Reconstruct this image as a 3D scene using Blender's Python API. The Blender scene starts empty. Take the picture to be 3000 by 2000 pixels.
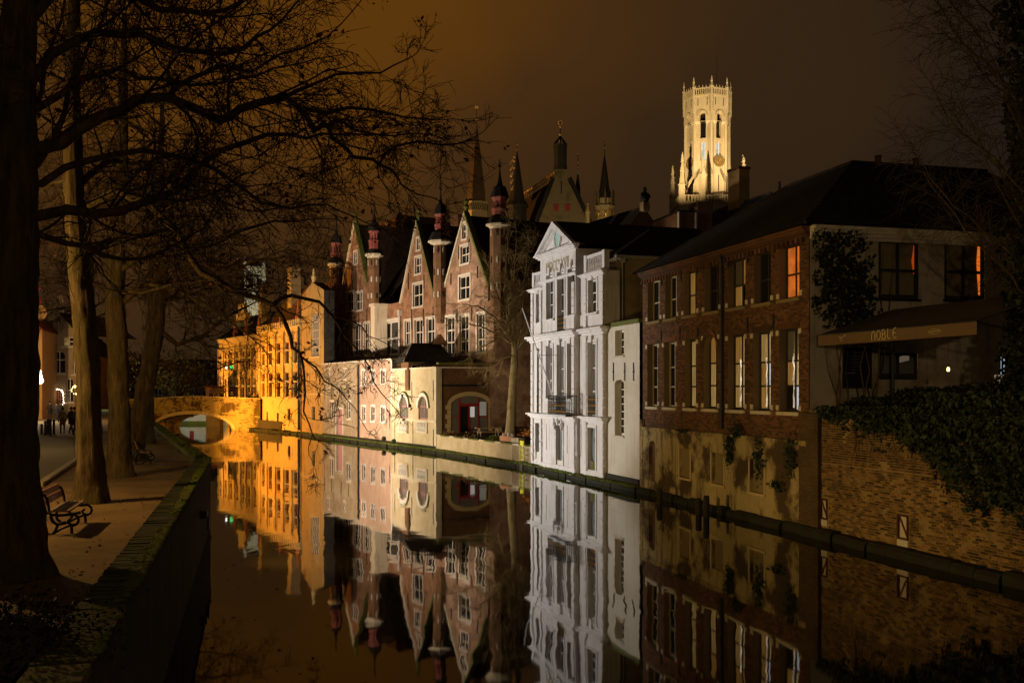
import bpy, math, random
from mathutils import Vector, Matrix, noise as mnoise
R = math.radians
scene = bpy.context.scene
col = scene.collection

# ------------------------------------------------------------------ camera
# the camera stands on a bridge 5 m above the water, looking level along +Y (36 mm lens, shifted up a little)
HZ, FP, CH = 1143.0, 3000.0, 5.0            # horizon row, focal length in px of the 3000x2000 photo, eye height
cam = bpy.data.cameras.new('camera')
cam.lens = 36.0; cam.sensor_width = 36.0; cam.sensor_fit = 'HORIZONTAL'
cam.shift_y = (HZ - 1000.0) / 3000.0
cam.clip_start = 0.1; cam.clip_end = 5000
co = bpy.data.objects.new('camera', cam); col.objects.link(co)
co.location = (0, 0, CH); co.rotation_euler = (R(90), 0, 0)
scene.camera = co

# ------------------------------------------------------------------ sky: low cloud lit from below by the town
world = bpy.data.worlds.new('World'); scene.world = world; world.use_nodes = True
wn = world.node_tree; wn.nodes.clear()
def wnode(t, **k):
    n = wn.nodes.new(t)
    for a, b in k.items(): setattr(n, a, b)
    return n
wo = wnode('ShaderNodeOutputWorld'); bg = wnode('ShaderNodeBackground'); tc = wnode('ShaderNodeTexCoord')
nrm = wnode('ShaderNodeVectorMath', operation='NORMALIZE')
dt = wnode('ShaderNodeVectorMath', operation='DOT_PRODUCT')
g = Vector((-.20, 1, .42)).normalized(); dt.inputs[1].default_value = g
cl = wnode('ShaderNodeTexNoise'); cl.inputs['Scale'].default_value = 2.2; cl.inputs['Detail'].default_value = 4; cl.inputs['Roughness'].default_value = .5
ma = wnode('ShaderNodeMath', operation='MULTIPLY_ADD'); ma.inputs[1].default_value = .17; ma.inputs[2].default_value = -.085
ad = wnode('ShaderNodeMath', operation='ADD')
mr = wnode('ShaderNodeMapRange'); mr.inputs[1].default_value = .74; mr.inputs[2].default_value = 1.0
rp = wnode('ShaderNodeValToRGB')
cr = rp.color_ramp; cr.interpolation = 'EASE'
cr.elements[0].position = 0.0; cr.elements[0].color = (.0150, .0098, .0062, 1)
cr.elements[1].position = 1.0; cr.elements[1].color = (.106, .0385, .0040, 1)
for p, c in ((.35, (.0170, .0106, .0063, 1)), (.66, (.0340, .0172, .0068, 1)), (.84, (.055, .0235, .0064, 1))):
    e = cr.elements.new(p); e.color = c
bg.inputs[1].default_value = 1.0
L = wn.links.new
L(tc.outputs['Generated'], nrm.inputs[0]); L(nrm.outputs[0], dt.inputs[0]); L(nrm.outputs[0], cl.inputs['Vector'])
L(cl.outputs[0], ma.inputs[0]); L(dt.outputs['Value'], ad.inputs[0]); L(ma.outputs[0], ad.inputs[1])
L(ad.outputs[0], mr.inputs[0]); L(mr.outputs[0], rp.inputs[0]); L(rp.outputs[0], bg.inputs[0]); L(bg.outputs[0], wo.inputs[0])

scene.view_settings.view_transform = 'Standard'; scene.view_settings.look = 'None'
scene.view_settings.exposure = 0.0; scene.view_settings.gamma = 1.0; scene.view_settings.use_curve_mapping = False
scene.render.engine = 'CYCLES'
scene.cycles.use_denoising = True
scene.cycles.max_bounces = 5; scene.cycles.diffuse_bounces = 2; scene.cycles.glossy_bounces = 4
scene.cycles.sample_clamp_indirect = 3.0
scene.cycles.use_light_tree = True

# ------------------------------------------------------------------ helpers: tagging
def tag(o, label=None, cat=None, group=None, kind=None):
    if label: o['label'] = label
    if cat: o['category'] = cat
    if group: o['group'] = group
    if kind: o['kind'] = kind
    return o
def empty(name, loc=(0, 0, 0), rz=0.0, label=None, cat=None, group=None, parent=None):
    o = bpy.data.objects.new(name, None); col.objects.link(o)
    o.location = loc; o.rotation_euler = (0, 0, rz); o.empty_display_size = .3
    if parent: o.parent = parent
    return tag(o, label, cat, group)
def link_mesh(name, me, parent=None, loc=None, rot=None, scl=None):
    o = bpy.data.objects.new(name, me); col.objects.link(o)
    if parent: o.parent = parent
    if loc: o.location = loc
    if rot: o.rotation_euler = rot
    if scl: o.scale = scl
    return o
def copy_tree(o, parent=None):
    c = o.copy(); col.objects.link(c); c.parent = parent
    for ch in [x for x in bpy.data.objects if x.parent == o and x is not c]:
        copy_tree(ch, c)
    return c
def at(px, py, Y): return Vector(((px - 1500) / FP * Y, Y, CH - (py - HZ) / FP * Y))

# ------------------------------------------------------------------ helpers: mesh builder
class MB:
    def __init__(s): s.v = []; s.f = []
    def quad(s, a, b, c, d):
        n = len(s.v); s.v += [a, b, c, d]; s.f.append((n, n+1, n+2, n+3)); return s
    def poly(s, pts):
        n = len(s.v); s.v += [tuple(p) for p in pts]; s.f.append(tuple(range(n, n+len(pts)))); return s
    def box(s, x0, x1, y0, y1, z0, z1):
        n = len(s.v)
        s.v += [(x0,y0,z0),(x1,y0,z0),(x1,y1,z0),(x0,y1,z0),(x0,y0,z1),(x1,y0,z1),(x1,y1,z1),(x0,y1,z1)]
        s.f += [(n,n+3,n+2,n+1),(n+4,n+5,n+6,n+7),(n,n+1,n+5,n+4),(n+1,n+2,n+6,n+5),(n+2,n+3,n+7,n+6),(n+3,n,n+4,n+7)]
        return s
    def prism(s, pts, y0, y1):
        """(x,z) outline extruded along y"""
        n = len(s.v); k = len(pts)
        s.v += [(x, y0, z) for x, z in pts] + [(x, y1, z) for x, z in pts]
        s.f.append(tuple(range(n, n+k))); s.f.append(tuple(range(n+2*k-1, n+k-1, -1)))
        for i in range(k):
            j = (i+1) % k; s.f.append((n+j, n+i, n+k+i, n+k+j))
        return s
    def slab(s, pts, z0, z1):
        """(x,y) outline extruded along z"""
        n = len(s.v); k = len(pts)
        s.v += [(x, y, z0) for x, y in pts] + [(x, y, z1) for x, y in pts]
        s.f.append(tuple(range(n+k-1, n-1, -1))); s.f.append(tuple(range(n+k, n+2*k)))
        for i in range(k):
            j = (i+1) % k; s.f.append((n+i, n+j, n+k+j, n+k+i))
        return s
    def lathe(s, prof, c=(0, 0, 0), n=8, rot=0.0, caps=True):
        b = len(s.v); m = len(prof)
        for r, z in prof:
            for i in range(n):
                a = rot + 2*math.pi*i/n
                s.v.append((c[0]+r*math.cos(a), c[1]+r*math.sin(a), c[2]+z))
        for k in range(m-1):
            for i in range(n):
                j = (i+1) % n
                s.f.append((b+k*n+i, b+k*n+j, b+(k+1)*n+j, b+(k+1)*n+i))
        if caps:
            s.f.append(tuple(b+i for i in range(n-1, -1, -1))); s.f.append(tuple(b+(m-1)*n+i for i in range(n)))
        return s
    def tube(s, pts, rad, n=6, cap=True):
        k = len(pts); b = len(s.v)
        ux, uy, uz = 0.0, 0.0, 0.0; px_, py_, pz_ = None, None, None
        for i in range(k):
            p = pts[i]
            a = pts[i-1] if i > 0 else p; q = pts[i+1] if i < k-1 else p
            dx, dy, dz = q[0]-a[0], q[1]-a[1], q[2]-a[2]
            l = math.sqrt(dx*dx+dy*dy+dz*dz) or 1e-9; dx /= l; dy /= l; dz /= l
            if i == 0:
                ux, uy, uz = (0.0, 0.0, 1.0) if abs(dz) < .9 else (1.0, 0.0, 0.0)
            dp = ux*dx+uy*dy+uz*dz
            ux -= dp*dx; uy -= dp*dy; uz -= dp*dz
            l = math.sqrt(ux*ux+uy*uy+uz*uz)
            if l < 1e-6: ux, uy, uz = (dy, -dx, 0.0); l = math.sqrt(ux*ux+uy*uy) or 1.0
            ux /= l; uy /= l; uz /= l
            vx, vy, vz = dy*uz-dz*uy, dz*ux-dx*uz, dx*uy-dy*ux
            r = rad[i] if not isinstance(rad, (int, float)) else rad
            for j in range(n):
                c, sn = CS[n][j]
                s.v.append((p[0]+r*(c*ux+sn*vx), p[1]+r*(c*uy+sn*vy), p[2]+r*(c*uz+sn*vz)))
        for i in range(k-1):
            o = b+i*n
            for j in range(n):
                j2 = (j+1) % n
                s.f.append((o+j, o+j2, o+n+j2, o+n+j))
        if cap:
            s.f.append(tuple(b+j for j in range(n-1, -1, -1))); s.f.append(tuple(b+(k-1)*n+j for j in range(n)))
        return s
    def sphere(s, c, r, n=8, m=5, sz=1.0):
        prof = [(max(1e-3, r*math.sin(math.pi*i/m)), -r*sz*math.cos(math.pi*i/m)) for i in range(m+1)]
        return s.lathe(prof, c, n)
    def mesh(s, name, mat=None, smooth=False):
        me = bpy.data.meshes.new(name); me.from_pydata([tuple(v) for v in s.v], [], s.f); me.update()
        if mat: me.materials.append(mat)
        if smooth: me.polygons.foreach_set('use_smooth', [True]*len(me.polygons))
        return me
    def build(s, name, mat=None, parent=None, smooth=False, **k):
        return link_mesh(name, s.mesh(name, mat, smooth), parent, **k)
CS = {n: [(math.cos(2*math.pi*j/n), math.sin(2*math.pi*j/n)) for j in range(n)] for n in range(3, 25)}

# ------------------------------------------------------------------ helpers: materials
class Nt:
    def __init__(s, name):
        s.m = bpy.data.materials.new(name); s.m.use_nodes = True
        s.t = s.m.node_tree; s.b = s.t.nodes['Principled BSDF']; s.tc = s.n('ShaderNodeTexCoord')
    def n(s, t, ins=None, **k):
        x = s.t.nodes.new(t)
        for a, b in k.items(): setattr(x, a, b)
        for a, b in (ins or {}).items(): x.inputs[a].default_value = b
        return x
    def l(s, a, b): s.t.links.new(a, b)
    def noise(s, scale, vec=None, detail=4, rough=.6, stretch=None):
        v = vec or s.tc.outputs['Object']
        if stretch:
            mp = s.n('ShaderNodeMapping', {'Scale': stretch}); s.l(v, mp.inputs[0]); v = mp.outputs[0]
        x = s.n('ShaderNodeTexNoise', {'Scale': scale, 'Detail': detail, 'Roughness': rough}); s.l(v, x.inputs['Vector'])
        return x.outputs[0]
    def ramp(s, v, p0, p1, c0=(0, 0, 0, 1), c1=(1, 1, 1, 1)):
        r = s.n('ShaderNodeValToRGB'); e = r.color_ramp.elements
        e[0].position = p0; e[1].position = p1; e[0].color = c0; e[1].color = c1
        s.l(v, r.inputs[0]); return r.outputs[0]
    def mix(s, f, a, b, mode='MIX'):
        x = s.n('ShaderNodeMix', data_type='RGBA', blend_type=mode)
        for sock, v in ((x.inputs[0], f), (x.inputs[6], a), (x.inputs[7], b)):
            if hasattr(v, 'links') or isinstance(v, bpy.types.NodeSocket): s.l(v, sock)
            else: sock.default_value = v if isinstance(v, (int, float)) else c4(v)
        return x.outputs[2]
    def bump(s, h, dist=.02, strength=.6):
        b = s.n('ShaderNodeBump', {'Strength': strength, 'Distance': dist}); s.l(h, b.inputs['Height'])
        s.l(b.outputs[0], s.b.inputs['Normal'])
def c4(c): return (c[0], c[1], c[2], 1.0)
def mul(c, k): return tuple(min(1, x*k) for x in c)
def mat(name, c, rough=.85, var=.25, scale=2.0, bump=.01, spec=.3, metal=0.0, patch=None, pscale=1.2, pr=(.52, .66), streak=None, emit=None, estr=0.0, rnd=0.0):
    t = Nt(name)
    n1 = t.noise(scale)
    cc = t.mix(n1, mul(c, 1-var), mul(c, 1+var))
    fine = t.noise(scale*9, detail=3)
    cc = t.mix(.5, cc, t.mix(fine, mul(c, 1-var*.8), mul(c, 1+var*.8)))
    if rnd:
        gi = t.n('ShaderNodeNewGeometry'); oi = t.n('ShaderNodeObjectInfo')
        a = t.n('ShaderNodeMath', operation='ADD'); fr = t.n('ShaderNodeMath', operation='FRACT')
        t.l(gi.outputs['Random Per Island'], a.inputs[0]); t.l(oi.outputs['Random'], a.inputs[1]); t.l(a.outputs[0], fr.inputs[0])
        cc = t.mix(1.0, cc, t.ramp(fr.outputs[0], 0, 1, c4((1-rnd,)*3), c4((1+rnd*.6, 1+rnd*.5, 1+rnd*.4))), 'MULTIPLY')
    if patch:
        cc = t.mix(t.ramp(t.noise(pscale, detail=6), *pr), cc, patch)
    if streak:
        cc = t.mix(t.ramp(t.noise(2.0, detail=5, stretch=(1.6, 1.6, .16)), .52, .72), cc, streak)
    t.l(cc, t.b.inputs['Base Color'])
    t.b.inputs['Roughness'].default_value = rough; t.b.inputs['Specular IOR Level'].default_value = spec; t.b.inputs['Metallic'].default_value = metal
    if bump: t.bump(t.noise(scale*6, detail=5), bump)
    if emit:
        t.b.inputs['Emission Color'].default_value = c4(emit); t.b.inputs['Emission Strength'].default_value = estr
    return t.m
def brickmat(name, c1, c2, mortar, bw=.22, bh=.075, patch=None, pscale=.7, pr=(.5, .68), streak=None, var=.3):
    t = Nt(name)
    sx = t.n('ShaderNodeSeparateXYZ'); t.l(t.tc.outputs['Object'], sx.inputs[0])
    ad_ = t.n('ShaderNodeMath', operation='ADD'); t.l(sx.outputs[0], ad_.inputs[0]); t.l(sx.outputs[1], ad_.inputs[1])
    cx = t.n('ShaderNodeCombineXYZ'); t.l(ad_.outputs[0], cx.inputs[0]); t.l(sx.outputs[2], cx.inputs[1])
    br = t.n('ShaderNodeTexBrick', {'Color1': c4(c1), 'Color2': c4(c2), 'Mortar': c4(mortar), 'Scale': 1.0, 'Mortar Size': .012, 'Brick Width': bw, 'Row Height': bh, 'Bias': 0.0})
    t.l(cx.outputs[0], br.inputs['Vector'])
    n1 = t.noise(1.1, detail=6)
    cc = t.mix(1.0, br.outputs[0], t.ramp(n1, .25, .75, c4((1-var,)*3), c4((1+var,)*3)), 'MULTIPLY')
    if patch: cc = t.mix(t.ramp(t.noise(pscale, detail=6), *pr), cc, patch)
    if streak: cc = t.mix(t.ramp(t.noise(1.5, detail=5, stretch=(1.6, 1.6, .16)), .55, .75), cc, streak)
    t.l(cc, t.b.inputs['Base Color']); t.b.inputs['Roughness'].default_value = .9; t.b.inputs['Specular IOR Level'].default_value = .2
    inv = t.n('ShaderNodeMath', operation='SUBTRACT', ins={0: 1.0}); t.l(br.outputs['Fac'], inv.inputs[1])
    t.bump(inv.outputs[0], .012)
    return t.m
def glow(name, c, s, vary=0.0, stripes=False):
    t = Nt(name); t.b.inputs['Base Color'].default_value = c4(mul(c, .3)); t.b.inputs['Roughness'].default_value = .3
    t.b.inputs['Emission Color'].default_value = c4(c); t.b.inputs['Emission Strength'].default_value = s
    if vary:
        gp = t.n('ShaderNodeNewGeometry'); v = t.noise(2.6, vec=gp.outputs['Position'], detail=5, stretch=(3.2, 3.2, .45) if stripes else None)
        t.l(t.mix(t.ramp(v, .35, .65), mul(c, 1-vary), c), t.b.inputs['Emission Color'])
    return t.m

M = {}
M['white'] = mat('white_render', (.74, .72, .72), .75, .09, 1.1, .006, patch=(.50, .44, .35), pscale=.7, pr=(.54, .80), streak=(.50, .45, .37))
M['white_trim'] = mat('white_trim', (.77, .75, .75), .7, .08, 1.6, .004, patch=(.58, .52, .43), pscale=1.0, pr=(.58, .82), streak=(.58, .53, .46))
M['cream'] = mat('cream_render', (.70, .66, .56), .8, .08, 1.2, .004, patch=(.52, .46, .34), pscale=.5, pr=(.45, .8), streak=(.58, .52, .40))
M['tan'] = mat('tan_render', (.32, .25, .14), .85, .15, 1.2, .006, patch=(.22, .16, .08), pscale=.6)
M['stucco'] = mat('old_stucco', (.48, .41, .29), .88, .14, 1.1, .006, patch=(.28, .21, .12), pscale=.5, streak=(.28, .22, .13))
M['slate'] = brickmat('dark_slate', (.034, .031, .026), (.022, .020, .017), (.010, .009, .008), .32, .20, var=.5)
M['roof_tile'] = brickmat('dark_roof_tile', (.050, .032, .020), (.032, .021, .014), (.012, .009, .007), .26, .28, var=.5)
M['lead'] = mat('lead_flashing', (.35, .33, .30), .5, .15, 3.0, .003)
M['iron'] = mat('black_iron', (.018, .017, .016), .5, .3, 6.0, .002)
M['gilt'] = mat('gilded_metal', (.85, .52, .12), .35, .15, 4.0, 0, metal=.6)
M['gilt_lit'] = mat('gilded_ball', (.95, .60, .22), .45, .1, 4.0, 0)
M['glass'] = mat('dark_glass', (.012, .012, .011), .08, .2, 2.0, .002, spec=.5)
M['glass_blue'] = mat('pale_curtain_glass', (.16, .15, .13), .12, .3, 3.0, .002, spec=.5)
M['door_grey'] = mat('grey_green_door', (.16, .18, .18), .6, .12, 3.0, .002)
M['brick_red'] = brickmat('red_brick', (.24, .095, .040), (.17, .070, .032), (.20, .15, .09))
M['brick_gable'] = brickmat('gable_brick', (.36, .17, .085), (.24, .105, .055), (.38, .28, .19), .26, .10, patch=(.17, .085, .04), pscale=.9, pr=(.46, .66), streak=(.20, .11, .06), var=.45)
M['brick_gable_pink'] = brickmat('pink_gable_brick', (.40, .225, .15), (.28, .15, .10), (.42, .34, .27), .26, .10, patch=(.20, .105, .06), pscale=.9, pr=(.46, .66), streak=(.24, .15, .10), var=.45)
M['brick_pale'] = brickmat('pale_yellow_brick', (.56, .46, .28), (.48, .37, .21), (.50, .43, .30), .24, .08, patch=(.56, .48, .34), pscale=.8, var=.22)
M['brick_tan'] = brickmat('tan_brick', (.36, .26, .15), (.28, .19, .105), (.36, .28, .18), .24, .08, patch=(.42, .36, .24), pscale=.5, streak=(.22, .17, .09), var=.3)
M['brick_pink'] = brickmat('pink_brick', (.50, .31, .21), (.43, .26, .18), (.50, .38, .28), .24, .08, patch=(.56, .46, .34), pscale=.4, pr=(.55, .75), var=.22)
M['brick_dark'] = brickmat('dark_brick', (.20, .085, .035), (.13, .055, .025), (.17, .11, .06), .24, .085, patch=(.10, .055, .025), pscale=.5)
M['brick_yellow'] = brickmat('yellow_brick', (.62, .47, .22), (.52, .37, .16), (.58, .46, .26), .24, .085, patch=(.66, .54, .30), pscale=.5, streak=(.42, .27, .10))
M['yellow_wall'] = mat('yellow_limewash', (.62, .43, .16), .85, .18, .8, .008, patch=(.44, .27, .085), pscale=.5, streak=(.38, .22, .07))
M['stone_pale'] = mat('pale_stone', (.62, .55, .42), .85, .14, 2.0, .008, streak=(.42, .36, .26))
M['stone_white'] = mat('white_stone', (.70, .67, .62), .8, .12, 2.0, .006)
M['stone_yellow'] = mat('yellow_stone', (.55, .42, .20), .85, .2, 2.0, .01)
M['belfry'] = mat('belfry_stone', (.62, .50, .32), .85, .14, .35, .05, patch=(.48, .37, .21), pscale=.12, streak=(.44, .33, .18))
M['rubble'] = mat('mossy_rubble', (.21, .155, .085), .9, .55, 1.6, .08, patch=(.12, .10, .045), pscale=.6)
M['moss'] = mat('green_moss', (.11, .145, .012), .95, .5, 3.0, .03, patch=(.12, .105, .03), pscale=1.0)
M['coping_dark'] = mat('dark_coping_brick', (.055, .046, .024), .95, .4, 3.0, .015, patch=(.045, .060, .010), pscale=1.4, pr=(.52, .64), rnd=.4)
M['mossy_stone'] = mat('mossy_stone', (.15, .12, .07), .9, .35, 2.0, .02, patch=(.09, .13, .014), pscale=1.6, pr=(.46, .60))
M['red_paint'] = mat('dark_red_paint', (.30, .030, .030), .5, .15, 3.0, .002)
M['red_lantern'] = mat('faded_red_paint', (.26, .075, .062), .6, .2, 1.5, .004)
M['red_door'] = mat('red_door_paint', (.33, .02, .018), .45, .12, 3.0, .002)
M['pink_door'] = mat('faded_pink_door', (.42, .20, .20), .6, .15, 3.0, .002)
M['spire'] = mat('dark_spire_slate', (.040, .030, .022), .7, .3, 1.0, .03)
M['spire_brown'] = mat('brown_spire_stone', (.13, .075, .034), .85, .25, .8, .03)
M['plaster_old'] = mat('stained_old_plaster', (.44, .34, .155), .9, .50, 2.6, .05, patch=(.080, .052, .024), pscale=.62, pr=(.47, .57), streak=(.075, .05, .024))
M['infill'] = mat('infill_render', (.25, .19, .085), .9, .12, 2.0, .006)
M['brick_piece'] = mat('red_brown_brick', (.155, .073, .033), .92, .35, 5.0, .006, rnd=.6, patch=(.060, .036, .018), pscale=.8, pr=(.50, .68))
M['mortar'] = mat('brown_mortar', (.15, .105, .055), .95, .3, 3.0, .004)
M['canal_brick'] = mat('weathered_canal_brick', (.13, .075, .030), .92, .35, 4.0, .010, rnd=.65, patch=(.26, .165, .060), pscale=1.1, pr=(.55, .68))
M['canal_brick_low'] = mat('limewashed_canal_brick', (.22, .135, .048), .92, .45, 3.0, .02, rnd=.8, patch=(.07, .042, .018), pscale=1.5, pr=(.55, .66))
M['canal_mortar'] = mat('crumbling_mortar', (.30, .205, .080), .95, .35, 2.0, .012, patch=(.12, .075, .03), pscale=1.2)
M['footing'] = mat('wet_mossy_footing', (.022, .018, .010), .85, .4, 1.5, .02, patch=(.020, .026, .006), pscale=1.4, pr=(.45, .62))
M['sand'] = mat('sandy_path', (.235, .150, .058), .95, .50, 2.2, .05, patch=(.13, .085, .036), pscale=.5, pr=(.42, .68))
M['cobble'] = mat('pale_cobbles', (.22, .185, .11), .85, .35, 2.5, .03)
M['kerbm'] = mat('pale_kerb_stone', (.46, .38, .25), .85, .2, 3.0, .008)
M['soil'] = mat('dark_soil', (.05, .04, .022), .95, .4, 2.0, .03)
M['bed'] = mat('canal_bed', (.02, .017, .01), .95, .2, 1.0, 0)
def bark_mat(name, c, c2):
    t = Nt(name)
    v = t.noise(5.0, detail=6, rough=.7, stretch=(1.6, 1.6, .28)); w = t.noise(1.3, detail=5)
    cc = t.mix(t.ramp(v, .35, .68), mul(c, .35), mul(c, 1.35)); cc = t.mix(t.ramp(w, .48, .66), cc, c2)
    t.l(cc, t.b.inputs['Base Color']); t.b.inputs['Roughness'].default_value = .95; t.b.inputs['Specular IOR Level'].default_value = .1
    t.bump(v, .09, 1.0); return t.m
M['bark'] = bark_mat('dark_ridged_bark', (.14, .10, .048), (.10, .085, .028))
M['twig'] = mat('dark_twig', (.060, .040, .022), .95, .3, 4.0, 0)
M['twig_pale'] = mat('pale_twig', (.42, .33, .16), .95, .3, 4.0, 0)
M['bark_pale'] = mat('pale_bark', (.30, .24, .13), .95, .4, 4.0, .02, patch=(.14, .12, .04), pscale=1.5)
M['dead_leaf'] = mat('dead_leaf', (.13, .045, .020), .9, .4, 2.0, 0)
M['ivy'] = mat('ivy_leaf', (.022, .034, .009), .6, .5, 1.5, 0, rnd=.5)
M['ivy_dark'] = mat('dark_evergreen_leaf', (.020, .026, .009), .7, .5, 1.0, 0, rnd=.5)
M['autumn'] = mat('autumn_leaf', (.20, .13, .04), .8, .5, 1.0, 0, rnd=.5)
M['wood_orange'] = mat('varnished_slat', (.46, .20, .07), .6, .2, 6.0, .002)
M['wood_grey'] = mat('weathered_plank', (.32, .23, .13), .8, .2, 5.0, .004)
M['awning'] = mat('brown_awning_canvas', (.16, .10, .048), .85, .12, 3.0, .004)
M['cream_print'] = mat('cream_print', (.74, .62, .30), .8, .05, 3.0, 0)
M['blackboard'] = mat('blackboard', (.010, .009, .008), .7, .2, 3.0, 0)
M['chalk'] = mat('chalk', (.30, .28, .22), .9, .1, 3.0, 0)
M['yellow_paint'] = mat('yellow_paint', (.62, .56, .015), .5, .1, 3.0, 0)
M['terracotta'] = mat('terracotta', (.50, .24, .14), .8, .15, 4.0, .003)
M['steel'] = mat('galvanised_steel', (.50, .50, .50), .4, .1, 4.0, 0)
M['white_paint'] = mat('white_gloss_paint', (.82, .81, .80), .5, .03, 3.0, 0)
M['verdigris'] = mat('mossy_coping', (.13, .15, .03), .9, .35, 2.0, .02)
M['green_post'] = mat('mossy_stone_jamb', (.30, .33, .22), .8, .2, 2.0, .004)
M['clock'] = mat('gilt_clock_face', (.20, .125, .045), .6, .2, 1.0, 0)
M['cloth_black'] = mat('black_coat', (.012, .011, .011), .9, .2, 3.0, 0)
M['cloth_brown'] = mat('brown_coat', (.09, .06, .03), .9, .2, 3.0, 0)
M['cloth_blue'] = mat('navy_coat', (.018, .022, .035), .9, .2, 3.0, 0)
M['hair'] = mat('dark_hair', (.02, .014, .01), .8, .2, 5.0, 0)
M['lit_yellow'] = glow('lit_blind_yellow', (1.0, .66, .22), .23, .55, True)
M['lit_pale'] = glow('lit_curtain_pale', (1.0, .74, .34), .36, .7, True)
M['lit_amber'] = glow('lit_room_amber', (1.0, .55, .13), .17, .55, True)
M['lit_orange'] = glow('lit_room_orange', (1.0, .23, .030), .58, .5)
M['lit_red'] = glow('lit_curtain_gap', (1.0, .20, .02), .7)
M['lit_white'] = glow('lit_white_glass', (.86, .92, 1.0), .55, .3)
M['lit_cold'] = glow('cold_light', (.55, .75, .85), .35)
M['bulb'] = glow('warm_bulb', (1.0, .78, .42), 5.0)
M['bulb_white'] = glow('white_bulb', (1.0, .95, .85), 2.5)
M['bulb_green'] = glow('green_bulb', (.05, 1.0, .25), .6)
M['bulb_red'] = glow('red_bulb', (1.0, .05, .03), .12)
M['sodium'] = glow('sodium_lamp_glass', (1.0, .58, .18), 12.0)
def water_mat():
    t = Nt('canal_water')
    t.b.inputs['Base Color'].default_value = (.006, .0045, .002, 1); t.b.inputs['Roughness'].default_value = .03
    t.b.inputs['IOR'].default_value = 1.60; t.b.inputs['Specular IOR Level'].default_value = .5
    a = t.noise(.9, detail=2, rough=.5, stretch=(1.0, .45, 1)); b = t.noise(.12, detail=2)
    s = t.n('ShaderNodeMath', operation='MULTIPLY'); t.l(a, s.inputs[0]); t.l(t.ramp(b, .38, .62, (.25, .25, .25, 1)), s.inputs[1])
    t.bump(s.outputs[0], .0085, 1.0)
    return t.m
M['water'] = water_mat()

# ------------------------------------------------------------------ helpers: facades
class Facade:
    """vertical plane over the ground line P0 -> P1 (far-left to near-right); local x along it, local y inward, z up"""
    def __init__(s, P0, P1):
        s.P0 = Vector(P0); s.P1 = Vector(P1); s.L = (s.P1-s.P0).length; s.d = (s.P1-s.P0)/s.L
        s.n = Vector((-s.d.y, s.d.x)); s.rz = math.atan2(s.d.y, s.d.x)
    def t(s, px, dy=0.0):
        r = Vector(((px-1500)/FP, 1.0)); return (s.P0 + dy*s.n).dot(s.n) / r.dot(s.n)
    def u(s, px, dy=0.0):
        r = Vector(((px-1500)/FP, 1.0)); return (s.t(px, dy)*r - s.P0).dot(s.d)
    def z(s, px, py, dy=0.0): return CH - (py-HZ)/FP*s.t(px, dy)
    def rect(s, x0, x1, y0, y1, dy=0.0):
        m = (x0+x1)/2; return (s.u(x0, dy), s.u(x1, dy), s.z(m, y1, dy), s.z(m, y0, dy))
    def root(s, name, label, cat, group=None): return empty(name, (s.P0.x, s.P0.y, 0), s.rz, label, cat, group)
    def w(s, u, y, z=0.0):
        p = s.P0 + u*s.d + y*s.n; return Vector((p.x, p.y, z))
def clip_poly(pts, hp):
    a, b, c = hp                                    # keep a*x + b*z <= c
    out = []
    for i in range(len(pts)):
        p, q = pts[i], pts[(i+1) % len(pts)]
        fp, fq = a*p[0]+b*p[1]-c, a*q[0]+b*q[1]-c
        if fp <= 1e-9: out.append(p)
        if (fp < -1e-9 and fq > 1e-9) or (fp > 1e-9 and fq < -1e-9):
            k = fp/(fp-fq); out.append((p[0]+k*(q[0]-p[0]), p[1]+k*(q[1]-p[1])))
    return out
def wall(mb, u0, u1, z0, z1, ops=(), y=0.0, rev=.3, clips=()):
    """front skin with rectangular openings and their reveals; clips cut a gable"""
    us = sorted({u0, u1} | {min(max(v, u0), u1) for o in ops for v in o[:2]}); zs = sorted({z0, z1} | {min(max(v, z0), z1) for o in ops for v in o[2:4]})
    for i in range(len(us)-1):
        if us[i+1]-us[i] < 1e-5: continue
        run = None
        for k in range(len(zs)-1):
            cu, cz = (us[i]+us[i+1])/2, (zs[k]+zs[k+1])/2
            hole = any(o[0] < cu < o[1] and o[2] < cz < o[3] for o in ops)
            if hole:
                if run is not None: _cell(mb, us[i], us[i+1], run, zs[k], y, clips); run = None
            elif run is None: run = zs[k]
        if run is not None: _cell(mb, us[i], us[i+1], run, zs[-1], y, clips)
    for o in ops:
        a, b, c, d = o[:4]; Y = y+rev
        mb.quad((a, y, c), (a, Y, c), (a, Y, d), (a, y, d)); mb.quad((b, Y, c), (b, y, c), (b, y, d), (b, Y, d))
        mb.quad((a, Y, d), (b, Y, d), (b, y, d), (a, y, d)); mb.quad((a, y, c), (b, y, c), (b, Y, c), (a, Y, c))
def _cell(mb, a, b, c, d, y, clips):
    p = [(a, c), (b, c), (b, d), (a, d)]
    for h in clips:
        p = clip_poly(p, h)
        if len(p) < 3: return
    mb.poly([(u, y, z) for u, z in p])
def arch_fill(mb, a, b, zs, zt, y, rev, n=8, pointed=False):
    """wall left and right of an arch head: fills the opening between spring zs and top zt"""
    m = (a+b)/2; w = (b-a)/2; h = zt-zs
    pts = []
    for i in range(n+1):
        th = math.pi*i/n
        pts.append((m - w*math.cos(th), zs + h*math.sin(th)))
    for i in range(n):
        p, q = pts[i], pts[i+1]
        mb.quad((p[0], y, p[1]), (q[0], y, q[1]), (q[0], y, zt+.002), (p[0], y, zt+.002))
        mb.quad((p[0], y, p[1]), (p[0], y+rev, p[1]), (q[0], y+rev, q[1]), (q[0], y, q[1]))
PANES = {}
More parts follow.
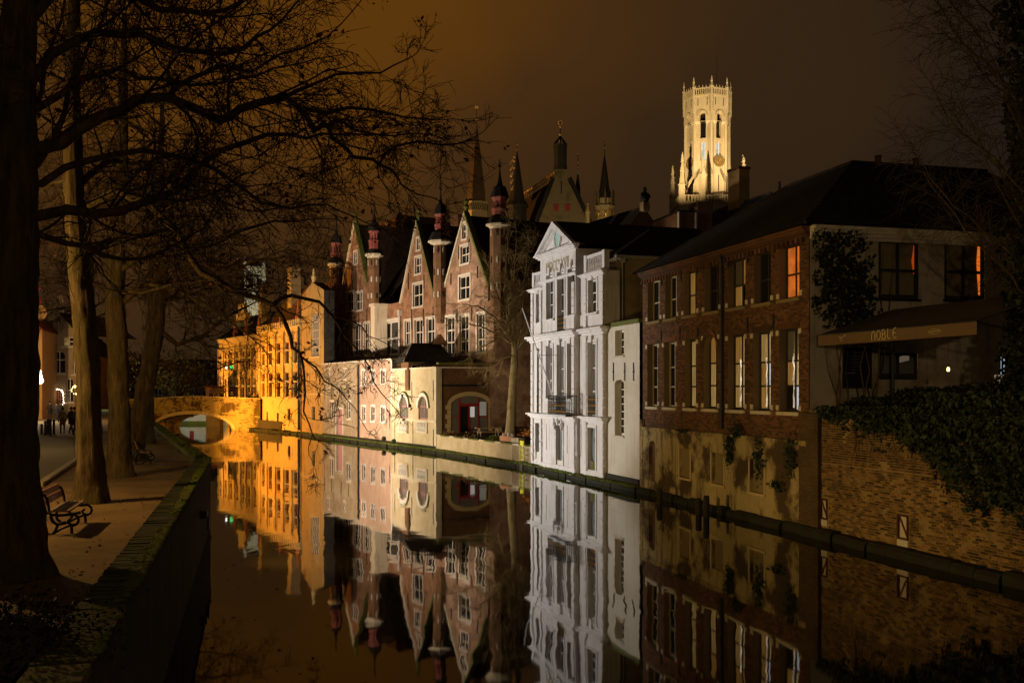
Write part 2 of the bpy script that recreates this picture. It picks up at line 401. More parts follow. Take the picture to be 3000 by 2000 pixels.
def pane_obj(w, h, m, parent, loc, name='pane'):
    k = (round(w, 2), round(h, 2), m.name)
    if k not in PANES: PANES[k] = MB().box(-w/2, w/2, -.006, .006, -h/2, h/2).mesh('pane', m)
    return link_mesh(name, PANES[k], parent, loc)
def window(parent, u0, u1, z0, z1, y, fm, pm, cols=2, rows=(.5,), fw=.06, bar=.035, single=False, label=None, th=.08, name='window', pms=None):
    """frame with bars as one mesh, every pane a child of it"""
    mb = MB(); yb, yf = y+th, y
    mb.box(u0, u0+fw, yf, yb, z0, z1).box(u1-fw, u1, yf, yb, z0, z1).box(u0+fw, u1-fw, yf, yb, z0, z0+fw).box(u0+fw, u1-fw, yf, yb, z1-fw, z1)
    W = u1-u0-2*fw; H = z1-z0-2*fw
    xs = [u0+fw + W*i/cols for i in range(cols+1)]; zs = [z0+fw] + [z0+fw+H*r for r in rows] + [z1-fw]
    for x in xs[1:-1]: mb.box(x-bar/2, x+bar/2, yf+.004, yb, z0+fw, z1-fw)
    for q in zs[1:-1]: mb.box(u0+fw, u1-fw, yf+.008, yb, q-bar/2, q+bar/2)
    o = mb.build(name, fm, parent)
    if label: o['label'] = label
    if single:
        pane_obj(W, H, pm, o, ((u0+u1)/2, y+th*.6, (z0+z1)/2))
    else:
        i = 0
        for a in range(cols):
            for b in range(len(zs)-1):
                p = pms[i % len(pms)] if pms else pm; i += 1
                pane_obj(xs[a+1]-xs[a]-.004, zs[b+1]-zs[b]-.004, p, o, ((xs[a]+xs[a+1])/2, y+th*.6, (zs[b]+zs[b+1])/2))
    return o
def anchor(parent, u, z0, z1, y=-.03):
    MB().box(u-.035, u+.035, y, y+.03, z0, z1).box(u-.07, u+.07, y-.005, y+.025, (z0+z1)/2-.05, (z0+z1)/2+.05).build('wall_anchor', M['iron'], parent)
def cornice(mb, u0, u1, z0, z1, y, out, steps=3, ends=True):
    """stepped moulding growing outward towards the top"""
    for i in range(steps):
        a = z0+(z1-z0)*i/steps; b = z0+(z1-z0)*(i+1)/steps; o = out*(i+1)/steps
        e = o if ends else 0
        mb.box(u0-e, u1+e, y-o, y+.1, a, b)
def text_mesh(body, size, name='lettering', extrude=.01):
    cu = bpy.data.curves.new('t', 'FONT'); cu.body = body; cu.size = size; cu.extrude = extrude; cu.align_x = 'CENTER'; cu.align_y = 'CENTER'; cu.resolution_u = 3
    o = bpy.data.objects.new('t', cu); col.objects.link(o)
    dg = bpy.context.evaluated_depsgraph_get(); me = bpy.data.meshes.new_from_object(o.evaluated_get(dg))
    bpy.data.objects.remove(o); me.name = name; return me

# floodlights and lamps: a fixture with its own light
def floodlight(loc, target, power, color, angle, label, blend=.5, size=.15, rad=.25):
    loc = Vector(loc); d = (Vector(target)-loc).normalized()
    o = empty('floodlight', loc, 0, label, 'floodlight', 'floodlights aimed at the facades')
    q = d.to_track_quat('-Z', 'Y').to_euler()
    h = MB().box(-size, size, -size*.7, size*.7, 0.05, .22).build('housing', M['iron'], o); h.rotation_euler = q
    gl = MB().box(-size*.85, size*.85, -size*.55, size*.55, .044, .049).build('lens', glow('flood_lens', color, .15), o); gl.rotation_euler = q
    MB().box(-.03, .03, -.03, .03, -.45, -.02).build('bracket', M['iron'], o)
    li = bpy.data.lights.new('flood', 'SPOT'); li.energy = power; li.color = color; li.spot_size = R(angle); li.spot_blend = blend; li.shadow_soft_size = rad
    lo = bpy.data.objects.new('flood_beam', li); col.objects.link(lo); lo.parent = o; lo.rotation_euler = q; lo.location = d*.06
    return o

# ================================================================== SETTING
def structure(o): o['kind'] = 'structure'; return o
structure(MB().slab([(-3000, -60), (3000, -60), (3000, 3000), (-3000, 3000)], -2.0, -1.2).build('canal_bed', M['bed']))
structure(MB().quad((-200, -60, 0), (200, -60, 0), (200, 3000, 0), (-200, 3000, 0)).build('canal_water', M['water']))
RB = [(26, -20), (10.34, 35.6), (6.4, 50.2), (1.29, 65.8), (-6.1, 82.4), (-20, 108.2), (-24, 116), (-33, 129.5), (-44, 160), (-56, 200)]
structure(MB().slab([(x+.45, y+.12) for x, y in RB] + [(-56, 2990), (2990, 2990), (2990, -20)], -1.1, 1.30).build('ground', M['soil']))
LB = [(-.99, -2), (-11.19, 38), (-48.3, 132), (-75, 200)]
structure(MB().slab([(-75, 2980), (-2980, 2980), (-2980, -2)] + [(x-.25, y) for x, y in LB], -1.1, 2.15).build('path', M['sand']))
KL = [(-4.2, -2), (-14, 30.3), (-17.9, 42.3), (-25.5, 60), (-53, 131), (-80, 200)]
structure(MB().slab([(-80, 2970), (-2970, 2970), (-2970, -2)] + [(x-.2, y) for x, y in KL], 2.10, 2.16).build('street', M['cobble']))
# footing ledge along the right bank
def offset_line(pts, d):
    out = []
    for i, p in enumerate(pts):
        a = Vector(pts[max(0, i-1)]); b = Vector(pts[min(len(pts)-1, i+1)]); t = (b-a).normalized()
        out.append((p[0]-t.y*d, p[1]+t.x*d))
    return out
fl = offset_line(RB, .40)
fs = structure(empty('canal_footing', (RB[3][0], RB[3][1], 0)))
for i in range(1, len(RB)-1):
    a, b = Vector(RB[i]), Vector(RB[i+1]); Ls = (b-a).length; d = (b-a)/Ls; s = 0.0
    while s < Ls-.05:
        w = min(random.Random(i*999+int(s*10)).uniform(.7, 1.5), Ls-s); rr = random.Random(int(s*77)+i)
        p = a+d*(s+w/2); o_ = .30+rr.uniform(-.05, .09); t_ = .27+rr.uniform(-.05, .07)
        o = MB().prism([(-.4, -1.2), (o_+.06, -1.2), (o_+.05, t_-.10), (o_-.04, t_), (-.4, t_+.03)], -w/2+.012, w/2-.012).build('ledge_stone', M['footing'], fs, loc=(p.x-RB[3][0], p.y-RB[3][1], 0), rot=(rr.uniform(-.008, .008), 0, math.atan2(d.y, d.x)+R(-90)+R(180)+rr.uniform(-.012, .012)))
        s += w
a0, b0 = Vector(RB[0]), Vector(RB[1]); d = (b0-a0).normalized(); s = (b0-a0).length
for k in range(24):
    rr = random.Random(k+5); w = .95; p = b0-d*(w*(k+.5)); t_ = .30+rr.uniform(-.05, .06); o_ = .32+rr.uniform(-.05, .07)
    MB().prism([(-.4, -1.2), (o_+.06, -1.2), (o_+.05, t_-.10), (o_-.04, t_), (-.4, t_+.03)], -w/2+.012, w/2-.012).build('ledge_stone', M['footing'], fs, loc=(p.x-RB[3][0], p.y-RB[3][1], 0), rot=(0, 0, math.atan2(d.y, d.x)+R(90)+rr.uniform(-.012, .012)))
# moss cushions on the lit part of the ledge
rng = random.Random(5)
mm = MB()
for i in range(2, 6):
    a, b = Vector(fl[i]), Vector(fl[i+1]); n = Vector((-(b-a).y, (b-a).x)).normalized(); Ls = (b-a).length
    for k in range(int(Ls*34)):
        p = a+(b-a)*rng.random() + n*(-.10+rng.uniform(-.10, .22)); s = rng.uniform(.04, .13)
        mm.lathe([(s, 0), (s*.8, s*.45), (s*.25, s*.7)], (p.x, p.y, .25+rng.uniform(-.02, .04)), 5, rng.random(), True)
tag(mm.build('moss', M['moss']), 'bright green moss covering the stone ledge at the waterline', 'moss', kind='stuff')

# kerb of pale stones between path and street
kerb = structure(empty('kerb', (KL[1][0], KL[1][1], 2.15)))
for i in range(1, 4):
    a, b = Vector(KL[i]), Vector(KL[i+1]); Ls = (b-a).length; nst = int(Ls/.95); d = (b-a)/Ls
    for k in range(nst):
        p = a + d*((k+.5)*Ls/nst)
        link_mesh('kerb_stone', bpy.data.meshes.get('kerb_stone') or MB().box(-.46, .46, -.10, .10, -.06, .11).mesh('kerb_stone', M['kerbm']),
                  kerb, (p.x-KL[1][0], p.y-KL[1][1], rng.uniform(-.008, .008)), (0, 0, math.atan2(d.y, d.x)+rng.uniform(-.01, .01)))

# ================================================================== LEFT QUAY WALL
QF = Facade((-11.19, 38), (-.99, -2))           # local y points to the water here
qw = QF.root('quay_wall', 'low mossy brick quay wall running along the sandy path on the left', 'wall')
MB().box(0, QF.L, -.50, 0, -1, 2.385).build('wall_face', brickmat('wet_quay_brick', (.105, .075, .040), (.070, .050, .026), (.045, .035, .02), .24, .085, patch=(.050, .060, .014), pscale=.9, streak=(.03, .025, .014), var=.5), qw)
cm = MB().box(-.052, .052, -.525, .03, 0, .085).mesh('coping_brick', M['coping_dark'])
for k in range(252):
    link_mesh('coping_brick', cm, qw, (.06+k*.1165, rng.uniform(-.014, .014), 2.388+rng.uniform(-.006, .008)), (rng.uniform(-.02, .02), 0, rng.uniform(-.03, .03)))
MB().box(252*.1165+.05, QF.L, -.52, .02, 2.386, 2.47).build('coping', M['mossy_stone'], qw)
mm = MB()
for k in range(2600):
    u = rng.uniform(0, 31); dens = mnoise.noise((u*.6, 3.1, 0))
    if dens < .0 and rng.random() < .88: continue
    y = .02 - abs(rng.gauss(0, .085)); s = rng.uniform(.015, .045)
    mm.lathe([(s*1.5, -.004), (s*1.2, s*.5), (s*.3, s*.75)], (u, y, 2.474), 5, rng.random()*3)
tag(mm.build('moss', M['moss'], qw), 'green moss cushions on the outer edge of the coping', kind='stuff')
QF2 = Facade((-48.3, 132), (-11.19, 38))
q2 = QF2.root('quay_parapet', 'moss covered low parapet curving away towards the stone bridge', 'wall')
MB().box(0, QF2.L-.3, -.48, 0, -1, 2.30).build('wall_face', M['mossy_stone'], q2)
nst = 66
for k in range(nst):
    w = (QF2.L-.3)/nst
    link_mesh('coping_stone', bpy.data.meshes.get('coping_stone') or MB().box(.012, w-.012, -.52, .04, 0, .17).mesh('coping_stone', M['mossy_stone']), q2, (k*w, 0, 2.302+rng.uniform(-.01, .01)))
mm = MB()
for k in range(900):
    u = rng.uniform(QF2.L*.2, QF2.L); s = rng.uniform(.05, .13)
    if rng.random() < .55: mm.lathe([(s, -.004), (s*.8, s*.4), (s*.25, s*.6)], (u, rng.uniform(-.48, 0), 2.475), 5, rng.random()*3)
    else:
        z = rng.uniform(2.16, 2.45); mm.box(u-s, u+s, -.52, -.475, z-s*.5, z+s*.5)
tag(mm.build('moss', M['moss'], q2), kind='stuff')

# ================================================================== STONE BRIDGE
BF = Facade((-51, 134.2), (-31.6, 128.6))
br = BF.root('stone_bridge', 'old stone arch bridge with mossy lit face and solid parapet', 'bridge')
M['bridge'] = mat('mottled_bridge_stone', (.40, .27, .085), .9, .5, 1.3, .08, patch=(.085, .048, .014), pscale=.42, pr=(.49, .56), streak=(.24, .23, .03))
ua, ub = BF.u(449), BF.u(683); um = (ua+ub)/2; wA = (ub-ua)/2; zc = BF.z(570, 1213)
def barch(u):
    k = (u-um)/wA
    return -.6 if abs(k) >= 1 else -.12 + (zc+.12)*math.sqrt(max(0, 1-abs(k)**2.15))
topz = [(0, BF.z(425, 1170)), (BF.u(563), BF.z(563, 1159)), (BF.L, BF.z(754, 1166))]
def btop(u):
    for (a, za), (b, zb) in zip(topz, topz[1:]):
        if a <= u <= b: return za+(zb-za)*(u-a)/(b-a)
    return topz[-1][1]
def solid_strip(mb, us, lo, hi, y0, y1):
    for a, b in zip(us, us[1:]):
        mb.quad((a, y0, lo(a)), (b, y0, lo(b)), (b, y0, hi(b)), (a, y0, hi(a))); mb.quad((b, y1, lo(b)), (a, y1, lo(a)), (a, y1, hi(a)), (b, y1, hi(b)))
        mb.quad((a, y0, hi(a)), (b, y0, hi(b)), (b, y1, hi(b)), (a, y1, hi(a))); mb.quad((a, y1, lo(a)), (b, y1, lo(b)), (b, y0, lo(b)), (a, y0, lo(a)))
us = sorted([0, BF.L] + [ua-.01, ub+.01] + [ua+(ub-ua)*i/28 for i in range(29)])
mb = MB(); solid_strip(mb, us, barch, lambda u: btop(u)-.9, 0, 5.5); mb.build('arch_body', M['bridge'], br)
for y0, y1 in ((.02, .42), (5.0, 5.4)):
    mb = MB(); solid_strip(mb, us, lambda u: btop(u)-.9, lambda u: btop(u)-.12, y0, y1); mb.build('parapet', M['bridge'], br)
for k in range(18):
    a, b = BF.L*k/18, BF.L*(k+1)/18
    MB().prism([(a+.01, btop(a)-.115), (b-.01, btop(b)-.115), (b-.01, btop(b)), (a+.01, btop(a))], -.03, .48).build('coping_stone', M['stone_yellow'], br)
for k in range(30):
    def pt(i, off):
        u = um - wA*math.cos(math.pi*i/30); u2 = um-(wA+off)*math.cos(math.pi*i/30)
        z = -.12+(zc+.12)*max(0, 1-abs((u-um)/wA)**2.15)**.5; return (u2, z + off*math.sin(math.pi*i/30))
    MB().prism([pt(k+.04, 0), pt(k+.96, 0), pt(k+.96, .42), pt(k+.04, .42)], -.06-rng.random()*.02, .12).build('voussoir', M['stone_yellow'], br)
for k in range(150):       # rough stones standing proud of the spandrels
    u = rng.uniform(.3, BF.L-.3); z = rng.uniform(.3, 4.0)
    if z > btop(u)-.3 or z < barch(u)+.5 or z < barch(u-.5)+.5 or z < barch(u+.5)+.5: continue
    w, h = rng.uniform(.18, .42), rng.uniform(.10, .2)
    link_mesh('stone', bpy.data.meshes.get('bridge_stone') or MB().prism([(-1, -.8), (.8, -1), (1, .7), (-.7, 1)], -.04, .05).mesh('bridge_stone', M['bridge']), br, (u, -.005-rng.random()*.03, z), None, (w, 1, h))

# ================================================================== WHITE HOUSE
WF = Facade((1.29, 65.8), (4.92, 54.6))
wh = WF.root('white_house', 'floodlit white classical house with triangular pediment and dated frieze', 'house')
U = WF.u
uB, uC, uD, uE = U(1593), U(1697), U(1713), WF.L
z1, z2, z3 = 3.55, 8.35, 11.42
PJ = -.22                                            # the middle pavilion stands forward
up = [(1573, 1590), (1602, 1622), (1634, 1654), (1664.5, 1686), (1724.5, 1749.5)]
mid = [(1573, 1588), (1601, 1620), (1633, 1654), (1663, 1684), (1723, 1747.5)]
zu0, zu1 = WF.z(1675, 925), WF.z(1675, 789)
zl0, zl1 = WF.z(1675, 1168), WF.z(1675, 1006)
zs0, zs1 = WF.z(1737, 916), WF.z(1737, 818)
dr = [(1570, 1586.5), (1630, 1649), (1723, 1745.5)]
zd0, zd1 = .62, WF.z(1640, 1244)
def yb(i): return PJ if 1 <= i <= 3 else 0.0
opsS, opsC = [], []
for i, (a, b) in enumerate(up):
    y = yb(i); c, d = (zu0, zu1) if y else (zs0, zs1)
    if i == 2: c = zu0-.75
    (opsC if y else opsS).append((U(a, y), U(b, y), c, d))
for i, (a, b) in enumerate(mid):
    y = yb(i); c = zl0-.95 if i in (0, 2, 4) else zl0
    (opsC if y else opsS).append((U(a, y), U(b, y), c, zl1 if y else zl1-.05))
for k, (a, b) in enumerate(dr):
    y = PJ if k == 1 else 0; (opsC if y else opsS).append((U(a, y), U(b, y), zd0 - (.25 if k == 1 else 0), zd1))
mb = MB()
wall(mb, 0, uB, -.6, z3, [o for o in opsS if o[1] < uB], 0, .34)
wall(mb, uC, uE, -.6, z3, [o for o in opsS if o[0] > uC], 0, .34)
mb.quad((0, 9, -.6), (0, 0, -.6), (0, 0, z3), (0, 9, z3)); mb.quad((uE, 0, -.6), (uE, .9, -.6), (uE, .9, z3), (uE, 0, z3))
mb.build('side_bay_wall', M['white'], wh)
mb = MB(); wall(mb, uB, uC, -.6, 13.05, opsC, PJ, .36)
mb.quad((uB, 0, -.6), (uB, PJ, -.6), (uB, PJ, 13.05), (uB, 0, 13.05)); mb.quad((uC, PJ, -.6), (uC, 0, -.6), (uC, 0, 13.05), (uC, PJ, 13.05))
mb.quad((uB, 0, z3), (uB, 9, z3), (uB, 9, 13.05), (uB, 0, 13.05)); mb.quad((uC, 9, z3), (uC, 0, z3), (uC, 0, 13.05), (uC, 9, 13.05))
mb.build('pavilion_wall', M['white'], wh)
# pediment
um_ = (uB+uC)/2; zP = 13.32; zA = WF.z(1630, 650, PJ)
MB().prism([(uB+.1, zP), (uC-.1, zP), (um_, zA-.28)], PJ+.06, .4).build('tympanum', M['white_trim'], wh)
hw = (uC-uB)/2+.32
for s in (-1, 1):
    for k, (o, t, y0) in enumerate(((0, .30, PJ-.34), (.26, .16, PJ-.14), (.40, .10, PJ-.06))):
        e = um_+s*(hw-o*1.15); z0 = zP-.02
        MB().prism([(e, z0), (um_, zA-o), (um_, zA-o-t*1.3), (e-s*t*1.4, z0)] if s < 0 else [(um_, zA-o-t*1.3), (um_, zA-o), (e, z0), (e-s*t*1.4, z0)], y0, PJ+.08).build('raking_cornice', M['white_trim'], wh)
ov = []
for i in range(16):
    a = 2*math.pi*i/16; ov.append((um_+.05+.44*math.cos(a), 14.02+.52*math.sin(a)))
rng_o = MB()
for i in range(16):
    j = (i+1) % 16
    f = lambda p, k: (um_+.05+(p[0]-um_-.05)*k, 14.02+(p[1]-14.02)*k)
    rng_o.prism([ov[i], ov[j], f(ov[j], 1.28), f(ov[i], 1.28)], PJ-.06, PJ+.055)
win = rng_o.build('oval_window', M['white_trim'], wh)
MB().prism(ov, PJ+.02, PJ+.05).build('pane', glow('pale_green_glass', (.55, .80, .70), .28), win)
mb = MB(); cornice(mb, uB, uC, 13.05, zP, PJ, .36, 3); mb.build('pediment_cornice', M['white_trim'], wh)
mb = MB(); cornice(mb, uB, uC, 11.55, 11.72, PJ, .10, 2); mb.build('architrave', M['white_trim'], wh)
tx = link_mesh('inscription', text_mesh('MDCCLXVII', .92, 'inscription', .012), wh, (um_, PJ-.012, 12.40), (R(90), 0, 0), (.80, 1, 1)); tx.data.materials.clear(); tx.data.materials.append(mat('faded_gilt_letters', (.46, .38, .24), .7, .1, 3, 0))
# storey cornices
for nm, za, zb, out in (('lower_cornice', z1-.30, z1+.02, .34), ('middle_cornice', z2-.34, z2+.06, .40)):
    mb = MB(); cornice(mb, 0, uB-.3, za, zb, 0, out); mb.build(nm, M['white_trim'], wh)
    mb = MB(); cornice(mb, uB, uC, za+.004, zb+.004, PJ, out); mb.build(nm, M['white_trim'], wh)
    mb = MB(); cornice(mb, uD, uE, za, zb, 0, out); mb.build(nm, M['white_trim'], wh)
for a, b in ((0, uB), (uD-.15, uE)):
    mb = MB(); cornice(mb, a, b-.03, z3-.22, z3+.02, 0, .28); mb.build('attic_cornice', M['white_trim'], wh)
    bal = empty('balustrade', (0, 0, 0), 0, parent=wh); o = bal
    MB().box(a, a+.34, .0, .3, z3+.02, z3+1.10).box(b-.34, b, .0, .3, z3+.02, z3+1.10).box(a+.34, b-.34, .04, .26, z3+.02, z3+.2).box(a+.34, b-.34, .03, .28, z3+.9, z3+1.06).build('rail', M['white_trim'], bal)
    nb = max(5, int((b-a-.7)/.24))
    bm_ = bpy.data.meshes.get('baluster') or MB().lathe([(.05, 0), (.085, .2), (.05, .42), (.06, .7)], (0, 0, 0), 7).mesh('baluster', M['white_trim'])
    for k in range(nb): link_mesh('baluster', bm_, bal, (a+.34+(b-a-.68)*(k+.5)/nb, .15, z3+.2))
# pilasters of stacked blocks
def pil(u0, u1, y, za, zb, nb):
    for k in range(nb):
        h = (zb-za)/nb
        MB().box(u0, u1, y-.10, y+.02, za+k*h+.02, za+(k+1)*h-.02).build('pilaster_block', M['white_trim'], wh)
for za, zb, nb in ((.5, z1-.3, 6), (z1+.05, z2-.34, 9), (z2+.08, z3-.24, 6)):
    pil(uC-.42, uC-.02, PJ, za, zb, nb); pil(uD, uD+.40, 0, za, zb, nb); pil(uE-.42, uE, 0, za, zb, nb); pil(.0, .36, 0, za, zb, nb); pil(uB+.02, uB+.36, PJ, za, zb, nb)
# window surrounds, keystones, windows
def surround(a, b, c, d, y, w=.13):
    MB().box(a-w, a, y-.05, y+.01, c, d+w).box(b, b+w, y-.05, y+.01, c, d+w).box(a, b, y-.05, y+.01, d, d+w).build('window_surround', M['white_trim'], wh)
    m = (a+b)/2; MB().prism([(m-.09, d-.04), (m+.09, d-.04), (m+.16, d+.42), (m-.16, d+.42)], y-.13, y+.01).build('keystone', M['white_trim'], wh)
for i in range(5):
    y = yb(i)
    for (a, b), lvl in ((up[i], 1), (mid[i], 0)):
        lst = opsC if y else opsS
        a, b = U(a, y), U(b, y); o = [q for q in lst if abs(q[0]-a) < 1e-6][0]
        surround(a, b, o[2], o[3], y)
        sill = o[2]
        if (lvl and i == 2) or (not lvl and i in (0, 2, 4)): pass
        else: MB().box(a-.2, b+.2, y-.14, y+.02, o[2]-.13, o[2]).build('window_sill', M['white_trim'], wh)
        window(wh, a+.01, b-.01, o[2]+.01, o[3]-.01, y+.20, M['white_paint'], M['glass'] if lvl else M['glass_blue'], 2, (.33, .66) if not lvl else (.32, .62), .09, .06)
# doors and panels
for k, (a, b) in enumerate(dr):
    y = PJ if k == 1 else 0; a, b = U(a, y), U(b, y); zb_ = zd0-(.25 if k == 1 else 0)
    d = MB().box(a+.02, b-.02, y+.22, y+.30, zb_+.5, zd1-.02).box(a+.10, (a+b)/2-.05, y+.20, y+.225, zb_+.7, zd1-.25).box((a+b)/2+.05, b-.10, y+.20, y+.225, zb_+.7, zd1-.25).build('door', M['door_grey'], wh)
    MB().box((a+b)/2+.03, (a+b)/2+.07, y+.12, y+.2, zb_+1.5, zb_+1.75).build('handle', M['iron'], d)
    MB().box(a, b, y+.05, y+.34, zb_, zb_+.5).build('door_step', M['mossy_stone'] if k == 2 else M['stone_white'], wh)
    MB().box(a-.14, a, y-.05, y+.01, zb_, zd1+.14).box(b, b+.14, y-.05, y+.01, zb_, zd1+.14).box(a, b, y-.05, y+.01, zd1, zd1+.14).build('door_surround', M['white_trim'], wh)
for a, b in ((1600, 1626), (1661, 1690)):
    a, b = U(a, PJ), U(b, PJ); c, d = 1.3, 3.05
    MB().box(a, b, PJ-.03, PJ+.01, c, c+.07).box(a, b, PJ-.03, PJ+.01, d-.07, d).box(a, a+.07, PJ-.03, PJ+.01, c+.07, d-.07).box(b-.07, b, PJ-.03, PJ+.01, c+.07, d-.07).build('wall_panel', M['white_trim'], wh)
MB().box(-.02, uB, -.07, .01, -.6, .55).box(uD, uE, -.07, .01, -.6, .55).box(uB-.02, uC+.02, PJ-.07, PJ+.01, -.6, .6).build('plinth', M['white'], wh)
# carved swag over the middle door
mb = MB(); m = (U(1630, PJ)+U(1649, PJ))/2
for s in (-1, 0, 1):
    for k in range(6): mb.sphere((m+s*(.62+.05*math.sin(k)), PJ-.12, zd1+.42-k*.13*(1 if s else .5)), .09+.03*math.cos(k*2), 6, 4)
mb.build('carved_bracket', M['white_trim'], wh)
# iron balconies
def railing(u0, u1, z0, z1, y, gilt=True, out=0.0, fancy=False):
    r = empty('iron_balcony', (0, 0, 0), 0, parent=wh); mb = MB()
    mb.box(u0, u1, y-.03-out, y-out, z1-.05, z1).box(u0, u1, y-.03-out, y-out, z0, z0+.05)
    if out:
        mb.box(u0, u0+.03, y-out, y, z1-.05, z1).box(u1-.03, u1, y-out, y, z1-.05, z1).box(u0-.02, u1+.02, y-out-.02, y, z0-.10, z0)
        for k in range(5):
            yy = y-out*(k+.5)/5; mb.box(u0, u0+.02, yy-.01, yy+.01, z0, z1); mb.box(u1-.02, u1, yy-.01, yy+.01, z0, z1)
    n = max(5, int((u1-u0)/.13))
    for k in range(n+1):
        u = u0+(u1-u0)*k/n; mb.box(u-.012, u+.012, y-.028-out, y-.004-out, z0+.05, z1-.05)
        if fancy and k < n:
            for q in range(3):
                cz = z0+.2+q*.3; uu = u+(u1-u0)/n/2
                ring = [(uu+.055*math.cos(t*math.pi/4), y-.016-out, cz+.12*math.sin(t*math.pi/4)) for t in range(9)]
                mb.tube(ring, .010, 3)
    mb.build('rail', M['iron'], r)
    if gilt:
        g_ = MB()
        for k in range(n):
            u = u0+(u1-u0)*(k+.5)/n
            for q in range(2 if fancy else 3): g_.sphere((u, y-.02-out, z0+.18+q*(z1-z0-.3)/2.2), .026, 5, 4, 2.4)
        g_.build('gilt_ornament', M['gilt'], r)['kind'] = 'stuff'
o = [q for q in opsC if abs(q[0]-U(1634, PJ)) < 1e-6][0]; railing(o[0]-.05, o[1]+.05, o[2]-.05, o[2]+.85, PJ-.02)
for i in (0, 4):
    a, b = U(mid[i][0]), U(mid[i][1]); railing(a, b, z1+.10, z1+1.15, 0.02)
railing(U(1606, PJ-.7), U(1658, PJ-.7), z1+.06, z1+1.15, PJ, True, .7, True)
MB().box(U(1606, PJ-.7), U(1658, PJ-.7), PJ-.74, PJ, z1-.02, z1+.05).build('balcony_slab', M['white_trim'], wh)
# roofs
mb = MB()
mb.quad((uB-.3, PJ-.1, zP), (um_, PJ-.1, zA+.02), (um_, 9.2, zA+.02), (uB-.3, 9.2, zP)); mb.quad((um_, PJ-.1, zA+.02), (uC+.3, PJ-.1, zP), (uC+.3, 9.2, zP), (um_, 9.2, zA+.02))
mb.poly([(uC+.3, 9.2, zP), (uB-.3, 9.2, zP), (um_, 9.2, zA)]); mb.build('pavilion_roof', M['slate'], wh)
zt = WF.z(1800, 755, 1.0)
ue = uE-.35
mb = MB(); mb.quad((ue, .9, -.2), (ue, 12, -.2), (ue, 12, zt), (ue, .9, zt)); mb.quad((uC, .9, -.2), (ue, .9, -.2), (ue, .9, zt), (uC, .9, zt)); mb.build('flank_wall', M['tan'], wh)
MB().box(ue-.1, ue+.22, .75, 12.2, zt-.12, zt+.06).build('gutter', M['lead'], wh)
zr = 14.35
mb = MB()
mb.quad((ue+.25, .7, zt+.06), (ue+.25, 12.2, zt+.06), (uC-.6, 12.2, zr), (uC-.6, 4.6, zr)); mb.poly([(uC-.6, .7, zt+.06), (ue+.25, .7, zt+.06), (uC-.6, 4.6, zr)])
mb.build('wing_roof', M['slate'], wh)
MB().tube([(ue+.25, .7, zt+.10), (uC-.6, 4.6, zr+.04)], .05, 5).build('ridge_flashing', M['lead'], wh)
MB().tube([(ue+.12, 1.15, zt-.1), (ue+.12, 1.15, 8.6)], .055, 6).box(ue+.02, ue+.22, 1.0, 1.3, zt-.35, zt-.1).build('downpipe', M['steel'], wh)
mb = MB(); wall(mb, 0.01, uB-.01, z3-.02, z3, [], .3); mb.box(.02, uB, .3, 9, z3-.3, z3-.02); mb.build('bay_roof', M['slate'], wh)
# flagpole standing out from the balcony
fp = empty('flagpole', WF.w(U(1622, PJ-.6), PJ-.62, z1+1.1), 0, 'bare white flagpole slanting out from the iron balcony of the white house', 'flagpole')
pA = fp.location.copy(); pB = at(1531, 905, 60.6)
MB().tube([(0, 0, 0), tuple(pB-pA)], [.045, .03], 6).build('pole', M['white_paint'], fp)
MB().sphere(tuple(pB-pA), .06, 6, 4).build('finial', M['white_paint'], fp)
k_ = (pB-pA)*.47; e_ = WF.w(U(1634, PJ), PJ, 0); MB().tube([tuple(k_), (e_.x-pA.x, e_.y-pA.y, k_.z)], .012, 4).build('stay', M['iron'], fp)

# ================================================================== WHITE ANNEX
AF = Facade((4.92+.13, 54.6+.04), (6.28, 50.55))
an = AF.root('annex', 'plain cream rendered annex with tall small-paned window beside the white house', 'house')
zt2 = AF.z(1830, 952)
o1 = AF.rect(1801, 1827, 967, 1041); o2 = AF.rect(1800, 1827, 1112, 1275)
mb = MB(); wall(mb, 0, AF.L, -.6, zt2, [o1, o2], .02, .42); arch_fill(mb, o2[0], o2[1], o2[3]-.22, o2[3], .02, .4); mb.build('wall', M['cream'], an)
MB().box(-.02, AF.L, -.05, 3.5, zt2+.003, zt2+.22).build('mossy_coping', M['verdigris'], an)
window(an, o1[0], o1[1], o1[2], o1[3], .32, M['white_paint'], M['glass'], 2, (.33, .66), .10, .05)
window(an, o2[0], o2[1], o2[2], o2[3], .32, M['white_paint'], M['glass'], 2, (.14, .28, .42, .57, .71, .85), .10, .05)
for o in (o1, o2): MB().box(o[0]-.05, o[1]+.05, -.04, .03, o[2]-.10, o[2]-.003).build('window_sill', M['stone_pale'], an)
for px in (1775, 1797, 1830, 1856): anchor(an, AF.u(px), AF.z(px, 1115), AF.z(px, 1062), -.02)
MB().box(.0, AF.L, -.06, .018, -.6, .6).build('plinth', M['footing'], an)

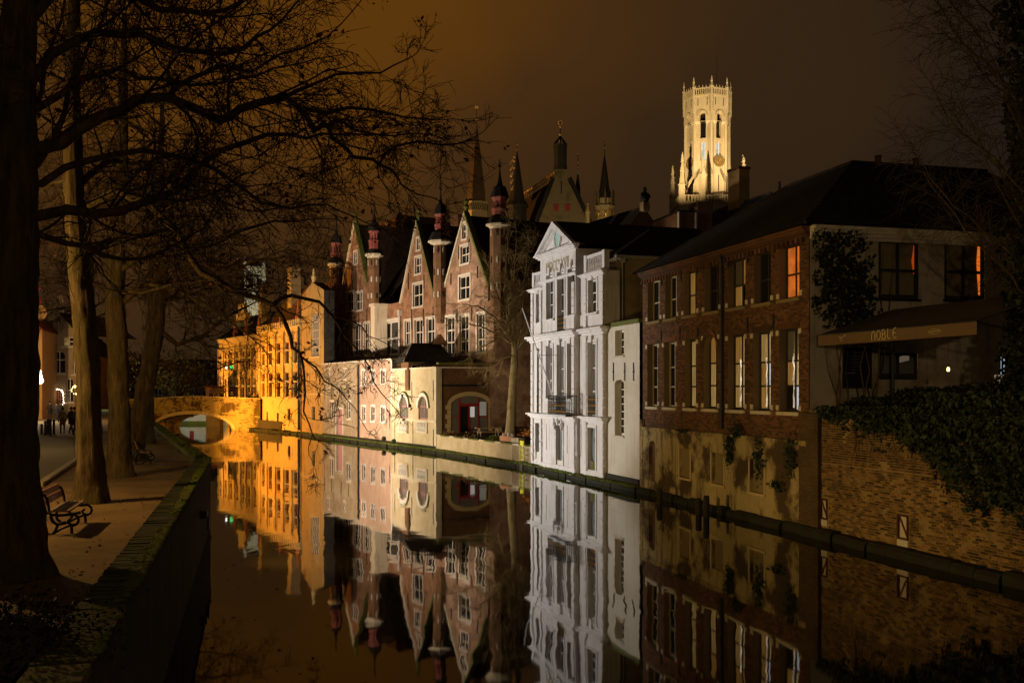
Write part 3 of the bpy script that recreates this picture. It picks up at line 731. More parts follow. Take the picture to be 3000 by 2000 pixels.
# ================================================================== BRICK HOUSE (canal wing and end wall)
HF = Facade((6.42, 50.2), (10.34, 35.6))
bh = HF.root('brick_house', 'long dark red brick house with hipped roof and lit tall windows on the canal', 'house')
ze = 10.72; zsb = HF.z(2113, 1276)                 # eaves, top of the plastered base
u_ = HF.u
upw = [(1898, 1934), (1949.5, 1983), (2003, 2041), (2064, 2106), (2133, 2184), (2209.5, 2258), (2284, 2342)]
low = [(1897, 1927), (1946, 1979), (2007, 2040), (2062, 2102), (2133, 2181), (2207, 2258), (2283, 2340)]
zu_0, zu_1 = HF.z(2160, 900), HF.z(2160, 755); zl_0, zl_1 = HF.z(2157, 1200), HF.z(2157, 979)
ops = [(u_(a), u_(b), zu_0, zu_1) for a, b in upw] + [(u_(a), u_(b), zl_0, zl_1 + (.12 if i == 3 else 0)) for i, (a, b) in enumerate(low)]
mb = MB(); wall(mb, 0, HF.L, zsb, ze, ops, .0, .45)
for i in (10,): arch_fill(mb, ops[i][0], ops[i][1], ops[i][3]-.55, ops[i][3], 0, .4)
mb.build('wall', M['mortar'], bh)
def lay_bricks(F, parent, u0, u1, z0, z1, holes, bl, bh_, gap, m, npart, seed, skip=None, yoff=0.0):
    """courses of bricks standing proud of the mortar; the npart nearest the camera are parts of their own, the rest one mesh"""
    r = random.Random(seed); lst = []
    rows = int((z1-z0)/bh_)
    for j in range(rows):
        z = z0+(j+.5)*bh_; off = (j % 2)*bl*.5
        n = int((u1-u0)/bl)+2
        for i in range(-1, n):
            a = u0+i*bl+off; b = a+bl-gap; a = max(a, u0); b = min(b, u1)
            if b-a < .05: continue
            parts_ = [(a, b)]
            for h in holes:
                if h[2]-.01 < z < h[3]+.01:
                    nxt = []
                    for p in parts_:
                        if p[1] <= h[0] or p[0] >= h[1]: nxt.append(p); continue
                        if h[0]-p[0] > .04: nxt.append((p[0], h[0]))
                        if p[1]-h[1] > .04: nxt.append((h[1], p[1]))
                    parts_ = nxt
            for p in parts_:
                if skip and skip((p[0]+p[1])/2, z, r): continue
                lst.append((p[0], p[1], z, r.uniform(.006, .02)))
    lst.sort(key=lambda q: -q[0])
    big = [q for q in lst if q[1]-q[0] > bl*.9]
    own = set(id(q) for q in big[:npart])
    hh = (bh_-gap)/2
    one = MB().box(-.5, .5, -1, 0, -hh, hh).mesh('brick', m); rest = MB()
    for q in lst:
        if id(q) in own: link_mesh('brick', one, parent, ((q[0]+q[1])/2, yoff, q[2]), None, (q[1]-q[0], q[3], 1))
        else:
            a, b, z, d = q; y = yoff-d; n = len(rest.v)
            rest.v += [(a, y, z-hh), (b, y, z-hh), (b, y, z+hh), (a, y, z+hh), (a, yoff, z-hh), (b, yoff, z-hh), (b, yoff, z+hh), (a, yoff, z+hh)]
            rest.f += [(n, n+1, n+2, n+3), (n+3, n+2, n+6, n+7), (n+4, n+5, n+1, n), (n+4, n, n+3, n+7), (n+1, n+5, n+6, n+2)]
    o = rest.build('brickwork', m, parent); o['kind'] = 'stuff'
lay_bricks(HF, bh, 0, HF.L, zsb+.12, ze-.05, [(a-.02, b+.02, c-.02, d+.05) for a, b, c, d in ops], .235, .082, .013, M['brick_piece'], 260, 3)
# arched door-window spandrel, surround of the arched window
o = ops[10]; m_ = (o[0]+o[1])/2
ring = [(m_-(.5*(o[1]-o[0])+.16)*math.cos(math.pi*i/12), o[3]-.55+.72*math.sin(math.pi*i/12)) for i in range(13)]
inn = [(m_-(.5*(o[1]-o[0]))*math.cos(math.pi*i/12), o[3]-.55+.55*math.sin(math.pi*i/12)) for i in range(13)]
for i in range(12): MB().prism([inn[i], inn[i+1], ring[i+1], ring[i]], -.06, .02).build('arch_brick', M['brick_piece'], bh)
lit_u = {2: M['lit_amber'], 6: M['lit_orange']}; lit_l = {2: M['lit_yellow'], 3: M['lit_yellow'], 4: M['lit_pale'], 5: M['lit_pale'], 6: M['lit_pale']}
dframe = mat('dark_window_frame', (.035, .028, .02), .6, .2, 3, 0)
pale_frame = mat('pale_window_frame', (.40, .34, .22), .6, .2, 3, 0)
for i, o in enumerate(ops):
    lower = i >= 7; k = i-7 if lower else i
    lit = (lit_l if lower else lit_u).get(k)
    fm = pale_frame if (k in (0, 1)) else dframe
    pms = None
    if lower and k in (4, 5, 6): pms = [M['lit_yellow'], M['lit_yellow'], M['lit_amber'], M['lit_pale'], M['lit_pale'], M['lit_yellow']] if k == 4 else ([M['lit_amber'], M['lit_amber'], M['lit_yellow'], M['lit_pale'], M['lit_white'], M['lit_pale']] if k == 5 else [M['glass'], M['lit_amber'], M['glass_blue'], M['lit_white'], M['lit_pale'], M['glass_blue']])
    if lower and k == 3: pms = [M['lit_yellow'], M['lit_yellow'], M['lit_amber'], M['lit_amber'], M['lit_pale'], M['lit_yellow']]
    if not lower and k == 4: pms = [M['lit_amber'], M['glass_blue'], M['glass'], M['lit_amber']]
    w_ = window(bh, o[0]+.01, o[1]-.01, o[2]+.01, o[3]-.01, .26, fm, lit or M['glass'], 2, (.30, .62) if lower else (.45,), .08, .07, pms=pms)
    if lower and k in (3, 4, 5, 6):
        gl_ = M.setdefault('garland', glow('window_fairy_lights', (1.0, .80, .55), 1.1, .9))
        for q in ((.40, .86) if k > 3 else (.84,)):
            u = o[0]+(o[1]-o[0])*q; pz = [o[2]+.15+(o[3]-o[2])*.62*i/9 for i in range(10)]
            MB().tube([(u+.035*math.sin(i*2.1+k), .285, z) for i, z in enumerate(pz)], [.030+.018*math.sin(i*1.7) for i in range(10)], 4).build('fairy_light', gl_, w_)
    MB().box(o[0]-.10, o[1]+.10, -.09, .26, o[2]-.13, o[2]-.004).build('window_sill', M['stone_pale'] if lower else M['infill'], bh)
    for s, uu in ((-1, o[0]), (1, o[1])):           # pale corner blocks
        for zz in ([o[2]+.05, o[3]-.22] if lower else [o[2]+.05]):
            if s < 0: MB().box(uu-.20, uu-.012, -.035, .02, zz, zz+.18).build('corner_block', M['stone_pale'], bh)
            else: MB().box(uu+.012, uu+.20, -.035, .02, zz, zz+.18).build('corner_block', M['stone_pale'], bh)
    if i != 10: MB().box(o[0]-.08, o[1]+.08, -.035, .02, o[3]+.005, o[3]+.20).build('lintel', M['brick_piece'], bh)
for px, y0, y1 in ((1940, 798, 836), (1997, 781, 823), (2044, 765, 803), (2135, 738, 785), (2193, 716, 770), (2272, 688, 740), (1938, 966, 1000), (1993, 956, 996), (2192, 930, 975), (2268, 918, 965), (2046, 958, 990)):
    anchor(bh, u_(px), HF.z(px, y1), HF.z(px, y0), -.06)
up_ = u_(2122); MB().tube([(up_, -.12, ze-.2), (up_, -.12, zsb+.3)], .055, 6).box(up_-.12, up_+.12, -.22, -.02, ze-.45, ze-.2).build('downpipe', M['iron'], bh)
mb = MB(); cornice(mb, .02, HF.L, ze-.38, ze, 0, .30, 4, False); mb.build('eaves_cornice', M['brick_piece'], bh)
for k in range(46): MB().box(.1+k*.325, .22+k*.325, -.16, -.02, ze-.55, ze-.385).build('dentil', M['brick_piece'], bh)
MB().box(-.04, HF.L+.04, -.17, .02, zsb-.07, zsb+.10).build('string_course', M['plaster_old'], bh)
# plastered base with blocked openings
bo = [HF.rect(1901, 1921, 1290, 1408, -.12), HF.rect(1991, 2022, 1314, 1399, -.12), HF.rect(2085, 2121, 1326, 1418, -.12), HF.rect(2197, 2239, 1344, 1443, -.12)]
mb = MB(); wall(mb, -.05, HF.L, -.6, zsb-.075, bo, -.12, .16); arch_fill(mb, bo[0][0], bo[0][1], bo[0][3]-.3, bo[0][3], -.12, .15); mb.build('base_wall', M['plaster_old'], bh)
for k, o in enumerate(bo):
    MB().box(o[0], o[1], .03, .06, o[2], o[3]).build('blocked_opening', M['infill'] if k else M['brick_dark'], bh)
    if k == 0: MB().box(o[1]-.16, o[1]-.02, -.08, .03, o[2], o[3]-.15).build('door_jamb', M['green_post'], bh)
    else:
        MB().box(o[0]-.09, o[0], -.15, -.1, o[2], o[3]).box(o[1], o[1]+.09, -.15, -.1, o[2], o[3]).build('opening_jamb', M['stone_yellow'], bh)
        MB().box(o[0]-.1, o[1]+.1, -.17, .05, o[2]-.1, o[2]-.003).build('opening_sill', M['stone_yellow'], bh)
for k in range(7):                                  # stones showing where the plaster has gone
    MB().box(.0, .22+.1*(k % 2), -.16, -.115, .3+k*.48, .3+k*.48+.40).build('quoin', M['plaster_old'], bh)
# ivy sprigs on the string course and base
def leaf_cloud(name, pts, size, m, parent=None, seed=1, nrm_=None, flat=.6):
    """a cloud of small folded leaves round the given points"""
    r = random.Random(seed); mb = MB()
    for p in pts:
        s = size*r.choice((.45, .6, .75, .9, 1.0, 1.2, 1.6))
        a = Vector((r.gauss(0, 1), r.gauss(0, 1), r.gauss(0, 1)))
        if nrm_: a = a*flat + Vector(nrm_)*1.0
        a.normalize(); t = a.cross(Vector((r.gauss(0, 1), r.gauss(0, 1), r.gauss(0, 1)))).normalized(); b = a.cross(t)
        p = Vector(p); n = len(mb.v)
        mb.v += [tuple(p-t*s*.9), tuple(p+b*s*.55+a*s*.12), tuple(p+t*s), tuple(p-b*s*.55+a*s*.12)]
        mb.f += [(n, n+1, n+2), (n, n+2, n+3)]
    return mb.build(name, m, parent)
r = random.Random(8); pts = []
for uc, zc_, n, w, h in ((u_(2150), zsb-.5, 260, .35, .7), (u_(2235), zsb-.7, 240, .35, .8), (u_(2170), zsb+.25, 160, .35, .35), (u_(2330), zsb-.5, 260, .4, .7), (u_(2010), zsb+.08, 60, .6, .06), (u_(2290), 1.55, 120, .45, .18)):
    pts += [HF.w(uc+r.gauss(0, w*.5), -.18-abs(r.gauss(0, .06)), zc_+r.gauss(0, h*.5)) for _ in range(n)]
tag(leaf_cloud('wall_creeper', pts, .07, M['ivy'], None, 2, (-.96, -.26, 0)), 'sprigs of dark creeper growing on the stained plaster base of the brick house', 'creeper', kind='stuff')
# roof: canal wing hipped, joined to the wing behind the end wall
b_ = 5.0; zr_ = 14.25; Lx = HF.L
MB().poly([(-.35, -.38, ze), (Lx+.35, -.38, ze), (Lx-b_, b_, zr_), (b_, b_, zr_)]).poly([(-.35, 2*b_, ze), (-.35, -.38, ze), (b_, b_, zr_)]).poly([(Lx+.35, -.38, ze), (Lx+.35, 14.5, ze), (Lx-b_, 11.5, zr_), (Lx-b_, b_, zr_)]).poly([(b_, b_, zr_), (Lx-b_, b_, zr_), (Lx-b_, 11.5, zr_), (Lx-2*b_, 14, ze), (-.35, 2*b_, ze)]).poly([(Lx+.35, 14.5, ze), (Lx-2*b_, 14.5, ze), (Lx-b_, 11.5, zr_)]).build('roof', M['slate'], bh)
MB().tube([(Lx+.35, -.38, ze+.05), (Lx-b_, b_, zr_+.05)], .07, 5).tube([(Lx-b_, b_, zr_+.05), (b_, b_, zr_+.05)], .07, 5).tube([(-.35, -.38, ze+.04), (b_, b_, zr_+.05)], .05, 5).tube([(Lx-b_, b_, zr_+.05), (Lx-b_, 11.5, zr_+.05)], .07, 5).build('ridge_tile', M['roof_tile'], bh)
for q in (6.2, 8.0):
    MB().lathe([(.14, 0), (.12, .35), (.15, .36), (.15, .42)], (Lx-b_, q, zr_-.05), 8).build('chimney_pot', M['brick_dark'], bh)
# end wall (local x = Lx plane, running inward)
EF = Facade(HF.P1, HF.P1 + HF.n*14.5)
ee = [EF.rect(2573.5, 2693, 701, 874), EF.rect(2766.5, 2886, 706, 878)]
gd = EF.rect(2577, 2690, 1033, 1112)
erot = (0, 0, R(90)); eloc = (HF.L, 0, 0)
mb = MB(); wall(mb, 0.02, 14.5, -.5, ze-.4, ee+[gd], 0, .22); mb.build('end_wall', M['stucco'], bh, loc=eloc, rot=erot)
mb = MB(); cornice(mb, 0.02, 14.5, ze-.46, ze-.005, 0, .34, 4, False); mb.build('end_cornice', M['stone_pale'], bh, loc=eloc, rot=erot)
for k, o in enumerate(ee):
    w_ = window(bh, o[0], o[1], o[2], o[3], .06, dframe, M['infill'], 2, (.47,), .14, .11, th=.1)
    w_.location = eloc; w_.rotation_euler = erot
    g0 = o[1]-.26 if k == 0 else o[1]-.30
    q = MB().prism([(g0+.10, o[2]+(.9 if k == 0 else .2)), (g0+.16, o[2]+(.9 if k == 0 else .2)), (g0+.16, o[3]-.16), (g0+(.07 if k else .12), o[3]-.16), (g0+.02, (o[2]+o[3])/2+.3)], .10, .115).build('curtain_gap', M['lit_red'] if k else glow('dim_curtain_gap', (1, .12, .02), .3), w_)
    MB().box(o[0]-.05, o[1]+.05, -.06, .22, o[2]-.1, o[2]-.003).build('window_sill', M['slate'], bh, loc=eloc, rot=erot)
w_ = window(bh, gd[0], gd[1], gd[2], gd[3], .06, dframe, M['glass_blue'], 2, (.08,), .10, .12); w_.location = eloc; w_.rotation_euler = erot
q = EF.rect(2635, 2668, 1035, 1063)
MB().poly([(q[0], .085, q[2]), (q[1], .085, q[2]+.10), (q[1], .085, q[3]), (q[0], .085, q[3]-.14)]).build('paper_sheet', glow('pale_sheet_glow', (.8, .6, .42), .10), w_)  # the sheet's brightness is put in as a faint glow of its own
# menu board on the end wall
q = EF.rect(2470, 2549, 1022, 1134)
mbd = empty('menu_board', EF.w(q[0], -.03, q[2]), EF.rz, 'large dark chalk menu board hanging on the stucco end wall', 'menu board')
W_, H_ = q[1]-q[0], q[3]-q[2]
MB().box(0, W_, -.02, .0, 0, H_).build('board', M['blackboard'], mbd)
MB().box(-.04, 0, -.03, .01, -.04, H_+.04).box(W_, W_+.04, -.03, .01, -.04, H_+.04).box(0, W_, -.03, .01, -.04, 0).box(0, W_, -.03, .01, H_, H_+.04).build('frame', dframe, mbd)
mb = MB()
for k in range(8): mb.box(W_*.34+k*.045, W_*.34+k*.045+.028, -.024, -.021, H_*.90, H_*.90+.025)
for k in range(9): mb.box(.06+k*.045, .06+k*.045+.026, -.024, -.021, H_*.36, H_*.36+.03)
for j in range(6):
    for k in range(rng.randint(4, 9)): mb.box(W_*.3+k*.05, W_*.3+k*.05+.03, -.024, -.021, H_*(.45+.07*j), H_*(.45+.07*j)+.012)
mb.build('chalk_writing', M['chalk'], mbd)
MB().box(-1.15, -.98, -.06, .0, -.6, H_+.1).build('downpipe', M['iron'], mbd) if False else None

# ================================================================== RIGHT CANAL WALL, TERRACE, IVY
CF = Facade((10.36, 35.55), (15.36, 18))
cw = CF.root('canal_wall', 'weathered brick canal wall with two shuttered hatches below the ivy', 'wall')
zt3 = 4.22
h1 = CF.rect(2403.5, 2425, 1461, 1539); h2 = CF.rect(2630, 2662, 1508, 1602)
mb = MB(); wall(mb, 0, CF.L, -.6, zt3, [h1, h2], 0, .22); mb.box(0, CF.L, .5, .6, -.6, zt3); mb.quad((0, 0, zt3), (CF.L, 0, zt3), (CF.L, .6, zt3), (0, .6, zt3)); mb.build('wall_core', M['canal_mortar'], cw)
def skipf(u, z, r):
    if u > 11: return True
    v = mnoise.noise((u*1.1, z*1.6, 2.0)) + .5*mnoise.noise((u*3.3, z*4.0, 5.0))
    if z < 2.7: return v > .46 + r.uniform(-.22, .2)
    return v > .55 + r.uniform(-.1, .2)
hs = [(h[0]-.06, h[1]+.06, h[2]-.06, h[3]+.08) for h in (h1, h2)]
lay_bricks(CF, cw, 0, CF.L, 2.55, zt3-.02, hs, .225, .080, .020, M['canal_brick'], 150, 9, skipf)
lay_bricks(CF, cw, 0, CF.L, .28, 2.55, hs, .225, .080, .018, M['canal_brick_low'], 150, 19, skipf)
MB().box(CF.u(2352), CF.u(2408), -.16, -.022, .3, zt3).build('buttress', brickmat('brown_buttress_brick', (.105, .062, .028), (.065, .040, .020), (.14, .095, .045), .225, .08, patch=(.05, .032, .016)), cw)
MB().box(0, CF.L, -.07, .62, zt3+.003, zt3+.10).build('coping', M['mossy_stone'], cw)
for k, h in enumerate((h1, h2)):
    a, b, c, d = h; fm = M['red_door'] if k else M['infill']
    sh = MB().box(a+.04, b-.04, .03, .08, c+(d-c)*.26, d-.04).build('hatch', M['plaster_old'] if False else M['stone_pale'], cw)
    MB().box(a, a+.055, -.04, .06, c+(d-c)*.24, d+.02).box(b-.055, b, -.04, .06, c+(d-c)*.24, d+.02).box(a+.055, b-.055, -.04, .06, d-.045, d+.02).box(a+.055, b-.055, -.04, .06, c+(d-c)*.24, c+(d-c)*.24+.05).build('frame', mat('rusty_red_frame', (.09, .035, .018), .8, .2, 4, 0), sh)
    zz = c+(d-c)*.3; MB().prism([(a+.06, d-.1), (a+.10, d-.06), (b-.06, zz+.05), (b-.10, zz+.01)], -.0, .028).build('diagonal_brace', mat('rusty_brace', (.14, .045, .02), .8, .2, 4, 0), sh)
    MB().box(a, b, -.03, .10, c, c+(d-c)*.23).build('sill_block', M['stone_pale'], cw)
structure(MB().slab([(10.95, 35.9), (15.9, 18.2), (60, 18.2), (60, 60), (17, 60)], 1.2, 3.72).build('terrace_ground', M['cobble']))
# ivy: hangs over the wall, denser towards the right
bound = [(2395, 1205), (2440, 1222), (2493, 1212), (2525, 1246), (2621, 1264), (2650, 1290), (2686, 1310), (2720, 1345), (2743, 1358), (2771, 1405), (2825, 1455), (2868, 1480), (2957, 1478), (2979, 1505), (3010, 1560), (3080, 1600)]
def interp(tab, x):
    if x <= tab[0][0]: return tab[0][1]
    for (a, b), (c, d) in zip(tab, tab[1:]):
        if a <= x <= c: return b+(d-b)*(x-a)/(c-a)
    return tab[-1][1]
r = random.Random(21); pts = []
while len(pts) < 9500:
    px = r.uniform(2395, 3075); hi = interp(bound, px); lo = 1150 if px > 2700 else 1195
    py = r.uniform(lo, hi+r.gauss(0, 10))
    off = -.08-abs(r.gauss(0, .22))*(1.4 if px > 2650 else .6)
    u = CF.u(px, off); z = CF.z(px, py, off)
    if z > 4.3: off = r.uniform(-.3, .6)
    pts.append(CF.w(u, off, z))
for _ in range(700):                                # loose hanging strands
    px = r.uniform(2400, 2990); k = r.random(); py = interp(bound, px)+k*k*70*(1 if r.random() < .5 else .4)
    if mnoise.noise((px*.05, 0, 1)) > .05: pts.append(CF.w(CF.u(px, -.08), -.06-r.random()*.08, CF.z(px, py, -.08)))
iv = empty('ivy', CF.w(5, -.2, 3.5), 0, 'dense dark ivy hanging over the canal wall at the right', 'ivy')
o = leaf_cloud('foliage', [p-Vector(iv.location) for p in pts], .085, M['ivy'], iv, 4, (-.96, -.28, .3)); o['kind'] = 'stuff'
mb = MB()
for k in range(26):
    u = r.uniform(2, 10.5); z = 4.3; p = [CF.w(u, -.06, z)-Vector(iv.location)]
    for q in range(5): p.append(p[-1]+Vector((r.gauss(0, .08), r.gauss(0, .05), -r.uniform(.15, .4))))
    mb.tube([tuple(x) for x in p], [.02, .018, .015, .012, .009, .006], 4)
o = mb.build('stem', M['twig'], iv); o['kind'] = 'stuff'
hg = empty('hedge', CF.w(4, .8, 3.7), 0, 'dark clipped hedge growing on the terrace behind the canal wall', 'hedge')
pts = []
while len(pts) < 6500:
    u = r.uniform(.9, 12); y = r.uniform(.35, 1.5); top = 4.55 + .09*u + .18*mnoise.noise((u*1.3, y, 0))
    z = top - abs(r.gauss(0, .35))
    if z > 3.7: pts.append(CF.w(u, y, z)-Vector(hg.location))
o = leaf_cloud('foliage', pts, .08, M['ivy_dark'], hg, 6); o['kind'] = 'stuff'
mb = MB()
for k in range(14):
    p = CF.w(1+k*.8, .9, 3.7)-Vector(hg.location); mb.tube([tuple(p), (p.x+r.gauss(0, .05), p.y, p.z+.75)], [.03, .015], 4)
o = mb.build('stem', M['twig'], hg); o['kind'] = 'stuff'
# climber on the upper corner of the brick house
cb = empty('wall_climber', EF.w(2.2, -.2, 4), 0, 'leafy climber spread over the corner of the stucco end wall', 'climber')
pts = []
while len(pts) < 3200:
    px = r.uniform(2380, 2600); py = r.uniform(668, 960)
    d = abs(px-2455-.15*(py-700))/95 + mnoise.noise((px*.03, py*.03, 0))*.7
    if d > r.uniform(.3, 1.1): continue
    off = -.08-abs(r.gauss(0, .12)); pts.append(EF.w(EF.u(px, off), off, EF.z(px, py, off))-Vector(cb.location))
o = leaf_cloud('foliage', pts, .075, M['ivy_dark'], cb, 7, (.26, -.96, .2)); o['kind'] = 'stuff'
mb = MB()
for k in range(10):
    u = r.uniform(.9, 2.8); p = [EF.w(u, -.06, 4.0)-Vector(cb.location)]
    for q in range(7): p.append(p[-1]+Vector((r.gauss(0, .12), r.gauss(0, .03), r.uniform(.7, 1.0))))
    mb.tube([tuple(x) for x in p], [.03, .028, .025, .02, .017, .014, .01, .006], 4)
mb.build('stem', M['twig'], cb)
# awning
AW = Facade((10.52, 35.2), (12.66, 27.9))
aw = AW.root('awning', 'brown canvas awning with a lettered valance over the dark terrace', 'awning')
za, zb = 6.52, 6.89
nseg = 24; mb = MB()
for k in range(nseg):
    a, b = AW.L*k/nseg, AW.L*(k+1)/nseg
    w0, w1 = .012*math.sin(k*.9), .012*math.sin((k+1)*.9)
    mb.quad((a, w0, za), (b, w1, za), (b, 0, zb), (a, 0, zb)); mb.quad((b, w1+.012, za), (a, w0+.012, za), (a, .012, zb), (b, .012, zb))
mb.build('valance', M['awning'], aw)
mb = MB(); mb.quad((0, 0, zb+.003), (AW.L, 0, zb+.003), (AW.L, 3.0, zb+.95), (0, 3.0, zb+.95)); mb.quad((0, 3.0, zb+.92), (AW.L, 3.0, zb+.92), (AW.L, 0, zb-.02), (0, 0, zb-.02)); mb.build('canopy', mat('dark_canopy_canvas', (.10, .07, .035), .9, .15, 2, .004), aw)
MB().tube([(0, .02, zb), (AW.L, .02, zb)], .03, 6).tube([(.1, .02, zb-.02), (.1, 3.0, zb-.5)], .025, 5).tube([(AW.L-.1, .02, zb-.02), (AW.L-.1, 3.0, zb-.5)], .025, 5).build('frame', M['iron'], aw)
for uu in (.15, AW.L-.15): MB().tube([(uu, 2.9, 3.7), (uu, 2.9, zb+.9)], .05, 6).build('post', M['iron'], aw)
def stroke(pts, x0, z0, w, h, name, parent, rr=.014, y=-.02):
    MB().tube([(x0+p[0]*w, y, z0+p[1]*h) for p in pts], rr, 4).build(name, M['cream_print'], parent)
def arc(cx, cy, rx, ry, a0, a1, n=10): return [(cx+rx*math.cos(R(a0+(a1-a0)*i/n)), cy+ry*math.sin(R(a0+(a1-a0)*i/n))) for i in range(n+1)]
n0, n1 = AW.u(2553), AW.u(2630); zn0 = za+.05; hN = zb-za-.08; cwid = (n1-n0)/5
let = {'N': [[(.06, 0), (.06, .65)] + arc(.42, .62, .36, .36, 180, 0) + [(.78, 0)]], 'O': [arc(.45, .5, .40, .5, 0, 360, 16)],
       'B': [[(.08, 0), (.08, 1.0), (.42, 1.0)] + arc(.42, .77, .30, .23, 90, -90, 6) + [(.1, .54)], [(.42, .54)] + arc(.42, .27, .36, .27, 90, -90, 8) + [(.08, 0)]],
       'L': [[(.16, 1.05), (.10, .3)] + arc(.36, .26, .26, .24, 180, 280, 5) + [(.7, .04)]], 'E': [[(.80, 1.05)] + [(.55, 1.04)] + arc(.50, .5, .38, .5, 105, 255, 8) + [(.82, .02)], [(.14, .52), (.70, .54)]]}
for k, ch in enumerate('NOBLE'):
    for st in let[ch]: stroke(st, n0+k*cwid+.03, zn0+.008*k, cwid*.88, hN, 'letter', aw)
e0 = AW.u(2458); ew = AW.u(2480)-e0        # small emblem left of the name: a leaping animal in a few lines
for st in ([(0, .9), (.25, .55), (.55, .6), (.8, .95)], [(.25, .55), (.2, .1)], [(.55, .6), (.75, .05)], [(.3, .5), (.5, .2), (.35, .0)], [(.6, .95), (.8, .95), (1, .7)], [(.1, .75), (.35, .8), (.55, .6)], [(.85, 1.05), (.8, .95), (1, 1.05)]): stroke(st, e0, zn0+.02, ew, hN*.8, 'emblem', aw, .007)
e0 = AW.u(2722); ew = AW.u(2757)-e0        # small printed script badge right of the name
stroke([(i/30, .45+.16*i/30+.16*math.sin(i*1.9)) for i in range(31)], e0, zn0+.02, ew, hN*.7, 'printed_script', aw, .006)
stroke(arc(.5, .5, .5, .36, 0, 360, 18), e0, zn0+.02, ew, hN*.7, 'printed_badge', aw, .004)
# small lit things on the terrace
tl = empty('terrace_lantern', at(2778, 1084, 31.5), 0, 'small glowing lantern under the awning above the hedge', 'lantern')
MB().lathe([(.035, 0), (.05, .03), (.05, .10), (.02, .14)], (0, 0, -.04), 6).build('lamp', glow('lantern_glass', (1, .8, .3), 2.5), tl); MB().lathe([(.055, .0), (.01, .05)], (0, 0, .10), 6).tube([(0, 0, .14), (0, 0, 1.2)], .008, 4).build('hanger', M['iron'], tl)
ch = empty('slatted_chair', at(2911, 1150, 30.5), 0, 'white slatted chair back with painted-in glow at the right of the terrace', 'chair')
for k in range(3): MB().prism([(.02+k*.105, .24), (.085+k*.105, .24), (.095+k*.105, .53), (.03+k*.105, .53)], 0, .02).build('slat', glow('glowing_white_slat', (.85, .62, .45), .28), ch)  # slats glow faintly: the light on them is put into their material
MB().box(0, .34, .0, .4, -.02, .02).build('seat', M['white_paint'], ch)
for a, b in ((.0, .0), (.31, .0), (.0, .37), (.31, .37)): MB().box(a, a+.03, b, b+.03, -.9, -.02).build('leg', M['white_paint'], ch)
gd_ = empty('glass_door', at(2928, 1150, 31.0), EF.rz, 'glass door with cold bluish reflections at the far right of the terrace', 'door')
MB().box(0, .04, 0, .06, -.9, 1.35).box(.42, .46, 0, .06, -.9, 1.35).box(.04, .42, 0, .06, 1.29, 1.35).box(.04, .42, 0, .06, -.9, -.8).build('frame', M['iron'], gd_)
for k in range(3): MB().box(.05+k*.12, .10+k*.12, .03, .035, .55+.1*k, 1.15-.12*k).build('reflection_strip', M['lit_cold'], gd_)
MB().box(.04, .42, .036, .045, -.8, 1.29).build('pane', M['glass'], gd_)
# mooring posts and ladder at the water
for k, (px, py0, py1) in enumerate(((1941, 1475, 1428), (2056, 1505, 1458), (2079, 1512, 1450))):
    Y = 15000/(py0-HZ); p = at(px, py0, Y)
    o = empty('mooring_post', (p.x-.15, p.y-.1, 0), 0, ('short dark mooring post below the plain cream annex', 'lower of the paired dark posts below the brick house', 'taller of the paired dark posts below the brick house')[k], 'post', 'mooring posts along the right bank')
    h = (py0-py1)/FP*Y; MB().lathe([(.13, -1), (.12, h*.8), (.13, h*.85), (.10, h)], (0, 0, 0), 9).build('shaft', mat('wet_post_wood', (.03, .025, .015), .8, .3, 4, .01), o); MB().lathe([(.14, h*.7), (.14, h*.76)], (0, 0, 0), 9).build('iron_band', M['iron'], o)
ld = empty('quay_ladder', (1.15, 66.6, 0), math.atan2(-.913, .41), 'bright yellow ladder down to the water beside the white house', 'ladder')
for x in (-.30, .18): MB().box(x, x+.06, -.56, -.50, -.4, 1.75).build('rail', M['yellow_paint'], ld)
for k in range(6): MB().box(-.24, .18, -.55, -.51, -.1+k*.3, -.05+k*.3).build('rung', M['yellow_paint'], ld)
MB().box(-.24, .18, -.57, -.50, 1.42, 1.74).build('plate', M['yellow_paint'], ld)
MB().box(-.26, .22, -.62, -.45, -.5, .42).build('fender', M['iron'], ld)

# ================================================================== REAR ROOFS
def ridge_house(name, label, A, B, half, drop, m_roof, m_wall, depth_down=6.0):
    """gabled house from its ridge line A-B (3D points)"""
    A, B = Vector(A), Vector(B); d = Vector((B.x-A.x, B.y-A.y, 0)); Lr = d.length; d.normalize()
    o = empty(name, (A.x, A.y, 0), math.atan2(d.y, d.x), label, 'house')
    za, zb = A.z, B.z
    mb = MB(); mb.quad((0, -half, za-drop), (Lr, -half, zb-drop), (Lr, 0, zb), (0, 0, za)); mb.quad((0, 0, za), (Lr, 0, zb), (Lr, half, zb-drop), (0, half, za-drop)); mb.build('roof', m_roof, o)
    mb = MB()
    for x, z in ((.06, za), (Lr-.06, zb)): mb.poly([(x, -half+.1, 0), (x, half-.1, 0), (x, half-.1, z-drop-.05), (x, 0, z-.08), (x, -half+.1, z-drop-.05)])
    mb.quad((0.06, -half+.1, 0), (Lr-.06, -half+.1, 0), (Lr-.06, -half+.1, zb-drop-.02), (.06, -half+.1, za-drop-.02)); mb.build('wall', m_wall, o)
    MB().tube([(0, 0, za+.03), (Lr, 0, zb+.03)], .08, 5).build('ridge_tile', M['roof_tile'], o)
    return o, Lr
o, Lr = ridge_house('rear_house', 'dark roofed house with broad plastered chimney right of the belfry', at(2080, 624, 80), at(2260, 566, 72.4), 4.5, 4.2, M['slate'], M['brick_dark'])
pc = at(2164, 590, 76.2); cst = MB(); inv_ = Matrix.Rotation(-o.rotation_euler.z, 3, 'Z')
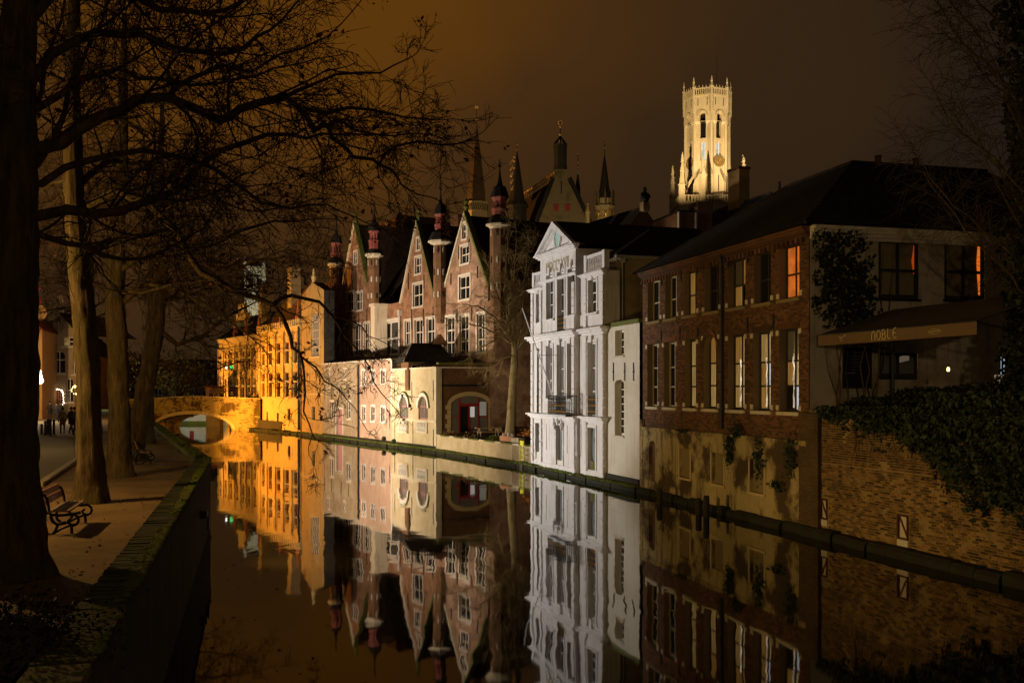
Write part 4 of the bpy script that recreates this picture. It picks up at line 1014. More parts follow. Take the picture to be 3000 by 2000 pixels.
q = inv_ @ (pc - Vector(o.location)); MB().box(q.x-.75, q.x+.75, q.y-.45, q.y+.45, pc.z-2.5, pc.z+2.25).build('chimney', mat('orange_plaster_stack', (.40, .27, .11), .9, .2, 1.5, .01), o)
MB().box(q.x-.8, q.x+.8, q.y-.5, q.y+.5, pc.z+2.253, pc.z+2.45).build('chimney_cap', M['brick_dark'], o)
pv = at(2283, 560, 71.5); q = inv_ @ (pv - Vector(o.location)); MB().lathe([(.10, -1), (.10, .62), (.13, .64)], (q.x, q.y, pv.z), 7).build('vent_pipe', M['iron'], o)
o, Lr = ridge_house('rear_house', 'dark slate roofed house with brick gable and statue behind the white house', at(1705, 662, 95), at(1887, 607, 84), 3.0, 3.6, M['slate'], M['brick_red'])
st = empty('gable_statue', at(1889, 606, 84), .4, 'dark seated statue crowning the brick gable behind the white house', 'statue')
MB().box(-.30, .30, -.30, .30, -.4, .35).build('pedestal', M['brick_tan'], st)
me = MB().lathe([(.30, .35), (.36, .6), (.30, .95), (.22, 1.15), (.12, 1.24), (.15, 1.35), (.16, 1.48), (.08, 1.62)], (0, 0, 0), 9).tube([(.25, 0, 1.1), (.40, -.1, .85), (.28, -.3, .7)], [.10, .09, .07], 6).tube([(-.25, 0, 1.1), (-.40, -.1, .85), (-.25, -.28, .75)], [.10, .09, .07], 6)
me.build('figure', mat('dark_bronze', (.03, .025, .02), .6, .3, 3, .01), st, True)
sb = empty('stepped_block', at(2038, 700, 74), .25, 'dark walled attic block with pale edges at the foot of the belfry', 'house')
X_ = 74/FP; bw_ = 105*X_
MB().box(-bw_*.5, bw_*.5, 0, 5, -9, 1.9).build('wall', M['brick_dark'], sb); MB().box(-bw_*.5-.06, -bw_*.5+.05, -.06, .1, -4, 2.0).box(-bw_*.02, bw_*.03, -.08, .1, -4, 2.3).build('pale_quoin', M['stone_pale'], sb); MB().box(bw_*.03, bw_*.5, -.2, 1.4, 1.903, 2.7).build('chimney', M['brick_dark'], sb); MB().box(-bw_*.5-.1, bw_*.03, -.1, 5, 1.904, 2.02).build('coping', M['slate'], sb)
rb = empty('rear_brick_house', (-1.0, 92, 0), .2, 'dark brown brick house behind the bare tree on the terrace', 'house')
MB().box(0, 9.5, 0, 8, 0, 15.2).build('wall', M['brick_dark'], rb); MB().prism([(-.2, 15.2), (9.7, 15.2), (4.75, 18.6)], -.2, 8.2).build('roof', M['slate'], rb)
for k, (px, pz) in enumerate(((1.6, 9.5), (4.4, 9.5), (7.2, 9.5), (1.6, 12.2), (4.4, 12.2))): window(rb, px, px+1.1, pz, pz+1.7, -.02, dframe, M['glass'], 2, (.5,), .1, .06, True)

# ================================================================== BELFRY
YB_ = 264.0; bc = at(2072, HZ, YB_)
bf = empty('belfry', (bc.x, bc.y, 0), 0, 'tall floodlit octagonal belfry with clock faces rising above the roofs', 'tower')
def bz(py): return CH+(HZ-py)/FP*YB_
Ro = 5.55
def octa(R_, z0, z1, name, m, rot=R(-90)): return MB().lathe([(R_, z0), (R_, z1)], (0, 0, 0), 8, rot).build(name, m, bf)
side = 2*Ro*math.sin(math.pi/8); ap = Ro*math.cos(math.pi/8)
zg, zt4, zm, zb4 = bz(277), bz(298), bz(370), bz(596)
for k in range(8):
    a = R(-90+22.5+45*k)                            # outward direction of the face
    ex = (0, 0, a+R(90)); ec = (math.cos(a)*ap, math.sin(a)*ap, 0)
    mb = MB(); w = side/2
    tw = .72; o1 = (-tw, tw, bz(418), bz(346)); o2 = (-tw, tw, bz(482), bz(428))
    wall(mb, -w, w, zb4, zm, [(-tw, tw, bz(418), zm), o2], .0, .9); 
    f = mb.build('tower_face', M['belfry'], bf, loc=ec, rot=ex)
    mb = MB(); wall(mb, -w*1.1, w*1.1, zm-.0, zt4, [(-tw, tw, zm, bz(346))], -.42, 1.2); arch_fill(mb, -tw, tw, bz(354), bz(346), -.42, 1.2, 8); mb.quad((-w*1.1, -.42, zm), (-tw, -.42, zm), (-tw, 0, zm-.6), (-w, 0, zm-.6)); mb.quad((tw, -.42, zm), (w*1.1, -.42, zm), (w, 0, zm-.6), (tw, 0, zm-.6))
    mb.build('upper_face', M['belfry'], f)
    MB().box(-tw, tw, 1.0, 1.1, bz(418), bz(346)).build('bell_opening', M['glass'], f)
    mb = MB()
    ring = [(-(tw+.45)*math.cos(math.pi*i/10), bz(356)+1.55*math.sin(math.pi*i/10)) for i in range(11)]; inn = [(-(tw+.12)*math.cos(math.pi*i/10), bz(356)+1.05*math.sin(math.pi*i/10)) for i in range(11)]
    for i in range(10): mb.prism([inn[i], inn[i+1], ring[i+1], ring[i]], -.66, -.40)
    mb.build('hood_mould', M['belfry'], f)
    wn_ = window(bf, -tw, tw, o2[2], o2[3], .5, M['belfry'], M['glass'], 2, (.55,), .12, .22, pms=[M['lit_cold'], M['lit_white'], M['lit_white'], M['lit_white']] if k in (0, 7) else None); wn_.location = ec; wn_.rotation_euler = ex
    MB().box(-.10, .10, -.05, .02, bz(570), bz(525)).build('slit', M['glass'], f)
    for q in (-1, 1): MB().box(q*1.2-.06, q*1.2+.06, -.47, -.40, bz(325), bz(303)).build('slit', M['glass'], f)
    if k % 2 == 0 or True:
        cy = bz(484); ring = MB()
        cp = [(1.5*math.cos(2*math.pi*i/24), cy+1.5*math.sin(2*math.pi*i/24)) for i in range(24)]
        if k in (0, 6, 2, 4):
            cf = MB().prism(cp, -.30, -.08).build('clock_face', M['clock'], bf, loc=ec, rot=ex)
            for i in range(12):
                t = 2*math.pi*i/12; MB().box(-.05, .05, -.33, -.305, 1.02, 1.36).build('hour_mark', M['gilt'], cf, loc=(0, 0, cy), rot=(0, t, 0))
            MB().prism([(-.06, 0), (.06, 0), (.02, 1.15), (-.02, 1.15)], -.36, -.335).build('clock_hand', M['gilt'], cf, loc=(0, 0, cy), rot=(0, 2.75, 0)); MB().prism([(-.08, 0), (.08, 0), (.03, .8), (-.03, .8)], -.39, -.365).build('clock_hand', M['gilt'], cf, loc=(0, 0, cy), rot=(0, .3, 0))
            t_ = MB(); t_.tube([(.62*math.cos(2*math.pi*i/16), -.32, cy+.62*math.sin(2*math.pi*i/16)) for i in range(17)], .05, 4); t_.build('dial_ring', M['gilt'], cf)
    # corner buttress and pinnacle
    va = R(-90+45*k); vx, vy = math.cos(va), math.sin(va)
    MB().tube([(vx*Ro, vy*Ro, zb4), (vx*Ro, vy*Ro, zm+.4)], .42, 6).build('corner_shaft', M['belfry'], bf)
    MB().lathe([(.30, zt4-4), (.36, zt4), (.36, zg+.3), (.5, zg+.4), (.3, zg+.9), (.16, zg+1.5), (.28, zg+1.7), (.06, zg+3.1)], (vx*(Ro+.42), vy*(Ro+.42), 0), 6).build('pinnacle', M['belfry'], bf)
    # pierced parapet of the crown
    mb = MB(); hw_ = w*1.08; mb.box(-hw_, hw_, -.55, -.35, zt4, zt4+.45).box(-hw_, hw_, -.58, -.33, zg-.1, zg+.25)
    for i in range(9): mb.box(-hw_+.1+i*(2*hw_-.35)/8, -hw_+.35+i*(2*hw_-.35)/8, -.53, -.36, zt4+.45, zg-.1)
    mb.build('parapet', M['belfry'], f)
    for i in range(5): MB().lathe([(.10, 0), (.14, .3), (.03, .75)], (-hw_+.5+i*(2*hw_-1)/4, -.45, zg+.25), 5).build('cresting', M['belfry'], f)
octa(Ro+.1, zt4-.02, zt4+.02, 'crown_roof', M['slate']); octa(Ro*.8, zb4-22, zb4+24, 'core', M['slate'])
MB().tube([(1.8, -3, zg), (1.8, -3, zg+9)], .05, 4).build('mast', M['iron'], bf)
# square lower stage with gallery and corner turrets
S = 8.3
rotS = R(0)
MB().box(-S, S, -S, S, 0, zb4-1.4).build('lower_stage', M['belfry'], bf)
for q in range(4):
    a = R(90*q); mb = MB(); mb.box(-S, S, -S-.25, -S+.1, zb4-1.39, zb4-.95).box(-S, S, -S-.28, -S+.12, zb4+.35, zb4+.6)
    for i in range(20): mb.box(-S+.2+i*.82, -S+.55+i*.82, -S-.2, -S+.05, zb4-.95, zb4+.35)
    mb.build('gallery_parapet', M['belfry'], bf, rot=(0, 0, a))
for sx, sy, hh in ((-1, -1, 1.0), (1, -1, .9), (-1, 1, 1.0), (1, 1, 1.0)):
    tu = MB().lathe([(.95, zb4-4), (.95, zb4+3), (1.15, zb4+3.2), (.8, zb4+3.8), (.5, zb4+6.5), (.62, zb4+6.7), (.28, zb4+9), (.42, zb4+9.3), (.06, zb4+11.5*hh)], (sx*S*.92, sy*S*.92, 0), 6).build('corner_turret', M['belfry'], bf)
    mb = MB()
    for i in range(18):
        zz = zb4+3.8+i*.40; rr = .8-(zz-zb4-3.8)*.075; t = i*1.7; mb.sphere((sx*S*.92+math.cos(t)*rr, sy*S*.92+math.sin(t)*rr, zz), .15, 5, 3)
    mb.build('crocket', M['belfry'], tu)
tu = MB().lathe([(1.0, zb4-3), (1.0, zb4+5.5), (1.3, zb4+5.7), (.7, zb4+6.5), (.45, zb4+8.5), (.06, zb4+10.8)], (-2.6, -S*.95, 0), 6).build('middle_turret', M['belfry'], bf)
MB().prism([(-.7, zb4+5), (.7, zb4+5), (0, zb4+7.6)], -S*.95-1.1, -S*.95-.8).build('turret_gablet', M['belfry'], tu, loc=(-2.6, 0, 0))
for sx in (-1, 1): MB().prism([(sx*3.2, zb4-.5), (sx*3.9, zb4-.5), (sx*7.4, zb4-.5), (sx*7.4, zb4+2.2), (sx*3.9, zb4+6.5), (sx*3.2, zb4+6.5)] if False else [(sx*7.4, zb4-.5), (sx*7.4, zb4+2.0), (sx*4.1, zb4+7.0), (sx*4.1, zb4+6.0), (sx*6.7, zb4+1.6), (sx*6.7, zb4-.5)], -S*.8, -S*.72).build('flying_buttress', M['belfry'], bf)

# ================================================================== CITY HALL GROUP
def spire(name, label, px, Y, prof, m, n=8, balls=(), extra=None, cat='spire'):
    """prof: (half width in px, row) pairs from the base upward"""
    p = at(px, HZ, Y); o = empty(name, (p.x, p.y, 0), 0, label, cat); k = Y/FP
    zf = lambda py: CH+(HZ-py)*k
    MB().lathe([(max(.03, w*k), zf(py)) for w, py in prof], (0, 0, 0), n, R(22.5)).build('spire_cone', m, o)
    top = prof[-1][1]
    if balls:
        MB().tube([(0, 0, zf(top)-.2), (0, 0, zf(min(balls)-6))], .05, 4).build('finial_rod', M['iron'], o)
        for b in balls: MB().sphere((0, 0, zf(b)), 2.0*k, 8, 6).build('gilt_ball', M['gilt_lit'], o)
    return o, k, zf
ch_ = empty('city_hall', (*at(1650, HZ, 150)[:2], 0), 0, 'steep mossy stone gable with two red shutters and crested roof', 'city hall')
k = 150/FP
def cz(py): return CH+(HZ-py)*k
def cx(px): return (px-1650)*k
g1 = [(cx(1578), 0), (cx(1724), 0), (cx(1724), cz(652)), (cx(1664), cz(528)), (cx(1624), cz(528)), (cx(1578), cz(652))]
MB().prism(g1, 0, .8).build('gable_wall', M['rubble'], ch_)
for a, b, y0, y1 in ((1624, 1578, 526, 652), (1664, 1724, 526, 652)):
    s = 1 if b > a else -1
    MB().prism([(cx(a), cz(y0)+.1), (cx(b), cz(y1)+.1), (cx(b)+s*.5, cz(y1)+.3), (cx(a)+s*.5, cz(y0)+.4)], -.2, 1.0).build('gable_coping', M['slate'], ch_)
for px in (1622, 1656): MB().box(cx(px), cx(px+14), -.12, .02, cz(618), cz(598)).build('shutter', M['red_paint'], ch_)
MB().box(cx(1643), cx(1646), -.1, .02, cz(568), cz(532)).build('wall_anchor', M['iron'], ch_)
rp_ = at(1537, 582, 166); bx, by = rp_.x-ch_.location.x, rp_.y-150; zrg = cz(524)
mb = MB(); mb.quad((cx(1576), .4, cz(660)), (cx(1626), .4, zrg), (bx, by, zrg), (bx-2.5, by, cz(660))); mb.quad((cx(1664), .4, zrg), (cx(1726), .4, cz(660)), (bx+6, by+1, cz(660)), (bx+1, by, zrg)); mb.build('roof', M['roof_tile'], ch_)
for i in range(16):
    t = i/15; x, y = cx(1624)*(1-t)+bx*t, .6*(1-t)+by*t
    MB().box(x-.06, x+.06, y-.06, y+.06, zrg, zrg+.9).box(x-.28, x+.28, y-.05, y+.05, zrg+.45, zrg+.58).sphere((x, y, zrg+1.05), .2, 5, 4).build('gilt_cresting', M['gilt_lit'], ch_)
MB().box(cx(1624), cx(1662), -.3, 1.6, cz(530), cz(497)).build('turret_base', M['rubble'], ch_)
MB().lathe([(22*k*1.0, cz(497)), (20*k, cz(480)), (21*k, cz(424)), (22.5*k, cz(422))], (cx(1642), .6, 0), 8, R(22.5)).build('bell_turret', mat('dark_louvre', (.04, .035, .025), .8, .4, 3, .03), ch_)
t_ = MB()
for i in range(8):
    a = R(45*i); t_.tube([(cx(1642)+math.cos(a)*20*k, .6+math.sin(a)*20*k, cz(422)), (cx(1642), .6, cz(396))], .09, 4)
t_.tube([(cx(1642), .6, cz(398)), (cx(1642), .6, cz(352))], .06, 4); t_.build('crown_frame', M['iron'], ch_)
for b in (392, 369): MB().sphere((cx(1642), .6, cz(b)), .16, 8, 6).build('gilt_ball', M['gilt_lit'], ch_)
MB().tube([(cx(1642)+.32*math.cos(2*math.pi*i/10), .6, cz(356)+.32*math.sin(2*math.pi*i/10)) for i in range(11)], .05, 4).build('gilt_ring', M['gilt_lit'], ch_)
sA, k, zf = spire('church_spire', 'tallest brown stone spire with gilded vane left of the city hall', 1396, 160, [(30, 640), (30, 596), (29, 594), (27, 560), (14, 455), (4, 382), (1, 365)], M['spire_brown'], 8, (351, 366))
MB().lathe([(33*k, zf(645)), (33*k, zf(622)), (36*k, zf(621)), (36*k, zf(597)), (37*k, zf(594))], (0, 0, 0), 8, R(22.5)).build('lantern_stage', M['stone_yellow'], sA)
for i in range(8):
    a = R(45*i+22.5+22.5)
    o = MB()
    for q in range(5): o.prism([(-.62+q*.28, zf(620)), (-.50+q*.28, zf(620)), (-.28+q*.28, zf(600)), (-.40+q*.28, zf(600))], -.02, .05)
    o.build('tracery', M['spire'], sA, loc=(math.cos(a)*33.6*k, math.sin(a)*33.6*k, 0), rot=(0, 0, a+R(90)))
MB().box(-.25, .25, -.03, .03, zf(318), zf(311)).build('vane', M['gilt_lit'], sA); MB().tube([(0, 0, zf(351)), (0, 0, zf(312))], .04, 4).build('vane_rod', M['iron'], sA)
sB, k, zf = spire('roof_spire', 'slim dark slate spire with curled dragon crest left of the stone gable', 1515, 156, [(30, 690), (30, 610), (36, 604), (26, 590), (22, 575), (9, 490), (2, 447)], M['spire'], 8, (425, 439))
MB().lathe([(26*k, zf(690)), (26*k, zf(606))], (0, 0, 0), 8).build('turret_shaft', M['rubble'], sB)
for i in range(5): MB().tube([(-17*k-.25*i*.2, -1, zf(560)+i*1.0), (-14*k+.1, -1, zf(548)+i*1.0)], [.2, .08], 5).build('gilt_crest', M['gilt_lit'], sB)
for b in (462, 474, 494): MB().sphere((-8*k*(b/470), -.4, zf(b)), .16, 6, 5).build('gilt_ball', M['gilt_lit'], sB)
sC, k, zf = spire('roof_spire', 'dark pointed spire over a lit stone turret right of the stone gable', 1771, 152, [(19, 585), (18, 575), (9, 505), (2, 458)], M['spire'], 8, (420, 434))
MB().lathe([(24*k, zf(690)), (24*k, zf(612)), (30*k, zf(608)), (30*k, zf(604)), (20*k, zf(600)), (20*k, zf(582))], (0, 0, 0), 8, R(22.5)).build('turret_stage', M['stone_yellow'], sC)
for i in range(8):
    a = R(45*i); MB().lathe([(3*k, zf(606)), (3*k, zf(575)), (4*k, zf(573)), (.6*k, zf(555))], (math.cos(a)*27*k, math.sin(a)*27*k, 0), 5).build('pinnacle', M['rubble'], sC)
    a += R(22.5); MB().tube([(math.cos(a)*23*k+.5*math.cos(t*.785)*math.sin(a), math.sin(a)*23*k-.5*math.cos(t*.785)*math.cos(a), zf(628)+.5*math.sin(t*.785)) for t in range(9)], .09, 4).build('tracery', M['gilt'], sC)
sD, k, zf = spire('roof_spire', 'thin dark spirelet with pale tip just right of the stone gable', 1693, 153, [(12, 660), (12, 610), (10, 600), (7, 545), (3, 512), (1.2, 499)], M['spire'], 6, (476, 491, 450))
MB().lathe([(3*k, zf(512)), (1*k, zf(496))], (0, -.1, 0), 6).build('lead_tip', M['lead'], sD)
pn = empty('stone_pinnacle', (*at(1722, HZ, 149)[:2], 0), 0, 'small pale crocketed pinnacle at the foot of the stone gable', 'pinnacle')
k = 149/FP; MB().lathe([(7*k, cz(660)), (7*k, cz(625)), (9*k, cz(623)), (5*k, cz(612)), (1*k, cz(598))], (0, 0, 0), 6).build('shaft', M['stone_yellow'], pn); MB().sphere((0, 0, cz(598)), .15, 6, 4).build('finial', M['stone_yellow'], pn)

# ================================================================== GABLED COURT BUILDING
inw = Vector((.8801, .4743)); nearD = Vector((.4743, -.8801))
GF = Facade(Vector((-1.5, 84.4))-nearD*26, (-1.5, 84.4))
b1 = Vector((-20, 108.2)) + inw*.5
G1 = GF
gb = GF.root('court_building', 'brick court building with three steep gables and slim red lantern turrets', 'court building')
yoff1 = 0.0                  # local y of the plane of the left gable
uoff1 = 0.0
gframe = mat('white_stone_frame', (.62, .57, .50), .7, .12, 2, .004)
def gable(F, uo, yo, pxl, pxr, apx, apy, footy, zbase, wins, m, side=True, extra_ops=()):
    ul, ur = F.u(pxl), F.u(pxr); uap = (ul+ur)/2; zap = F.z(apx, apy); zf_ = F.z((pxl+pxr)/2, footy)
    sl = (zap-zf_)/(uap-ul)
    clips = [(-sl, 1, zf_-sl*ul), (sl, 1, zf_+sl*ur)]
    ops_ = []
    for (x0, x1, y0, y1, cols, rows) in wins: ops_.append(F.rect(x0, x1, y0, y1))
    mb = MB(); wall(mb, ul, ur, zbase, zap, ops_, 0, .28, clips)
    gw = mb.build('gable_wall', m, gb, loc=(uo, yo, 0))
    for o, wdef in zip(ops_, wins):
        cols, rows = wdef[4], wdef[5]
        w = window(gb, o[0], o[1], o[2], o[3], .12, gframe, M['glass'], cols, rows, .09, .11, single=(o[1]-o[0] < .9)); w.location = (uo, yo, 0)
        if o[1]-o[0] > .7:
            mb = MB(); a, b, c, d = o; mb.box(a-.2, a, -.05, .02, c, d+.2).box(b, b+.2, -.05, .02, c, d+.2).box(a, b, -.05, .02, d, d+.2).box(a-.2, b+.2, -.09, .02, c-.16, c); mb.build('window_surround', gframe if o[3] > 10 else M['stone_pale'], gb, loc=(uo, yo, 0))
    # mossy coping along the slopes, roof behind
    for s, ue in ((-1, ul), (1, ur)):
        mb = MB(); mb.prism([(ue, zf_), (uap, zap), (uap, zap+.38), (ue+s*.28, zf_)], -.16, .34)
        mb.build('gable_coping', M['stone_pale'] if s < 0 else M['verdigris'], gb, loc=(uo, yo, 0))
    MB().lathe([(.16, -.2), (.16, .4), (.26, .5), (.10, .8), (.24, 1.0), (.04, 1.3)], (uap, .1, zap+.2), 6).build('gable_finial', M['verdigris'], gb, loc=(uo, yo, 0))
    mb = MB(); mb.quad((ul, .2, zf_), (uap, .2, zap), (uap, 9, zap), (ul, 9, zf_)); mb.quad((uap, .2, zap), (ur, .2, zf_), (ur, 9, zf_), (uap, 9, zap)); mb.build('gable_roof', M['roof_tile'], gb, loc=(uo, yo, 0))
    mb = MB(); mb.quad((ul, 9, zbase), (ul, 0, zbase), (ul, 0, zf_), (ul, 9, zf_)); mb.quad((ur, 0, zbase), (ur, 9, zbase), (ur, 9, zf_), (ur, 0, zf_)); mb.build('side_wall', m, gb, loc=(uo, yo, 0))
    return ul, ur, zap, zf_
gable(GF, 0, 0, 1176, 1274, 1228, 652, 878, 2.0, [(1222, 1231, 698, 731, 1, (.5,)), (1216.5, 1234, 753, 801, 2, (.5,)), (1210.5, 1239, 831, 897, 2, (.5,)), (1186, 1203, 939, 1010, 2, (.5,)), (1215, 1239, 936, 1010, 2, (.5,)), (1250, 1274, 932, 1008, 2, (.5,))], M['brick_gable'])
gable(GF, 0, 0, 1302, 1430, 1360, 632, 846, 2.0, [(1354.5, 1368, 655, 699, 2, (.5,)), (1350, 1374, 720, 771, 2, (.5,)), (1345.5, 1377, 808, 876, 2, (.5,)), (1307, 1333, 928, 1041, 2, (.33, .66)), (1347, 1374, 925, 1037, 2, (.33, .66)), (1398, 1421, 919, 1032, 2, (.33, .66))], M['brick_gable_pink'])
gable(G1, uoff1, yoff1, 996, 1086, 1045, 655, 884, 5.5, [(1037, 1046, 738, 772, 1, (.5,)), (1016, 1036, 857, 910, 2, (.5,)), (1042, 1061, 857, 908, 2, (.5,)), (1008, 1026, 952, 1043, 2, (.5,)), (1038, 1056, 950, 1040, 2, (.5,)), (1066, 1082, 946, 1038, 2, (.5,))], M['brick_gable'])
# wall pieces between: strip under turret 3, strip left of gable 1, white pier, recess with the great window
mb = MB(); wall(mb, GF.u(1274), GF.u(1302), 2.0, GF.z(1288, 905), [], .0, .2); mb.build('wall', M['brick_gable_pink'], gb); mb = MB(); wall(mb, GF.u(1430), GF.L, 2.0, GF.z(1440, 880), [], 0, .2); mb.quad((GF.L, 0, 2), (GF.L, 9, 2), (GF.L, 9, 14), (GF.L, 0, 14)); mb.build('wall', M['brick_gable_pink'], gb)
mb = MB(); wall(mb, G1.u(956), G1.u(996), 5.5, G1.z(975, 860), [], .0, .2); mb.build('wall', M['brick_gable'], gb, loc=(uoff1, yoff1, 0))
for px in (962, 982): 
    o = G1.rect(px, px+12, 930, 1040); w = window(gb, o[0], o[1], o[2], o[3], -.03, gframe, M['glass'], 2, (.4, .7), .1, .08, True); w.location = (uoff1, yoff1, 0)
pz = G1.z(1100, 905)
MB().box(G1.u(1086, -1.4), G1.u(1097, -1.4), -1.4, -.003, 5.5, pz).build('pier', M['stone_pale'], gb, loc=(uoff1, yoff1, 0)); MB().box(G1.u(1086, -1.4)-.15, G1.u(1097, -1.4)+.15, -1.55, .1, pz+.003, pz+.3).build('pier_cap', M['stone_pale'], gb, loc=(uoff1, yoff1, 0))
yr = .0; ro = (GF.u(1119, yr), GF.u(1168, yr), GF.z(1143, 1040, yr), GF.z(1143, 942, yr))
mb = MB(); wall(mb, GF.u(1085, yr), GF.u(1175.5, yr), 2.0, GF.z(1143, 890, yr), [ro], yr, .3); mb.build('recess_wall', M['brick_gable'], gb)
window(gb, *ro, yr+.1, gframe, M['glass'], 2, (.48,), .16, .22)
MB().box(ro[0]-.3, ro[1]+.35, yr-.06, yr+.02, ro[3], ro[3]+.3).box(ro[1], ro[1]+.35, yr-.06, yr+.02, ro[2], ro[3]).build('window_surround', gframe, gb)
ug = GF.u(1174); MB().tube([(ug, -.15, GF.z(1174, 915)), (ug, -.15, 5)], .10, 6).box(ug-.2, ug+.2, -.3, .0, GF.z(1174, 925), GF.z(1174, 908)).build('downpipe', M['steel'], gb)
# great roof behind
yR = 7.5; zR = GF.z(1150, 668, yR)
zR2 = GF.z(1292, 678, yR); zR3 = GF.z(1440, 740, yR); uR0, uR2, uR3 = GF.u(990), GF.u(1292, yR), GF.u(1446, yR); zR0 = GF.z(1065, 668, yR)
mb = MB(); mb.quad((uR0-2, .7, GF.z(1143, 892)), (uR2, .7, GF.z(1143, 892)), (uR2, yR, zR2), (uR0, yR, zR0)); mb.quad((uR2, .75, 12), (GF.L+.1, .75, 12), (uR3, yR, zR3), (uR2, yR, zR2)); mb.build('great_roof', M['roof_tile'], gb)
MB().prism([(uR0, 2), (uR2, 2), (uR2, zR2-.06), (uR0, zR0-.06)], yR+.01, yR+5).build('rear_wall', M['brick_dark'], gb)
MB().tube([(uR0, yR, zR0+.05), (uR2, yR, zR2+.05)], .12, 5).build('ridge_tile', M['roof_tile'], gb)
yc = yR; a, b = GF.u(1132, yc), GF.u(1178, yc); MB().box(a, b, yc-.8, yc+.8, zR-2, GF.z(1155, 650, yc)).box(a-.12, b+.12, yc-.9, yc+.9, GF.z(1155, 654, yc), GF.z(1155, 648, yc)).build('chimney', M['brick_dark'], gb)
MB().lathe([(.22, 0), (.30, .2), (.16, .5), (.24, .7), (.1, 1.2)], (a*.45+b*.55, yc-1.0, GF.z(1155, 675, yc)), 6).build('chimney_ornament', M['stone_pale'], gb)
a, b = GF.u(1330, yc), GF.u(1352, yc); MB().box(a, b, yc-.4, yc+.4, zR-4, GF.z(1340, 632, yc)).build('chimney', M['brick_dark'], gb)
# turrets
def turret(F, uo, yo, px, hw, ybase, ytop, cornw, lan, spb, tip, yc_=-.35):
    u = F.u(px); Yd = F.t(px); k = Yd/FP; zz = lambda py: F.z(px, py)
    c = (uo+u, yo+yc_+.1, 0); r_ = hw*k
    t = empty('turret', (0, 0, 0), 0, parent=gb)
    MB().lathe([(r_*.55, zz(ybase)-1.0), (r_, zz(ybase)), (r_, zz(ytop+8))], c, 8, R(22.5)).build('shaft', M['brick_red'], t)
    MB().lathe([(r_, zz(ytop+8)), (cornw*k*.8, zz(ytop+4)), (cornw*k, zz(ytop)), (cornw*k, zz(ytop-5))], c, 8, R(22.5)).build('turret_cornice', M['stone_pale'], t)
    l0, l1, l2 = lan                                 # drum bottom, lantern bottom, lantern top rows
    MB().lathe([(cornw*k*1.02, zz(ytop-5)), (cornw*k*.7, zz(l0)+.1), (hw*.75*k, zz(l0)+.3)], c, 8, R(22.5)).build('turret_skirt', M['slate'], t)
    MB().lathe([(hw*.78*k, zz(l0)), (hw*.78*k, zz(l1)), (hw*.86*k, zz(l1)+.05), (hw*.86*k, zz(l1)+.2)], c, 8, R(22.5)).build('lantern_drum', M['red_lantern'], t)
    ln = MB()
    for i in range(8):
        a = R(45*i+22.5); ln.tube([(c[0]+math.cos(a)*hw*.52*k, c[1]+math.sin(a)*hw*.52*k, zz(l1)+.2), (c[0]+math.cos(a)*hw*.52*k, c[1]+math.sin(a)*hw*.52*k, zz(l2)-.15)], .13, 5)
    ln.lathe([(hw*.50*k, zz(l2)-.5), (hw*.60*k, zz(l2)-.3), (hw*.85*k, zz(l2)), (hw*.9*k, zz(l2)+.15)], c, 8, R(22.5)); ln.build('lantern', M['red_lantern'], t)
    MB().lathe([(hw*.44*k, zz(l1)+.2), (hw*.44*k, zz(l2)-.3)], c, 8).build('lantern_core', M['slate'], t)
    MB().lathe([(hw*.98*k, zz(spb)), (hw*.62*k, zz(spb)+.9), (hw*.36*k, zz(spb-(spb-tip)*.30)), (hw*.14*k, zz(spb-(spb-tip)*.62)), (.04, zz(tip+12))], c, 8, R(22.5)).build('spirelet', M['slate'], t)
    MB().tube([(c[0], c[1], zz(tip+14)), (c[0], c[1], zz(tip-12))], .05, 4).box(c[0]-.35, c[0]+.35, c[1]-.03, c[1]+.03, zz(tip+2), zz(tip-1)).sphere((c[0], c[1], zz(tip+8)), .14, 6, 4).build('finial_cross', M['iron'], t)
    for j in range(3):
        for i in range(8):
            a = R(45*i+45); zq = zz(ytop+22) - j*(zz(ytop+22)-zz(ybase))*.36
            MB().prism([(-.07, -.26), (.07, -.26), (.07, .2), (0, .32), (-.07, .2)], -.05, .03).build('blind_slit', gframe if (i+j) % 3 else M['slate'], t, loc=(c[0]+math.cos(a)*r_*.93, c[1]+math.sin(a)*r_*.93, zq), rot=(0, 0, a+R(90)))
turret(GF, 0, 0, 1298, 21, 915, 712, 37, (686, 664, 630), 629, 548)
turret(GF, 0, .6, 1453, 29, 900, 662, 41, (640, 617, 580), 578, 478)
turret(G1, uoff1, yoff1, 1103, 20, 905, 750, 27, (738, 710, 680), 678, 598)
turret(G1, uoff1, yoff1, 991, 19, 900, 778, 25, (762, 747, 715), 713, 640)
for F, uo, yo, lst in ((GF, 0, 0, ((1207, 905, 965), (1241, 905, 955), (1270, 898, 935), (1197, 800, 848), (1243, 805, 845), (1340, 905, 945), (1383, 900, 940), (1322, 800, 835), (1400, 780, 815), (1345, 720, 760), (1375, 700, 740))), (G1, uoff1, yoff1, ((1022, 915, 955), (1052, 915, 955), (1076, 905, 945), (1035, 820, 850)))):
    for px, y0, y1 in lst:
        u = F.u(px); MB().box(uo+u-.05, uo+u+.05, yo-.07, yo-.005, F.z(px, y1), F.z(px, y0)).build('wall_anchor', M['iron'], gb)

